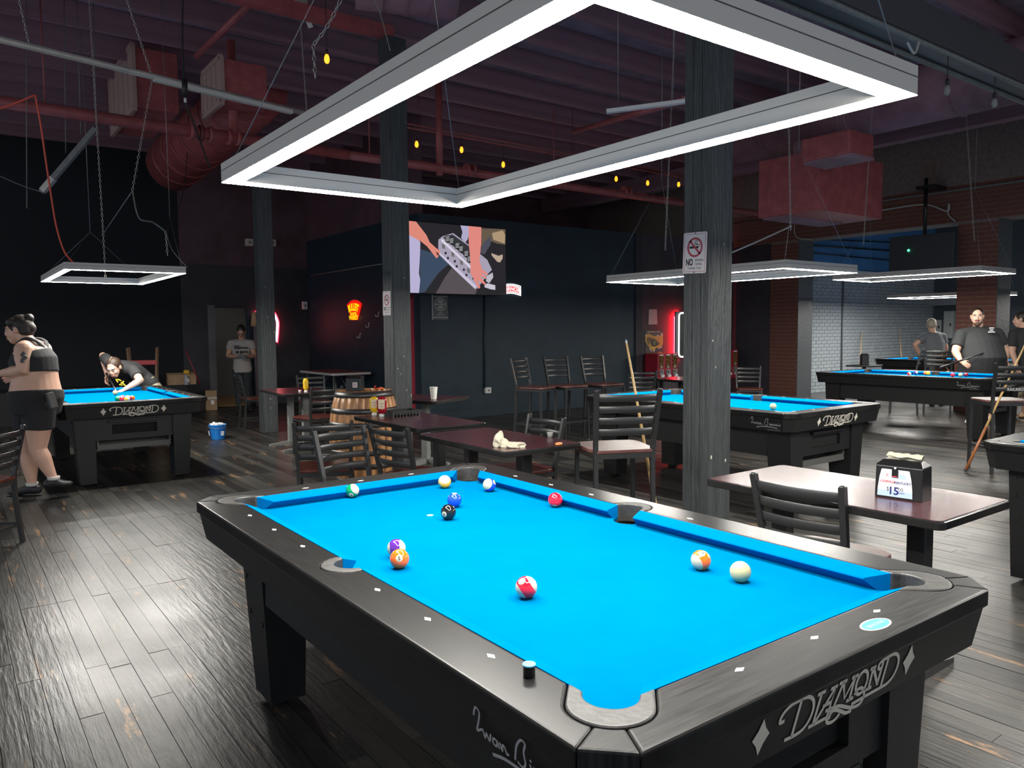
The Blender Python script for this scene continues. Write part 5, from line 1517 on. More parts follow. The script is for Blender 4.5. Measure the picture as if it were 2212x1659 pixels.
pool_ball(0, GZ(249, 848, zc), None, None, 'balls on the far left pool table', 'cream cue ball in front of the bending player', name='cue_ball')
rk = GZ(270, 861, zc); cols = [1, 3, 7, 6, 2, 5, 4, 1, 3]
ids = [9, 3, 7, 6, 2, 5, 12, 1, 11]; kk = 0
ln_ = {9: 'yellow striped', 3: 'plain red', 7: 'plain maroon', 6: 'plain green', 2: 'plain blue', 5: 'plain orange', 12: 'purple striped', 1: 'plain yellow', 11: 'red striped'}
for r_, cnt in enumerate((1, 2, 3, 2, 1)):
    for c in range(cnt):
        px_ = rk.x + (c - (cnt - 1) / 2) * 2.03 * BR * 1.15; py_ = rk.y + (r_ - 2) * 1.78 * BR * 1.02
        pool_ball(ids[kk], (px_ * 1.0, py_, zc), None, (1, 0.3, 0.4) if ids[kk] > 8 else None, 'balls on the far left pool table', ln_[ids[kk]] + ' ball in the rack on the far left table'); kk += 1

# --- woman walking off to the left
d0 = 6.85
J = dict(pelvis=GD(78, 855, d0), waist=GD(76, 822, d0), chest=GD(72, 775, d0), neck=GD(62, 741, d0 - 0.02), head=GD(40, 712, d0 - 0.03), face=Vector((-0.86, 0.45, -0.12)),
         up=Vector((-0.25, 0.15, 1)), shL=GD(52, 756, d0 - 0.14), elL=GD(50, 800, d0 - 0.20), wrL=GD(-4, 808, d0 - 0.10), shR=GD(92, 756, d0 + 0.22), elR=GD(84, 800, d0 + 0.30), wrR=GD(40, 812, d0 + 0.34),
         hipL=GD(84, 876, d0 - 0.07), hipR=GD(66, 876, d0 + 0.10), knL=GD(82, 970, d0 - 0.05), knR=GD(62, 980, d0 + 0.12), anL=GD(116, 1036, d0 - 0.02), anR=GD(70, 1062, d0 + 0.10), toL=GD(148, 1044, d0 + 0.02), toR=GD(26, 1072, d0 + 0.10))
J['anR'].z = 0.085; J['toR'].z = 0.03
t, P, at, rot, body = person('person with hair bun, black crop top and shorts walking at the left edge', J, 1.28, 'skin_pale', 'shirt_black', 0.6, 'shorts_black', 0.27, 'shoe_dark', torso=[(0.17, 0.15), (0.185, 0.165), (0.16, 0.145), (0.155, 0.135), (0.14, 0.10), (0.08, 0.07)], noshirt=True, facek=1.06, legr=1.12, arm=1.12, vox=0.008, brow='hair_dark',
                     hands={'L': dict(c=0.6), 'R': dict(c=0.5)})
hair_cap(t, at, rot, 1.08, 'hair_dark', drop=-0.015, extra=lambda mb: (mb.ball(at(0, -0.095, 0.085), (0.042, 0.042, 0.040), 12, 8), mb.ball(at(0, -0.09, 0.0), (0.05, 0.05, 0.055), 12, 8), mb.ball(at(0.055, 0.02, 0.06), (0.035, 0.05, 0.04), 12, 8, rot), mb.ball(at(-0.055, 0.02, 0.06), (0.035, 0.05, 0.04), 12, 8, rot)))
sd = (P['shR'] - P['shL']).normalized(); fz = 1.28
tp_ = MB()
lo_ = lerp(P['waist'], P['chest'], 0.35)
tp_.tube([lo_, P['chest'], lerp(P['chest'], P['neck'], 0.5)], [(0.158 * fz + 0.008, 0.142 * fz + 0.008), (0.155 * fz + 0.012, 0.135 * fz + 0.012), (0.138 * fz + 0.006, 0.108 * fz + 0.008)], 24, side=sd)
remeshed(tp_, 'crop_top', MATS['shirt_black'], t, 0.009, 3)
for s in 'LR':
    a = P['sh' + s]; fr_ = P['face'].normalized()
    inn = lerp(a, P['neck'], 0.5)
    MB().tube(catmull([lerp(P['chest'], P['neck'], 0.45) - fr_ * 0.125, inn + Vector((0, 0, 0.035)) - fr_ * 0.085, inn + Vector((0, 0, 0.072)), inn + Vector((0, 0, 0.02)) + fr_ * 0.085, lerp(P['chest'], inn, 0.4) + fr_ * 0.14], 5), [(0.026, 0.012)] * 21, 10, side=sd).build('strap', MATS['shirt_black'], t)
ph_ = GD(112, 865, d0 - 0.20) - t.location
MB().box(ph_, (0.07, 0.03, 0.14), Matrix.Rotation(R(-12), 3, 'Y') @ Matrix.Rotation(R(30), 3, 'Z')).build('phone_in_pocket', M('phonegrey', (0.06, 0.06, 0.065), 0.4), t, bevel=0.008)
for (u, v, w_, h_) in ((43, 752, 0.075, 0.05), (20, 800, 0.09, 0.045), (20, 917, 0.02, 0.02)):
    pass
for s_, (a, b, f_) in (('upper', ('shL', 'elL', 0.35)), ('fore', ('elL', 'wrL', 0.5))):
    q = lerp(P[a], P[b], f_); toward = (CAM - (q + t.location)).normalized(); ax = (P[b] - P[a]).normalized()
    tat = MB(); rr = (0.068 if s_ == 'upper' else 0.050) * 1.28 * 1.05
    for k_ in range(5):
        off = ax * (0.022 * (k_ - 2)) + ax.cross(toward) * (0.018 * math.sin(k_ * 2.2))
        d_ = (toward + off * 6).normalized()
        tat.ball(q + off * 0.9 + toward * (rr - 0.016), (0.018, 0.018, 0.010), 10, 6, Matrix((ax, toward.cross(ax).normalized(), toward)).transposed())
    remeshed(tat, 'tattoo', MATS['ink_tattoo'], t, 0.006, 1)
for s in 'LR':
    fm = MB(); q = P['an' + s]; fm.tube([q, q + Vector((0, 0, 0.03))], 0.050, 12); fm.build('sock', MATS['shoe_white'], t)

# --- man in the doorway looking at his phone
d0 = 14.25
J = dict(pelvis=GD(524, 797, d0), waist=GD(523, 780, d0), chest=GD(522, 757, d0), neck=GD(522, 733, d0), head=GD(521, 716, d0 - 0.06), face=Vector((-0.30, -0.70, -0.62)), up=Vector((-0.2, -0.5, 0.75)),
         shL=GD(544, 742, d0 - 0.02), elL=GD(549, 769, d0 - 0.06), wrL=GD(536, 770, d0 - 0.26), shR=GD(499, 742, d0), elR=GD(493, 769, d0 - 0.06), wrR=GD(510, 770, d0 - 0.26),
         hipL=GD(534, 802, d0), hipR=GD(514, 802, d0), knL=GD(535, 845, d0 + 0.02), knR=GD(516, 845, d0 - 0.02), anL=GD(537, 878, d0 + 0.08), anR=GD(516, 884, d0 - 0.1), toL=GD(541, 884, d0 - 0.08), toR=GD(515, 892, d0 - 0.3))
for s in 'LR': J['an' + s].z = 0.085; J['to' + s].z = 0.03
t, P, at, rot, body = person('person in a light grey T-shirt looking at a phone in the doorway', J, 1.0, 'skin_mid', 'shirt_light', 0.5, 'jeans_dark', 1.0, 'shoe_dark', glasses=True, hands={'L': dict(d=(-0.7, -0.3, 0.1), n=(0, -0.3, 1), c=0.7), 'R': dict(d=(0.8, -0.4, 0.1), n=(0, -0.3, 1), c=0.7)})
hair_cap(t, at, rot, 1.0, 'hair_dark', drop=0.0)
MB().box(GD(523, 771, d0 - 0.40) - t.location, (0.14, 0.012, 0.07), Matrix.Rotation(R(-35), 3, 'Z')).build('phone', MATS['phonegrey'], t, bevel=0.003)
tb = MB(); q = GD(519, 756, d0 - 0.150) - t.location
tb.mesh(text2d('BE', 0.06, 1.1, 0.03), q + Vector((0, 0, 0.05)) - RT * 0.06, RT, UP, FW * -1)
for dx_, dz_, w_, h_ in ((0.06, 0.04, 0.16, 0.025), (-0.06, -0.04, 0.05, 0.05), (0.02, -0.045, 0.06, 0.06), (0.10, -0.035, 0.07, 0.03)): tb.mesh(rect2d(-w_ / 2, -h_ / 2, w_ / 2, h_ / 2), q + RT * dx_ + Vector((0, 0, dz_)), RT, UP, FW * -1)
tb.build('shirt_print', M('printdark', (0.03, 0.03, 0.03), 0.8), t)

# --- heavy bearded man with a cue at the table by the brick pier
d0 = 11.55
J = dict(pelvis=GD(2116, 800, d0), waist=GD(2116, 775, d0), chest=GD(2115, 742, d0), neck=GD(2113, 707, d0), head=GD(2111, 683, d0 - 0.05), face=Vector((-0.93, -0.40, -0.08)), up=Vector((0, 0, 1)),
         shR=GD(2076, 723, d0), elR=GD(2064, 760, d0 - 0.08), wrR=GD(2076, 781, d0 - 0.28), shL=GD(2154, 721, d0), elL=GD(2171, 754, d0), wrL=GD(2174, 780, d0 - 0.08),
         hipR=GD(2100, 812, d0), hipL=GD(2133, 812, d0), knR=GD(2098, 858, d0), knL=GD(2136, 858, d0), anR=GD(2098, 902, d0), anL=GD(2137, 902, d0), toR=GD(2090, 912, d0 - 0.2), toL=GD(2128, 912, d0 - 0.24))
for s in 'LR': J['an' + s].z = 0.085; J['to' + s].z = 0.03
t, P, at, rot, body = person('large bearded person in a black T-shirt holding a cue beside the brick pier', J, 1.36, 'skin_pale', 'shirt_black', 0.72, 'camo', 0.6, 'shoe_white', belly=0.07, torso=[(0.17, 0.13), (0.225, 0.175), (0.235, 0.20), (0.215, 0.165), (0.175, 0.11), (0.10, 0.075)], facek=1.08, chub=1.22, shirt_low=0.1, arm=1.05, hands={'R': dict(d=(0.25, -0.75, -0.5), n=(0.7, 0.3, -0.4), t=(0, -.4, 1), c=0.95), 'L': dict(d=(0, -0.1, -1), c=0.5)})
hair_cap(t, at, rot, 1.06, 'hair_dark', drop=0.02)
bb = MB(); bb.ball(at(0, 0.052, -0.098), (0.050, 0.042, 0.045), 14, 10, rot); bb.ball(at(0.045, 0.03, -0.075), (0.02, 0.03, 0.03), 10, 8, rot); bb.ball(at(-0.045, 0.03, -0.075), (0.02, 0.03, 0.03), 10, 8, rot); bb.tube([at(-0.03, 0.092, -0.052), at(0, 0.105, -0.046), at(0.03, 0.092, -0.052)], 0.007, 8)
remeshed(bb, 'beard', MATS['beard'], t, 0.006, 2)
q = GD(2142, 713, d0 - 0.235) - t.location
for dz, w_ in ((0.03, 0.07), (0.0, 0.05), (-0.028, 0.10)): MB().box(q + Vector((0, 0, dz)), (w_, 0.006, 0.014), Matrix.Rotation(R(-36), 3, 'Z')).build('shirt_print', MATS['whitepaint'] if 'whitepaint' in MATS else MATS['plate'], t)
hp_ = P['wrR'] + t.location
cue(GD(2030, 794, d0 - 0.55), GD(2030, 794, d0 - 0.55) + (GD(2160, 751, d0 - 0.20) - GD(2030, 794, d0 - 0.55)).normalized() * 1.3, 'black cue held across the body by the large bearded person', 'cueblack', 'cueblack')

# --- man seen from behind in the far room
d0 = 14.0
J = dict(pelvis=GD(2022, 783, d0), waist=GD(2021, 765, d0), chest=GD(2019, 742, d0), neck=GD(2014, 717, d0), head=GD(2012, 702, d0), face=Vector((0.85, 0.5, -0.1)), up=Vector((0, 0, 1)),
         shL=GD(1997, 727, d0), elL=GD(1976, 745, d0 + 0.02), wrL=GD(1987, 766, d0 + 0.1), shR=GD(2036, 727, d0), elR=GD(2043, 752, d0 + 0.05), wrR=GD(2040, 772, d0 + 0.2),
         hipL=GD(2013, 790, d0), hipR=GD(2031, 790, d0), knL=GD(2012, 828, d0), knR=GD(2032, 828, d0), anL=GD(2012, 862, d0), anR=GD(2032, 862, d0), toL=GD(2016, 868, d0 + 0.2), toR=GD(2038, 868, d0 + 0.2))
for s in 'LR': J['an' + s].z = 0.085; J['to' + s].z = 0.03
t, P, at, rot, body = person('person with short grey hair and grey T-shirt seen from behind in the far room', J, 1.0, 'skin_pale', 'shirt_grey', 0.55, 'jeans_dark', 1.0, 'shoe_dark', hands={'L': dict(d=(0.6, -0.2, -0.5), c=0.5)}, brow='hair_grey', glasses=False)
hair_cap(t, at, rot, 1.0, 'hair_grey', drop=0.01)
gl = MB(); hand(gl, P['wrL'], (0.6, -0.2, -0.5), (0, 0, -1), (0, 0, 1), 1.15, 0.5); remeshed(gl, 'black_glove', MATS['cueblack'], t, 0.007, 1)

# --- man cut by the right edge
d0 = 12.1
J = dict(pelvis=GD(2222, 800, d0), waist=GD(2221, 775, d0), chest=GD(2219, 740, d0), neck=GD(2212, 708, d0), head=GD(2206, 690, d0), face=Vector((-0.2, 0.95, -0.1)), up=Vector((0, 0, 1)),
         shL=GD(2190, 722, d0), elL=GD(2186, 760, d0), wrL=GD(2196, 790, d0 - 0.1), shR=GD(2244, 722, d0), elR=GD(2252, 760, d0), wrR=GD(2246, 790, d0 - 0.05),
         hipL=GD(2206, 812, d0), hipR=GD(2236, 812, d0), knL=GD(2195, 853, d0), knR=GD(2220, 853, d0), anL=GD(2190, 893, d0), anR=GD(2212, 889, d0 + .1), toL=GD(2181, 903, d0 - 0.16), toR=GD(2205, 898, d0 - 0.06))
for s in 'LR': J['an' + s].z = 0.085; J['to' + s].z = 0.03
t, P, at, rot, body = person('person in a black T-shirt and tan boots cut off by the right edge', J, 1.2, 'skin_pale', 'shirt_black', 0.7, 'camo', 0.55, 'boot_tan', facek=1.05)
hair_cap(t, at, rot, 1.05, 'hair_dark', drop=0.0)
# ------------------------------------------------------------------ signs, screens and machines on the walls
def glow(name, col, s):
    return M(name, tuple(min(1, c) for c in col), 0.5, emit=col, estr=s)
def lin(r, g, b):
    f = lambda c: ((c / 255 + 0.055) / 1.055) ** 2.4 if c > 10 else c / 255 / 12.92
    return (f(r), f(g), f(b))

# ---- television: flat picture built from flat shapes on the screen
YS = 9.50
t = empty('television', (5.75, YS, 2.55), 0, 'large wall television showing hands holding a metal engine part', 'television')
TO = Vector((5.75, YS, 2.55))
def S(x, y): return GY(860 + x * 0.14464, 460 + y * 0.14464, YS) - TO
x0_, x1_ = S(130, 1150).x - 0.015, S(1600, 700).x + 0.02
z0_, z1_ = S(800, 1190).z - 0.03, S(900, 200).z + 0.03
MB().span((x0_, 0.004, z0_), (x1_, 0.07, z1_)).build('bezel', M('tvblack', (0.008, 0.008, 0.009), 0.3), t, bevel=0.006)
MB().span((-0.3, 0.07, -0.3), (0.3, 0.25, 0.3)).build('wall_bracket', MATS['tvblack'], t)
SCN = [0]
def scr(poly, rgb, nm, lay, clip=True):
    pts_ = [S(*p) for p in poly]
    pts_ = [Vector((min(max(p.x, x0_ + 0.012), x1_ - 0.012), -lay * 0.0007, min(max(p.z, z0_ + 0.012), z1_ - 0.012))) for p in pts_]
    mb = MB(); n = mb.pts(pts_); mb.face(list(range(n, n + len(pts_)))[::-1])
    key = 'screen_%d_%d_%d' % rgb
    c = lin(*rgb)
    m = M(key, (0.0, 0.0, 0.0), 0.4, emit=tuple(q * 0.62 for q in c), estr=1.0)
    o = mb.build(nm, m, t)
scr([(130, 60), (1700, 60), (1700, 1300), (130, 1300)], (38, 36, 40), 'picture_ground', 1)
scr([(60, 300), (230, 340), (330, 430), (330, 560), (310, 900), (330, 1000), (310, 1200), (60, 1200)], (188, 180, 215), 'picture_backdrop', 2)
scr([(340, 540), (640, 640), (760, 760), (600, 900), (400, 1180), (310, 1200), (330, 1000), (320, 760)], (58, 74, 96), 'picture_jeans', 2)
scr([(560, 1200), (700, 960), (800, 820), (980, 960), (1180, 1150), (1150, 1260), (560, 1260)], (88, 80, 84), 'picture_bench', 2)
scr([(930, 180), (1060, 180), (1060, 300), (1040, 390), (1000, 450), (940, 370), (960, 290)], (178, 174, 205), 'picture_sleeve', 2)
scr([(1240, 230), (1700, 230), (1700, 480), (1480, 460), (1380, 420), (1250, 560)], (104, 90, 74), 'picture_glare', 2)
scr([(1400, 300), (1560, 260), (1600, 330), (1590, 460), (1420, 400)], (176, 152, 120), 'picture_glare', 3)
scr([(1270, 450), (1380, 340), (1380, 470), (1290, 620), (1220, 600)], (78, 78, 92), 'picture_glare', 3)
scr([(1390, 600), (1500, 640), (1560, 620), (1560, 680), (1520, 740), (1480, 730), (1400, 640)], (190, 170, 150), 'picture_fitting', 3)
scr([(1330, 1050), (1450, 1080), (1450, 1150), (1380, 1140), (1290, 1110), (1290, 1080)], (205, 200, 215), 'picture_watermark', 3)
scr([(600, 400), (660, 350), (820, 300), (1060, 480), (1330, 700), (1400, 850), (1350, 900), (1180, 1130), (1140, 1130), (620, 620), (598, 520)], (170, 162, 182), 'picture_casting', 4)
scr([(620, 590), (1170, 1090), (1150, 1140), (790, 800), (610, 620)], (205, 198, 222), 'picture_casting', 5)
scr([(650, 380), (1080, 790), (1080, 830), (640, 420)], (222, 215, 232), 'picture_casting', 5)
scr([(665, 365), (810, 320), (1060, 500), (1080, 720), (850, 520)], (52, 54, 58), 'picture_casting', 5)
scr([(1320, 940), (1410, 890), (1420, 960), (1360, 1050), (1310, 1020)], (190, 186, 196), 'picture_casting', 5)
for (cx, cy) in ((740, 390), (800, 420), (885, 490), (940, 540), (1020, 610), (1065, 690)):
    scr([(cx - 36, cy - 50), (cx + 20, cy - 60), (cx + 40, cy + 20), (cx + 5, cy + 62), (cx - 40, cy + 40)], (26, 28, 30), 'picture_spring', 6)
    for k_ in range(4): scr([(cx - 32, cy - 34 + k_ * 20), (cx + 22, cy - 44 + k_ * 20), (cx + 24, cy - 35 + k_ * 20), (cx - 30, cy - 25 + k_ * 20)], (190, 190, 195), 'picture_coil', 7)
for (cx, cy) in ((675, 500), (815, 620), (945, 740), (1050, 860)):
    scr([(cx - 28, cy - 42), (cx + 20, cy - 20), (cx + 24, cy + 40), (cx - 16, cy + 30)], (112, 110, 112), 'picture_port', 6)
for (cx, cy) in ((708, 600), (742, 675), (845, 722), (872, 798), (980, 848), (1018, 928), (1122, 978)):
    scr([(cx + 18 * math.cos(a_ * PI / 4), cy + 22 * math.sin(a_ * PI / 4)) for a_ in range(8)], (48, 44, 56), 'picture_bolt_hole', 6)
scr([(130, 90), (265, 130), (420, 330), (470, 440), (560, 520), (630, 570), (600, 650), (570, 680), (430, 500), (330, 420), (160, 330)], (226, 140, 124), 'picture_arm', 8)
scr([(1050, 190), (1240, 200), (1240, 470), (1210, 700), (1250, 840), (1340, 910), (1330, 930), (1240, 890), (1320, 970), (1300, 985), (1200, 920), (1310, 1060), (1300, 1080), (1180, 1000), (1225, 1110), (1200, 1135), (1150, 1040), (1080, 900), (1075, 700), (1050, 420)], (228, 140, 130), 'picture_arm', 8)
scr([(560, 580), (600, 600), (610, 640), (580, 630)], (90, 50, 50), 'picture_shadow', 9)

# ---- red and white banner light
Bx = GY(1104, 628, YT - 0.03)
t = empty('banner_light', Bx, 0, 'small arched white and red light-up banner sign beside the television', 'neon sign')
def arcband(w_, h, bow, o, grow=0.0, n=14):
    top = [(-w_ / 2 + w_ * i / n, h / 2 + bow * (1 - (2 * i / n - 1) ** 2)) for i in range(n + 1)]
    bot = [(-w_ / 2 + w_ * i / n, -h / 2 + bow * (1 - (2 * i / n - 1) ** 2)) for i in range(n + 1)]
    return top, bot
def band(w_, h, bow, y, mat, nm, d=0.004):
    top, bot = arcband(w_, h, bow, 0)
    MB().prism(bot + top[::-1], (0, y, 0), (1, 0, 0), (0, 0, 1), (0, 1, 0), d).build(nm, mat, t)
gw = glow('neon_white', (1.0, 0.97, 0.95), 0.75); gr = glow('neon_red', (1.0, 0.03, 0.04), 0.6)
band(0.43, 0.17, 0.035, 0, gw, 'white_border', 0.02); band(0.385, 0.135, 0.034, -0.003, M('signgap', (0.05, 0.04, 0.05), 0.5), 'dark_gap'); band(0.365, 0.122, 0.034, -0.005, gw, 'inner_border'); band(0.325, 0.085, 0.033, -0.007, gr, 'red_panel')
tx = text2d('SMIRNOFF', 0.062, 1.02, 0.03); wmax = 0.16
MB().mesh(([(p[0], p[1] + 0.033 * (1 - (p[0] / wmax) ** 2)) for p in tx[0]], tx[1]), (0, -0.0085, 0), (1, 0, 0), (0, 0, 1), (0, -1, 0)).build('sign_letters', gw, t)
MB().box((0, 0.022, 0), (0.3, 0.014, 0.1)).build('sign_back', MATS['tvblack'], t)

# ---- yellow neon letters on the dark side wall
NB = (GX(748, 656, XN - 0.03) + GX(780, 687, XN - 0.03)) / 2
t = empty('neon_lettering', NB, 0, 'small yellow and red neon word sign on the dark side wall', 'neon sign')
gy = glow('neon_yellow', (1.0, 0.70, 0.0), 0.75)
rd = glow('neon_back_red', (1.0, 0.01, 0.005), 0.45)
ex_, ez_ = Vector((0, -1, 0)), Vector((0, 0, 1))
def nb(vf, y, z, mat, nm, d=0.006, lift=0.0):
    MB().mesh(xf(vf, y, z), (-lift, 0, 0), ex_, ez_, (-1, 0, 0)).build(nm, mat, t)
def archtext(s, h, xs, r_, bold):
    v, f = text2d(s, h, xs, bold)
    return [((r_ + p[1]) * math.sin(p[0] / r_), (r_ + p[1]) * math.cos(p[0] / r_) - r_) for p in v], f
pan = [(math.sin(R(a)) * 0.72, math.cos(R(a)) * 0.72 - 0.52) for a in range(-28, 29, 7)] + [(0.17, -0.13), (0.14, -0.17), (-0.14, -0.17), (-0.17, -0.13)]
MB().prism([(p[0] * 0.93, p[1]) for p in pan], (0.012, 0, 0), ex_, ez_, (1, 0, 0), 0.012).build('backing_plate', rd, t)
nb(archtext('BULLEIT', 0.125, 0.68, 0.60, 0.035), 0, 0.07, gy, 'top_word', lift=0.004)
nb(text2d('FRONTIER', 0.048, 0.80, 0.03), -0.005, -0.055, gy, 'middle_word', lift=0.004)
nb(text2d('WHISKEY', 0.075, 0.84, 0.03), 0, -0.125, gy, 'bottom_word', lift=0.004)

# ---- framed house sign
c0 = GY(934, 637, YT - 0.02); c1 = GY(968, 691, YT - 0.02)
RB = (c0 + c1) / 2; ww, hh = abs(c1.x - c0.x), abs(c1.z - c0.z)
t = empty('house_sign', RB, 0, 'dark framed sign with a round white emblem below the television', 'sign')
MB().box((0, 0.008, 0), (ww, 0.016, hh)).build('panel', M('signblack', (0.03, 0.035, 0.04), 0.3), t)
M('signframe', (0.25, 0.27, 0.30), 0.35, metal=0.4); wp = M('signprint', (0.5, 0.5, 0.47), 0.5)
MB().span((-ww / 2 - 0.012, -0.006, -hh / 2), (-ww / 2 + 0.006, 0.02, hh / 2 + 0.02)).build('frame_edge', MATS['signframe'], t)
MB().span((-ww / 2, -0.006, -hh / 2 + 0.03), (ww / 2, 0.0, -hh / 2 + 0.045)).build('frame_edge', MATS['signframe'], t)
MB().span((-ww / 2, -0.006, hh / 2 - 0.03), (ww / 2, 0.0, hh / 2 - 0.018)).build('frame_edge', MATS['signframe'], t)
def hs(vf, x, z, nm): MB().mesh(xf(vf, x, z), (0, -0.003, 0), (1, 0, 0), (0, 0, 1), (0, -1, 0)).build(nm, wp, t)
ry = 0.105
hs(ring2d(0, 0, ry, ry, 0.008), 0, 0.05, 'emblem_ring')
hs(text2d('RAILBIRDS', 0.035, 0.84, 0.02), 0, 0.05, 'emblem_name')
for s_ in (1, -1):
    pts_ = [(0.06 * math.cos(R(a)), s_ * (0.062 * math.sin(R(a)))) for a in range(28, 153, 12)]
    hs((pts_, [tuple(range(len(pts_)))]), 0, 0.05, 'emblem_half')
    for a_ in range(-48, 49, 12):
        r0, r1 = 0.076, 0.090; an0, an1 = R(a_ - 4), R(a_ + 4)
        hs(([(r0 * math.sin(an0), s_ * r0 * math.cos(an0)), (r1 * math.sin(an0), s_ * r1 * math.cos(an0)), (r1 * math.sin(an1), s_ * r1 * math.cos(an1)), (r0 * math.sin(an1), s_ * r0 * math.cos(an1))], [(0, 1, 2, 3)]), 0, 0.05, 'emblem_mark')
hs(text2d('VISIT', 0.022, 1, 0.02), 0, -0.085, 'visit_line'); hs(text2d('OUR SHOP', 0.022, 1, 0.02), 0, -0.118, 'shop_line')

# ---- no smoking signs on the posts
def no_smoking(px, px0, label):
    X = px0 - 0.1125 - 0.002
    q = [GX(u, v, X) for u, v in px]
    c = sum(q, Vector()) / 4
    w_ = ((q[1] - q[0]).length + (q[2] - q[3]).length) / 2; h = ((q[3] - q[0]).length + (q[2] - q[1]).length) / 2
    roll = math.atan2((q[1] - q[0]).z, -(q[1] - q[0]).y)
    t = empty('no_smoking_sign', (X, c.y, c.z), 0, label, 'sign', 'no smoking signs')
    e1 = Vector((0, -math.cos(roll), math.sin(roll))); e2 = Vector((0, math.sin(roll), math.cos(roll))); e3 = Vector((-1, 0, 0))
    MB().prism(rrect(-w_ / 2, -h / 2, w_ / 2, h / 2, w_ * 0.07), (0, 0, 0), e1, e2, e3, 0.0015).build('plate', M('signwhite', (0.70, 0.66, 0.66), 0.4), t)
    red = M('signred', (0.42, 0.035, 0.07), 0.45); ink = M('signink', (0.012, 0.012, 0.018), 0.5)
    def pr(vf, x, y, mat, nm, lift=0.0022): MB().mesh(xf(vf, x * w_, y * h), e3 * lift, e1, e2, e3).build(nm, mat, t)
    b = w_ * 0.44; bh = h * 0.455
    for p in (((-b, bh), (b, bh)), ((-b, -bh), (b, -bh))): pr(ribbons([(list(p), False)], w_ * 0.012), 0, 0, red, 'border_line')
    for p in (((-b, -bh), (-b, bh)), ((b, -bh), (b, bh))): pr(ribbons([(list(p), False)], w_ * 0.012), 0, 0, red, 'border_line')
    r_ = w_ * 0.29
    pr(ribbons([([(-r_ * 0.72, -0.0), (r_ * 0.45, 0.0)], False)], w_ * 0.075), 0, 0.135, ink, 'cigarette', 0.0020)
    pr(ribbons([([(r_ * 0.1, r_ * 0.25), (r_ * 0.0, r_ * 0.6), (r_ * 0.25, r_ * 0.75), (r_ * 0.3, r_ * 0.45), (r_ * 0.15, r_ * 0.3), (r_ * 0.6, r_ * 0.25), (r_ * 0.7, r_ * 0.1)], True)], w_ * 0.022), 0, 0.14, ink, 'smoke_curl', 0.0020)
    pr(ring2d(0, 0, r_, r_, w_ * 0.07), 0, 0.135, red, 'prohibition_ring', 0.0024)
    pr(ribbons([([(-r_ * 0.70, r_ * 0.70), (r_ * 0.70, -r_ * 0.70)], False)], w_ * 0.07), 0, 0.135, red, 'prohibition_bar', 0.0024)
    pr(text2d('NO', h * 0.155, 0.62, 0.04), -0.21, -0.225, ink, 'word_no'); pr(text2d('SMOKING', h * 0.058, 0.72), 0.20, -0.18, ink, 'word_smoking')
    pr(text2d('VAPING', h * 0.058, 0.72), 0.17, -0.275, ink, 'word_vaping'); pr(text2d('THANK YOU', h * 0.055, 0.95), 0.0, -0.375, ink, 'word_thanks')
    for s_ in (1, -1): MB().cyl(e2 * (h * 0.475 * s_), e2 * (h * 0.475 * s_) + e3 * 0.004, w_ * 0.02, n=8).build('screw', MATS['bolt'], t)
no_smoking([(1477, 504), (1528, 499.5), (1526, 589), (1475, 592)], 2.863, 'no smoking and vaping sign on the thick post in front')
no_smoking([(826.5, 629.5), (843.5, 628.5), (845, 680.5), (828, 682)], 2.846, 'smaller looking no smoking sign on the post by the barrel')

# ---- papers and poster beside the candy machines
def sheet(px, label, mat):
    q = [GY(u, v, YT - 0.004) for u, v in px]
    mb = MB(); n = mb.pts(q + [p + Vector((0, 0.003, 0)) for p in q]); mb.face((n, n + 3, n + 2, n + 1)); mb.face((n + 4, n + 5, n + 6, n + 7))
    for i in range(4): mb.face((n + i, n + (i + 1) % 4, n + 4 + (i + 1) % 4, n + 4 + i))
    return tag(mb.build('paper_notice', mat, fix=True), label, 'paper')
M('paperpink', (0.52, 0.44, 0.42), 0.7)
sheet([(1402, 668.5), (1419, 668), (1420, 700.5), (1401, 701)], 'blank paper notice above the yellow eye poster', MATS['paperpink'])
sheet([(1570, 637), (1579, 638), (1578.5, 683), (1570, 684)], 'tall pale paper notice peeking out right of the thick post', MATS['paperpink'])
t = empty('eye_poster', GY(1412, 748, YT - 0.01), 0, 'black poster with a yellow torn eye beside the candy machines', 'poster')
PO = t.location.copy()
def PQ(x, y): return GY(1380 + x * 0.10846, 650 + y * 0.10846, YT - 0.01) - PO
def poster(poly, col, nm, lay, rough=0.4):
    q = [PQ(*p) for p in poly]; mb = MB(); n = mb.pts([Vector((p.x, -0.0012 * lay, p.z)) for p in q]); mb.face(list(range(n, n + len(q)))[::-1])
    mb.build(nm, M('poster_%02x%02x%02x' % tuple(int(c * 255) for c in col), col, rough), t)
q = [PQ(130, 590), PQ(480, 590), PQ(480, 1215), PQ(130, 1215)]
MB().span((q[0].x, 0, q[2].z), (q[1].x, 0.006, q[0].z)).build('sheet', M('posterblack', (0.018, 0.018, 0.022), 0.35), t)
poster([(125, 690), (190, 650), (300, 700), (400, 690), (480, 680), (480, 860), (440, 920), (340, 930), (280, 1000), (220, 940), (170, 880), (125, 800)], (0.50, 0.30, 0.03), 'torn_edge', 1)
poster([(150, 740), (200, 720), (330, 760), (420, 850), (380, 900), (280, 940), (220, 900), (170, 840)], (0.10, 0.07, 0.02), 'eye_rim', 2)
poster([(200, 790), (250, 910), (330, 915), (410, 870), (340, 945), (255, 950), (215, 890)], (0.62, 0.45, 0.06), 'lower_lid', 3)
poster([(235, 780), (300, 770), (380, 850), (340, 895), (270, 900), (240, 850)], (0.01, 0.012, 0.012), 'pupil', 3)
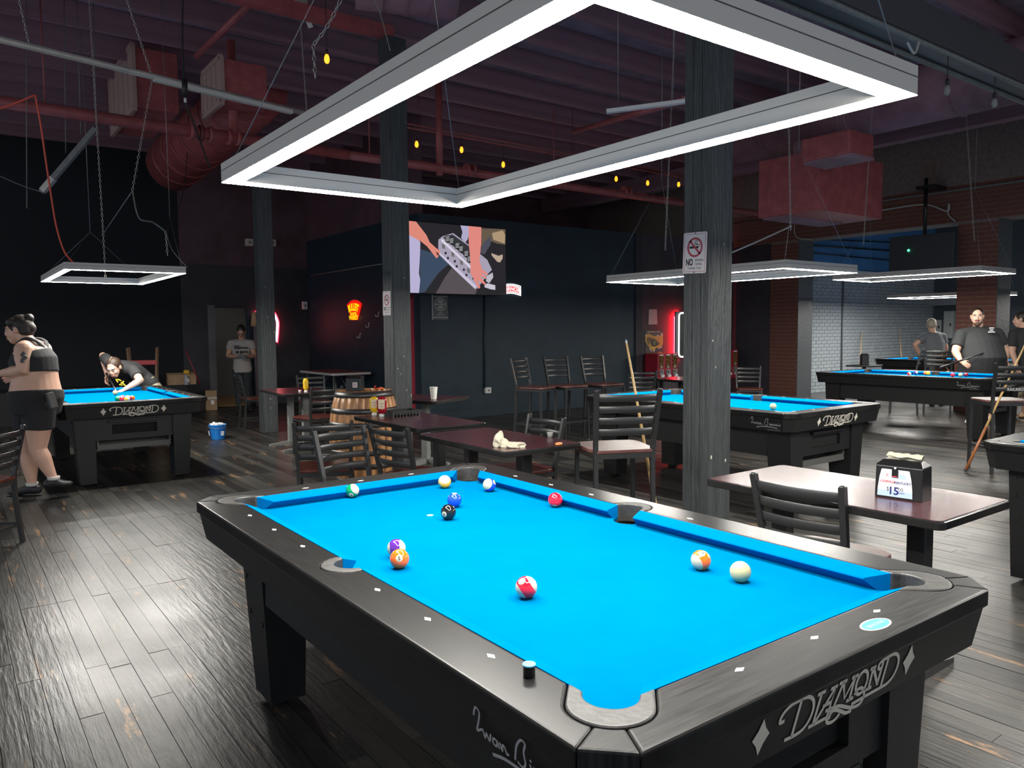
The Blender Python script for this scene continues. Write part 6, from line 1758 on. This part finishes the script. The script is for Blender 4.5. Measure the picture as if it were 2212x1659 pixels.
for k_ in range(3): poster([(284 + k_ * 20, 795), (294 + k_ * 20, 795), (288 + k_ * 18, 880), (280 + k_ * 18, 885)], (0.14, 0.32, 0.10), 'claw_mark', 4)
for p in ([(200, 940), (225, 935), (260, 1000), (240, 1005)], [(280, 1010), (310, 960), (330, 955), (300, 1020)], [(430, 660), (470, 630), (478, 690), (450, 690)], [(125, 670), (150, 660), (150, 690), (128, 700)], [(370, 940), (450, 905), (465, 920), (390, 955)], [(340, 700), (390, 670), (400, 680), (360, 712)]): poster(p, (0.55, 0.53, 0.47), 'paper_shred', 2)
poster([(165, 1090), (225, 1065), (245, 1110), (190, 1150), (150, 1165)], (0.24, 0.18, 0.08), 'gold_badge', 1); poster([(375, 1030), (430, 1010), (470, 1030), (470, 1045), (375, 1045)], (0.40, 0.30, 0.12), 'gold_badge', 1)
MB().mesh(text2d('$', 0.11, 1, 0.02), PQ(278, 1105) + Vector((0, -0.003, 0)), (1, 0, 0), (0, 0, 1), (0, -1, 0)).build('dollar_mark', MATS['sticker_white'], t)
for k_ in range(3): MB().mesh(rect2d(-0.07, -0.012, 0.07, 0.012), PQ(220 + 80 * k_, 618) + Vector((0, -0.003, 0)), (1, 0, 0), (0, 0, 1), (0, -1, 0)).build('heading_mark', M('postergrey', (0.35, 0.32, 0.2), 0.5), t)

# ---- candy machines on stands
M('machine_red', (0.33, 0.012, 0.03), 0.35, coat=0.2); M('machine_glass', (0.05, 0.035, 0.02), 0.1, var=0.9, vscale=45, col2=(0.55, 0.28, 0.08), thresh=(0.5, 0.62)); M('chromeish', (0.35, 0.35, 0.35), 0.3, metal=0.7)
def candy(loc, n, w_, h, label):
    t = empty('candy_machine', (loc[0], loc[1], 0), 0, label, 'vending machine', 'red candy machines')
    z0 = loc[2]; d_ = 0.34
    MB().box((0, 0, z0 + h / 2), (w_, d_, h)).build('cabinet', MATS['machine_red'], t, bevel=0.012)
    MB().lathe((0, 0, 0), [(0.20, 0), (0.20, 0.02), (0.04, 0.05), (0.035, z0)], 20).build('stand', MATS['castiron'], t)
    for i in range(n):
        x = -w_ / 2 + w_ * (i + 0.5) / n + (0.0)
        g = MB().box((x, -d_ / 2 - 0.002, z0 + h * 0.68), (w_ / n * 0.62, 0.012, h * 0.46)).build('candy_window', MATS['machine_glass'], t)
        MB().box((x, -d_ / 2 - 0.006, z0 + h * 0.94), (w_ / n * 0.5, 0.008, h * 0.04)).build('price_strip', MATS['sticker_white'], t)
        MB().box((x, -d_ / 2 - 0.008, z0 + h * 0.30), (w_ / n * 0.6, 0.02, h * 0.2)).build('coin_plate', MATS['chromeish'], t)
        MB().cyl((x, -d_ / 2 - 0.02, z0 + h * 0.33), (x, -d_ / 2 - 0.045, z0 + h * 0.33), 0.022, n=12).build('turn_knob', MATS['chromeish'], t)
        MB().box((x + 0.02, -d_ / 2 - 0.02, z0 + h * 0.16), (w_ / n * 0.4, 0.03, h * 0.09)).build('flap', MATS['sticker_white'], t)
        MB().mesh(ring2d(0, 0, 0.022, 0.022, 0.009, 16), (x, -d_ / 2 - 0.0095, z0 + h * 0.50), (1, 0, 0), (0, 0, 1), (0, -1, 0)).build('price_disc', MATS['sticker_white'], t)
q = GY(1443, 792, YT - 0.42)
candy((q.x, YT - 0.25, 0.45), 3, 0.58, 0.52, 'red three-column candy machine below the eye poster')
q = GY(1580, 780, YT - 0.42)
candy((q.x + 0.02, YT - 0.25, 0.40), 2, 0.40, 0.60, 'red candy machine peeking out right of the thick post')

# ---- framed neon behind the thick post
q0 = GY(1466, 676, YT - 0.10); q1 = GY(1466, 771, YT - 0.10)
t = empty('neon_outline_sign', (q0.x, YT - 0.05, q1.z), 0, 'white neon outline glowing red on the wall behind the thick post', 'neon sign')
H_ = q0.z - q1.z; W_ = 0.75
def outline(w_, h, r_, y): return [(p[0], y, p[1]) for p in rrect(0, 0, w_, h, r_, 6)] + [(w_, y, h - r_)]
MB().tube(outline(W_, H_, 0.08, -0.06), 0.016, 8).build('white_tube', glow('neon_white2', (1, 0.97, 1), 1.2), t)
MB().tube([(0.10, 0.02, H_ + 0.01), (0.0, 0.02, H_ - 0.01), (-0.035, 0.02, H_ - 0.08), (-0.035, 0.02, 0.08), (0.0, 0.02, 0.01), (0.10, 0.02, -0.01)], 0.012, 8).build('red_back_tube', glow('neon_deep_red', (1, 0.01, 0.02), 110), t)
MB().span((-0.065, -0.03, -0.03), (W_ + 0.02, 0.0, H_ + 0.03)).build('mount_board', MATS['signblack'], t)
# neon on the door wall behind the far post
t = empty('neon_arc', GY(592, 708, YD - 0.06), 0, 'white neon arc with red glow behind the far post', 'neon sign')
MB().tube(catmull([(-0.35, 0, 0.28), (-0.05, 0, 0.30), (0.06, 0, 0.15), (0.06, 0, -0.05), (0.03, 0, -0.28)], 6), 0.022, 8).build('white_tube', MATS['neon_white2'], t)
MB().tube(catmull([(-0.35, 0.03, 0.32), (-0.02, 0.03, 0.34), (0.10, 0.03, 0.15), (0.10, 0.03, -0.05), (0.07, 0.03, -0.3)], 6), 0.012, 8).build('red_tube', glow('neon_red_soft', (1, 0.02, 0.04), 9), t)
# tan shade hanging by the doorway
t = empty('tan_lamp', GY(551, 705, YD - 0.15), 0, 'tan lamp shade on a thin pole between doorway and far post', 'lamp')
MB().lathe((0, 0, 0), [(0.085, 0), (0.05, 0.27), (0.035, 0.28)], 16).build('shade', M('tanshade', (0.62, 0.36, 0.20), 0.6), t)
z_ = t.location.z
MB().cyl((0, 0, -z_), (0, 0, 0), 0.03, n=10).build('pole', M('polepink', (0.22, 0.17, 0.19), 0.5), t)
# wall boxes
def wallbox(p, d, label, nm='wall_box', mat='plate', cat='wall fitting'):
    t = empty(nm, p, 0, label, cat)
    MB().box((0, 0, 0), d).build('cover', MATS[mat], t, bevel=0.006)
    MB().box((0, -d[1] / 2 - 0.001, 0), (d[0] * 0.3, 0.004, d[2] * 0.3)).build('face', MATS['greytrim'], t)
    return t
wallbox(GY(1054, 843, YT - 0.03), (0.10, 0.06, 0.10), 'white outlet box on the dark wall left of the bar stools', 'outlet_box')
o = MB().cyl(GY(1047, 838, YT - 0.02), GY(1047, 634, YT - 0.02), 0.014, n=8).build('conduit', MATS['blackwall']); tag(o, 'thin dark conduit running up from the outlet box to the television', 'conduit')
p = GY(673, 660, YD - 0.05); wallbox(Vector((min(p.x, XN - 0.08), YD - 0.03, p.z)), (0.10, 0.06, 0.16), 'pale switch box in the corner beside the neon wall', 'switch_box')
wallbox(GY(538, 524, YD - 0.06), (0.13, 0.12, 0.14), 'beige emergency lamp high left of the far post', 'emergency_lamp', 'tape'); wallbox(GY(588, 525, YD - 0.06), (0.12, 0.12, 0.13), 'beige emergency lamp high right of the far post', 'emergency_lamp', 'tape')
for u, v, lab in ((778, 726, 'lowest white coat hook on the neon wall'), (797, 703, 'middle white coat hook on the neon wall'), (818, 680, 'highest white coat hook on the neon wall')):
    q = GX(u, v, XN - 0.03)
    o = MB().tube([q + Vector((0.03, 0, 0.05)), q + Vector((0, 0, 0.05)), q + Vector((-0.01, 0, -0.03)), q + Vector((-0.04, 0.01, -0.035)), q + Vector((-0.05, 0.03, 0.0))], 0.007, 6).build('coat_hook', MATS['plate']); tag(o, lab, 'hook', 'white hooks on the neon wall')
o = MB().cyl(GX(671, 595, XN - 0.02), GX(845, 567, XN - 0.02), 0.014, n=8).build('rail_pipe', MATS['castgrey']); tag(o, 'thin grey rail running along the top of the neon wall', 'pipe')
# electrical panels in the far room
def panel(u0, v0, u1, v1, label):
    a = GX(u0, v0, 19.8); b = GX(u1, v1, 19.8)
    t = empty('electrical_panel', (19.82, (a.y + b.y) / 2, (a.z + b.z) / 2), 0, label, 'electrical panel', 'grey electrical panels')
    dy, dz = abs(a.y - b.y), abs(a.z - b.z)
    MB().box((0, 0, 0), (0.16, dy, dz)).build('case', M('panelgrey', (0.42, 0.44, 0.44), 0.4), t, bevel=0.01)
    MB().box((-0.085, 0, 0), (0.01, dy * 0.9, dz * 0.94)).build('door', MATS['panelgrey'], t, bevel=0.004)
    MB().box((-0.095, -dy * 0.3, 0), (0.012, 0.03, 0.07)).build('latch', MATS['castiron'], t)
panel(2018, 691, 2034, 722, 'small grey electrical panel behind the grey-haired person'); panel(2041, 672, 2059, 731, 'tall grey electrical panel left of the brick pier')
o = MB().box(GX(2036, 652, 19.75), (0.2, 0.9, 0.18)).build('pale_duct', MATS['corridor']); tag(o, 'pale duct box above the electrical panels', 'duct')
# screen seen from behind at the arch
t = empty('screen_back', (12.6, 5.55, 2.70), 0, 'dark back of a screen hanging at the brick arch with a green light', 'television')
MB().span((-0.03, -0.54, -0.29), (0.03, 0.54, 0.31)).build('housing', M('screendark', (0.025, 0.03, 0.033), 0.5), t, bevel=0.01)
MB().cyl((0.0, -0.05, 0.3), (0.0, -0.05, 1.25), 0.03, n=10).build('hanger_pole', MATS['tvblack'], t); MB().span((-0.05, -0.2, 1.08), (0.42, 0.1, 1.13)).build('hanger_plate', MATS['tvblack'], t)
MB().ball((-0.035, 0.20, 0.06), 0.02, 8, 6).build('green_light', glow('led_green', (0.05, 1, 0.3), 5), t)
# pipes on the far blue wall
for k_, (z, r_) in enumerate(((3.05, 0.015), (3.2, 0.02), (3.32, 0.015))):
    o = MB().cyl((13.6, YG - 0.05, z), (19.5, YG - 0.05, z + 0.12 * k_), r_, n=6).build('wall_pipe', MATS['tvblack']); tag(o, ('lowest', 'middle', 'highest')[k_] + ' dark pipe along the blue upper wall', 'pipe', 'pipes on the blue wall')
q = GY(1820, 700, YG - 0.03); o = MB().cyl((q.x, YG - 0.03, 0.4), (q.x, YG - 0.03, 2.66), 0.02, n=8).build('wall_conduit', MATS['greymortar']); tag(o, 'vertical grey conduit on the grey brick wall', 'conduit')
# small silver napkin holder on a high black table by the arch
p = GD(1867, 790, 12.9)
t = empty('high_table', (p.x, p.y, 0), 0, 'small black high table holding a silver napkin holder by the arch', 'table')
MB().box((0, 0, 0.80), (0.42, 0.42, 0.03)).build('table_top', MATS['chair_black'], t, bevel=0.006); MB().cyl((0, 0, 0), (0, 0, 0.79), 0.03, n=10).build('column', MATS['chair_black'], t); MB().lathe((0, 0, 0), [(0.2, 0), (0.2, 0.02), (0.03, 0.04)], 20).build('base', MATS['chair_black'], t)
napkin_box((p.x, p.y, 0.815), R(-36), 0.11, 0.10, 0.19, 'silver napkin holder on the small high table by the arch', name='napkin_holder')

# ------------------------------------------------------------------ balls on the other tables
G2 = 'balls on the table by the brick pier'
for (u, v, num, lab) in ((1964, 808, 11, 'red striped ball at far left end of the pier table'), (1981, 805, 12, 'purple striped ball near the middle pocket of the pier table'), (2005, 806.5, 1, 'yellow ball left of the middle pocket of the pier table'), (2012, 805, 5, 'orange ball touching the yellow ball on the pier table'), (2058, 810, 3, 'red ball on the right half of the pier table'), (2075, 810, 0, 'cream cue ball between red and maroon on the pier table'), (2087, 809.5, 7, 'maroon ball right of the cue ball on the pier table')):
    p = GZ(u, v, zc)
    p.x = min(max(p.x, 9.93 - 0.43), 9.93 + 0.43)
    pool_ball(num, p, None, (1, 0.3, 0.5) if num > 8 else None, G2, lab, name='cue_ball' if num == 0 else 'pool_ball')
p = GZ(1670, 878, zc); pool_ball(0, p, None, None, None, 'lone cream ball on the table behind the thick post', name='cue_ball')
# ------------------------------------------------------------------ pipes, ducts, chains and cords overhead
def thing1(mb, name, mat, label, cat, group=None):
    return tag(mb.build(name, MATS[mat]), label, cat, group)
GP = 'red sprinkler pipes'
YP = 8.0
t = empty('sprinkler_main', (0, YP, 3.62), 0, 'long red sprinkler main running across the hall under the ceiling', 'pipe', GP)
MB().cyl((-4.5, 0, 0.1), (3.2, 0, 0.0), 0.062, n=14).build('pipe', MATS['redpipe'], t)
MB().cyl((3.2, 0, 0.0), (12.5, 0, -0.05), 0.055, n=14).build('pipe', MATS['redpipe'], t)
for x in (1.42, 1.52, 1.82, 5.0, 8.0):
    for k_ in (-0.05, 0.05): MB().lathe((x + k_, 0, 0.02), [(0.085, -0.02), (0.085, 0.02)], 14, axis=(1, 0, 0)).build('coupling', MATS['redpipe'], t)
for x in (0.0, 3.5, 6.5, 9.5): MB().cyl((x, 0, 0.05), (x, 0, 1.1), 0.008, n=6).build('hanger_rod', MATS['redpipe'], t)
o = MB().cyl(GY(505, 300, YP), (GY(505, 300, YP).x, YP, 4.7), 0.05, n=12); thing1(o, 'riser_pipe', 'redpipe', 'vertical red pipe rising from the sprinkler main on the left', 'pipe', GP)
o = MB().cyl(GY(950, 378, YP), (GY(950, 378, YP).x, YP, 4.7), 0.045, n=12); thing1(o, 'riser_pipe', 'redpipe', 'vertical red pipe rising behind the hanging amber bulbs', 'pipe', GP)
a = GD(425, 122, 8.3); b = GD(540, 8, 7.4); thing1(MB().cyl(a, b, 0.034, n=12), 'branch_pipe', 'redpipe', 'slanting red branch pipe at upper left', 'pipe', GP)
a = GD(1240, 285, 8.6); b = GD(1480, 215, 6.5); thing1(MB().cyl(a, b, 0.03, n=10), 'branch_pipe', 'redpipe', 'slanting red branch pipe seen inside the big light frame', 'pipe', GP)
a = GD(1310, 241, 6.3); b = GD(1480, 219, 6.2); t = empty('tube_light_bar', a, 0, 'pale strip bar left of the thick post above the frame', 'light bar')
MB().bar((0, 0, 0), b - a, 0.05, 0.03).build('bar', MATS['plate'], t)
for q in (0.15, 0.85): MB().cyl((b - a) * q, (b - a) * q + Vector((0, 0, ZC - a.z)), 0.003, n=5).build('hanger', MATS['wire'], t)
a = GY(960, 290, 8.15); b = GY(1475, 372, 8.15)
for k_, dz in enumerate((0.0, 0.05)):
    t = empty('bulb_conduit', (4.0, 8.15, 4.12 + dz), 0, ('lower', 'upper')[k_] + ' thin conduit the amber bulbs hang from', 'conduit')
    MB().cyl((0, 0, 0), (6.0, 0, -0.07), 0.012, n=8).build('pipe', MATS['redpipe'], t)
    for x in (0.3, 3.0, 5.7): MB().cyl((x, 0, 0), (x, 0, ZC - 4.12 - dz), 0.004, n=6).build('hanger_rod', MATS['redpipe'], t)
# red channel beams at the second post
thing1(MB().bar((-3.0, 6.115, 4.42), (2.84, 6.115, 4.42), 0.10, 0.12), 'channel_beam', 'redpaint', 'long red channel beam meeting the post by the barrel', 'beam')
t_ = MB().bar((2.76, 2.133, 3.77), (12.98, 2.133, 3.77), 0.26, 0.27); thing1(t_, 'steel_beam', 'blackbeam' if 'blackbeam' in MATS else 'darkwall', 'dark beam crossing the ceiling at upper right', 'beam')
for k_, dy in enumerate((-0.10, 0.10)):
    thing1(MB().cyl((3.0, 2.133 + dy, 3.618), (12.9, 2.133 + dy, 3.618), 0.022, n=8), 'grey_conduit', 'castgrey', ('near', 'far')[k_] + ' grey conduit under the dark ceiling beam', 'conduit')
# round duct
a = GY(562, 188, 9.6); b = GY(372, 358, 12.9)
t = empty('round_duct', a, 0, 'large round red duct sloping away at upper left', 'duct')
d = b - a
MB().tube([Vector((0, 0, 0)), d], [0.40, 0.42], 28).build('shell', MATS['redpaint'], t)
n_ = 9
for i in range(1, n_): MB().lathe(d * (i / n_), [(0.405 + 0.02 * i / n_, -0.008), (0.425 + 0.02 * i / n_, 0), (0.405 + 0.02 * i / n_, 0.008)], 28, axis=d.normalized(), caps=False).build('seam_ring', MATS['redpaint'], t)
MB().cyl((0, 0, 0.38), (0, 0, ZC - a.z), 0.006, n=6).build('hanger', MATS['wire'], t)
a = GZ(700, -40, 4.3)
da = GD(770, -50, 6.2); db = GD(985, -22, 6.4)
t = empty('round_duct', da, 0, 'round red duct at the top edge left of the big light frame', 'duct')
MB().tube([Vector(), db - da], 0.24, 24).build('shell', MATS['maroon'], t)
for i in range(3): MB().lathe((db - da) * (0.25 + 0.25 * i), [(0.24, -0.006), (0.252, 0), (0.24, 0.006)], 24, axis=(db - da).normalized(), caps=False).build('seam_ring', MATS['maroon'], t)
# box ducts with grilles
def grille(px, X, label, slats=5):
    q = [GX(u, v, X) for u, v in px]
    ys = [p.y for p in q]; zs = [p.z for p in q]
    y0, y1, z0, z1 = min(ys), max(ys), min(zs), max(zs)
    t = empty('duct_grille', (X, (y0 + y1) / 2, (z0 + z1) / 2), 0, label, 'air grille', 'air grilles on red ducts')
    hy, hz = (y1 - y0) / 2, (z1 - z0) / 2
    MB().span((0.03, -hy * 0.96, -hz * 0.96), (0.5, hy * 0.96, hz * 0.96)).build('duct_box', MATS['redpaint'], t)
    pl = M('grillepale', (0.40, 0.27, 0.24), 0.5)
    for s_ in (-1, 1):
        MB().span((-0.01, s_ * hy - 0.03, -hz), (0.03, s_ * hy + 0.03, hz)).build('frame_side', pl, t); MB().span((-0.01, -hy, s_ * hz - 0.03), (0.03, hy, s_ * hz + 0.03)).build('frame_side', pl, t)
    for i in range(slats):
        y = -hy + 2 * hy * (i + 0.5) / slats
        MB().span((0.0, y - hy / slats * 0.9, -hz), (0.02, y + hy / slats * 0.9, hz)).build('louvre', pl, t)
grille([(235, 170), (285, 115), (287, 235), (245, 285)], 1.0, 'pale slatted air grille on a red duct at upper left')
grille([(436, 165), (475, 122), (478, 195), (444, 248)], 1.6, 'dim air grille beside the vertical red pipe', 4)
# hanging red boxes on the right
t = empty('red_duct_box', (8.0, 5.05, 2.92), 0, 'big red rectangular duct box hanging right of the thick post', 'duct')
MB().span((0, -0.45, 0), (1.5, 0.45, 0.75)).build('lower_box', MATS['redpaint'], t); MB().span((0.55, -0.2, 0.75), (1.45, 0.3, 1.05)).build('neck', MATS['maroon'], t)
MB().span((0.05, 0.05, -0.02), (1.4, 0.42, 0.0)).build('bottom_flange', MATS['maroon'], t)
a = GD(1808, 335, 8.6)
t = empty('red_duct_box', a, 0, 'smaller red duct box with dented end under the right ceiling', 'duct')
MB().span((0, -0.15, 0), (0.5, 0.45, 0.26)).build('box', MATS['redpaint'], t, bevel=0.02); MB().span((0.02, -0.17, -0.03), (0.48, 0.43, 0.0)).build('flange', MATS['maroon'], t); MB().cyl((0.25, 0.15, 0.2), (0.25, 0.15, ZC - a.z), 0.006, n=6).build('hanger', MATS['wire'], t)
t = empty('right_duct', (9.0, 0.2, 4.32), 0, 'wide dark red duct running towards the right edge under the ceiling', 'duct')
MB().tube([(0, 0, 0), (0, 7.2, 0)], 0.36, 26).build('shell', MATS['maroon'], t)
for i in range(5): MB().lathe((0, 0.6 + 1.3 * i, 0), [(0.36, -0.008), (0.378, 0), (0.36, 0.008)], 26, axis=(0, 1, 0), caps=False).build('seam_ring', MATS['maroon'], t)
# pale strut with strip lights hung from chains
a = GD(-30, 78, 5.6); b = GD(672, 248, 7.6)
t = empty('ceiling_strut', a, 0, 'long pale metal strut with a strip light under it at upper left', 'light bar')
d = b - a
MB().cyl((0, 0, 0), d, 0.026, n=10).build('pipe', M('galv', (0.45, 0.42, 0.38), 0.45, metal=0.3, var=0.2, vscale=8), t)
MB().bar(d * 0.44 - Vector((0, 0, 0.02)), d * 0.92 - Vector((0, 0, 0.02)), 0.05, 0.035).build('strip_light', M('strippale', (0.62, 0.60, 0.55), 0.4), t)
for k_ in range(8): MB().box(d * (0.47 + 0.055 * k_) - Vector((0, 0, 0.04)), (0.03, 0.02, 0.004)).build('lens', MATS['tape'], t)
def strut_at(u): return a + d * ((u + 30) / 702)
GCH = 'hanging chains'
def up_chain(p, u, v, dep, label, **k):
    return chain(p, GD(u, v, dep), label, group=GCH, **k)
chain(strut_at(42), GD(40, -6, 5.75), 'chain holding the left end of the pale strut', group=GCH)
chain(strut_at(275), GD(272, -6, 6.3), 'chain holding the middle of the pale strut', group=GCH)
chain(strut_at(660), GD(648, 28, 7.55), 'chain holding the right end of the pale strut', group=GCH)
chain(strut_at(275) + Vector((0.0, 0, -0.03)), GD(286, 412, 6.35), 'long chain dropping from the pale strut towards the left light frame', group=GCH)
chain(GD(192, -10, 7.25), GD(223, 505, 7.6), 'long thin chain ending above the left light frame', group=GCH)
chain(GD(223, 505, 7.6), GD(228, 600, 7.6), 'chain tail hanging inside the left light frame', group=GCH)
chain(GD(358, 500, 7.0), GD(362, 552, 7.0), 'short chain tail right of the left light frame', group=GCH)
chain(GD(737, -4, 5.2), GD(677, 96, 5.25), 'thick silver chain swagged at the top left of the big frame', r=0.0035, link=0.045, group=GCH, sag=0.03)
chain(GD(677, 96, 5.25), GD(681, 168, 5.25), 'thick silver chain end hanging free near the top', r=0.0035, link=0.045, group=GCH)
chain(GD(1462, -40, 7.2), GD(1437, 540, 7.2), 'thin chain hanging just left of the thick post', group=GCH)
chain(GD(1700, 20, 7.0), GD(1708, 498, 7.0), 'chain hanging in front of the big red duct box', group=GCH)
chain(GD(1896, 60, 9.6), GD(1865, 530, 9.6), 'thin chain hanging before the blue upper wall', group=GCH)
chain(GD(2080, 140, 9.6), GD(2105, 520, 9.6), 'thin chain hanging in front of the right brick pier', group=GCH)
def cord(pts, r_, mat, label, nm='cable', cat='cable', k=8):
    return thing1(MB().tube(catmull([tuple(p) for p in pts], k), r_, 6), nm, mat, label, cat)
M('cordorange', (0.75, 0.10, 0.06), 0.5); M('cordblack', (0.015, 0.015, 0.016), 0.5); M('cordpale', (0.45, 0.44, 0.42), 0.5)
cord([GD(76, 205, 6.6), GD(88, 270, 6.7), GD(98, 340, 6.8), GD(110, 420, 6.9), GD(122, 490, 7.0), GD(140, 545, 7.05), GD(166, 574, 7.1)], 0.008, 'cordorange', 'orange extension cord hanging down to the left light frame', 'extension_cord')
cord([GD(-20, 240, 6.5), GD(20, 228, 6.55), GD(76, 205, 6.6)], 0.008, 'cordorange', 'orange cord end at the left edge near the red main', 'extension_cord')
cord([GD(395, -5, 6.3), GD(394, 80, 6.3), GD(396, 155, 6.3), GD(399, 190, 6.3), GD(402, 225, 6.3), GD(420, 270, 6.4), GD(445, 340, 6.6), GD(455, 362, 6.7)], 0.007, 'cordblack', 'black power cord with a plug hanging over the pale strut')
t = empty('cord_plug', GD(399, 185, 6.28), 0, 'black plug with a white tip on the hanging power cord', 'plug')
MB().cyl((0, 0, 0.05), (0, 0, -0.08), 0.022, n=10).build('plug_body', MATS['cordblack'], t); MB().cyl((0, 0, -0.10), (0, 0, -0.135), 0.011, n=8).build('white_tip', MATS['plate'], t)
cord([GD(286, 412, 6.35), GD(300, 470, 6.6), GD(330, 480, 6.8), GD(358, 500, 7.0)], 0.006, 'wire', 'twisted wire from chain to the right corner of the left frame')
cord([GD(284, 415, 6.35), GD(250, 465, 6.9), GD(223, 505, 7.6)], 0.003, 'wire', 'thin wire from the long chain to the left light frame')
cord([GD(360, 503, 7.0), GD(372, 540, 6.9), GD(405, 578, 6.85)], 0.0025, 'wire', 'thin wire down to the right corner of the left frame')
cord([GD(405, 330, 8.2), GD(395, 420, 8.0), GD(375, 470, 7.6), GD(360, 500, 7.0)], 0.004, 'cordblack', 'dark slack wire beside the left light frame')
for (u0, v0, u1, v1, dp_, lab) in ((56, -60, 58, 450, 7.4, 'thin rod with a hook end at far left'), (165, -20, 175, 290, 7.8, 'thin rod left of the small dark strut'), (200, -30, 208, 270, 7.8, 'thin rod reaching the top of the small dark strut'), (138, -20, 142, 330, 7.8, 'thin rod above the middle of the small dark strut')):
    thing1(MB().cyl(GD(u0, v0, dp_), GD(u1, v1, dp_), 0.005, n=6), 'hanging_rod', 'castgrey', lab, 'rod', 'thin hanging rods')
t = empty('dark_strut', GD(90, 415, 7.8), 0, 'short dark strut hanging aslant at far left', 'light bar')
d2 = GD(207, 278, 7.8) - GD(90, 415, 7.8)
MB().bar((0, 0, 0), d2, 0.05, 0.05).build('channel', MATS['castgrey'], t); MB().bar(d2 * 0.02, d2 * 0.22, 0.06, 0.055).build('pale_end', MATS['galv'], t)
cord([GD(-10, 376, 7.6), GD(45, 400, 7.7), GD(90, 415, 7.8)], 0.004, 'wire', 'thin wire from left edge to the dark strut')
cord([GD(806, -5, 5.4), GD(822, 30, 5.4), GD(843, 110, 5.4)], 0.004, 'wire', 'thin straight wire above the left bar of the big frame')
cord([GD(1575, 548, 7.0), GD(1640, 520, 7.2), GD(1710, 488, 7.5)], 0.008, 'cordpale', 'pale slack cable right of the thick post')
cord([GX(1795, 482, XA - 0.06), GX(1870, 462, XA - 0.06), GX(1930, 450, XA - 0.06), GX(2000, 442, XA - 0.06), GX(2045, 456, XA - 0.06), GX(2050, 440, XA - 0.06)], 0.016, 'cordpale', 'pale cable bundle swagged along the brick arch')
cord([GX(2050, 440, XA - 0.06), GX(2048, 462, XA - 0.06), GX(2063, 478, XA - 0.06)], 0.012, 'cordpale', 'pale cable end dropping beside the right brick pier')
cord([GX(1869, 439, XA - 0.03), GX(2030, 416, XA - 0.03), GX(2212, 390, XA - 0.03)], 0.02, 'castgrey', 'grey conduit along the top of the brick arch', 'conduit', 'conduit')
cord([GX(1717, 485, XA - 0.05), GX(1716, 500, XA - 0.05), GX(1724, 514, XA - 0.05), GX(1752, 517, XA - 0.05)], 0.010, 'cordpale', 'short pale cable curling at the left brick pier')
cord([GX(1560, 490, 12.0), GX(1620, 476, 12.2), GX(1700, 478, 12.4), GX(1800, 484, 12.8)], 0.012, 'cordblack', 'dark cable along the ledge left of the brick pier')
# bracket box and paper tag near the top
t = empty('junction_box', GD(650, 8, 7.4), 0, 'small green-white junction box with wires near the top edge', 'junction box')
MB().box((0, 0, 0), (0.10, 0.08, 0.07)).build('box', MATS['galv'], t); MB().box((0, 0, -0.05), (0.16, 0.02, 0.02)).build('terminal', MATS['plate'], t)
thing1(MB().box(GD(668, 51, 7.3), (0.05, 0.004, 0.075), Matrix.Rotation(R(-25), 3, 'Y')), 'paper_tag', 'plate', 'tiny white paper tag hanging below the junction box', 'tag')
# string bulbs
M('amber', (1, 0.45, 0.1), 0.3, emit=(1.0, 0.20, 0.008), estr=2.6); M('bulbglass', (0.35, 0.33, 0.33), 0.08, alpha=0.6)
def bulb(p, lit, label, wire_to=None):
    t = empty('string_bulb', p, 0, label, 'light bulb', 'amber string bulbs' if lit else 'unlit string bulbs')
    MB().lathe((0, 0, 0), [(0.001, -0.055), (0.018, -0.045), (0.026, -0.02), (0.022, 0.01), (0.013, 0.03)], 14).build('glass', MATS['amber'] if lit else MATS['bulbglass'], t)
    MB().lathe((0, 0, 0.03), [(0.014, 0), (0.015, 0.04), (0.008, 0.05)], 10).build('socket', MATS['cordblack'], t)
    z_ = (wire_to if wire_to else p.z + 0.12) - p.z
    MB().cyl((0, 0, 0.07), (0, 0, z_), 0.004, n=6).build('drop_wire', MATS['cordblack'], t)
for i, (u, v) in enumerate(((900, 310), (997, 322), (1087, 354), (1182, 363), (1331, 385), (1399, 394), (1466, 397))):
    p = GY(u, v, 8.15)
    bulb(p, True, ('first', 'second', 'third', 'fourth', 'fifth', 'sixth', 'seventh')[i] + ' glowing amber bulb from the left on the string', 4.13)
bulb(GD(706, 125, 7.2), True, 'single glowing amber bulb left of the big light frame', ZC)
for i, (u, v) in enumerate(((1632, 16), (2046, 192), (2148, 220))):
    p = GY(u, v, 2.03); bulb(p, False, ('unlit clear bulb at the top edge over the big frame', 'unlit clear bulb under the dark beam, left of two', 'unlit clear bulb under the dark beam, right of two')[i], 3.62)
cord([GY(1960, 92, 2.0), GY(1975, 115, 2.0), GY(1985, 90, 2.0)], 0.010, 'cordpale', 'bent pale cable loop on the dark ceiling beam')
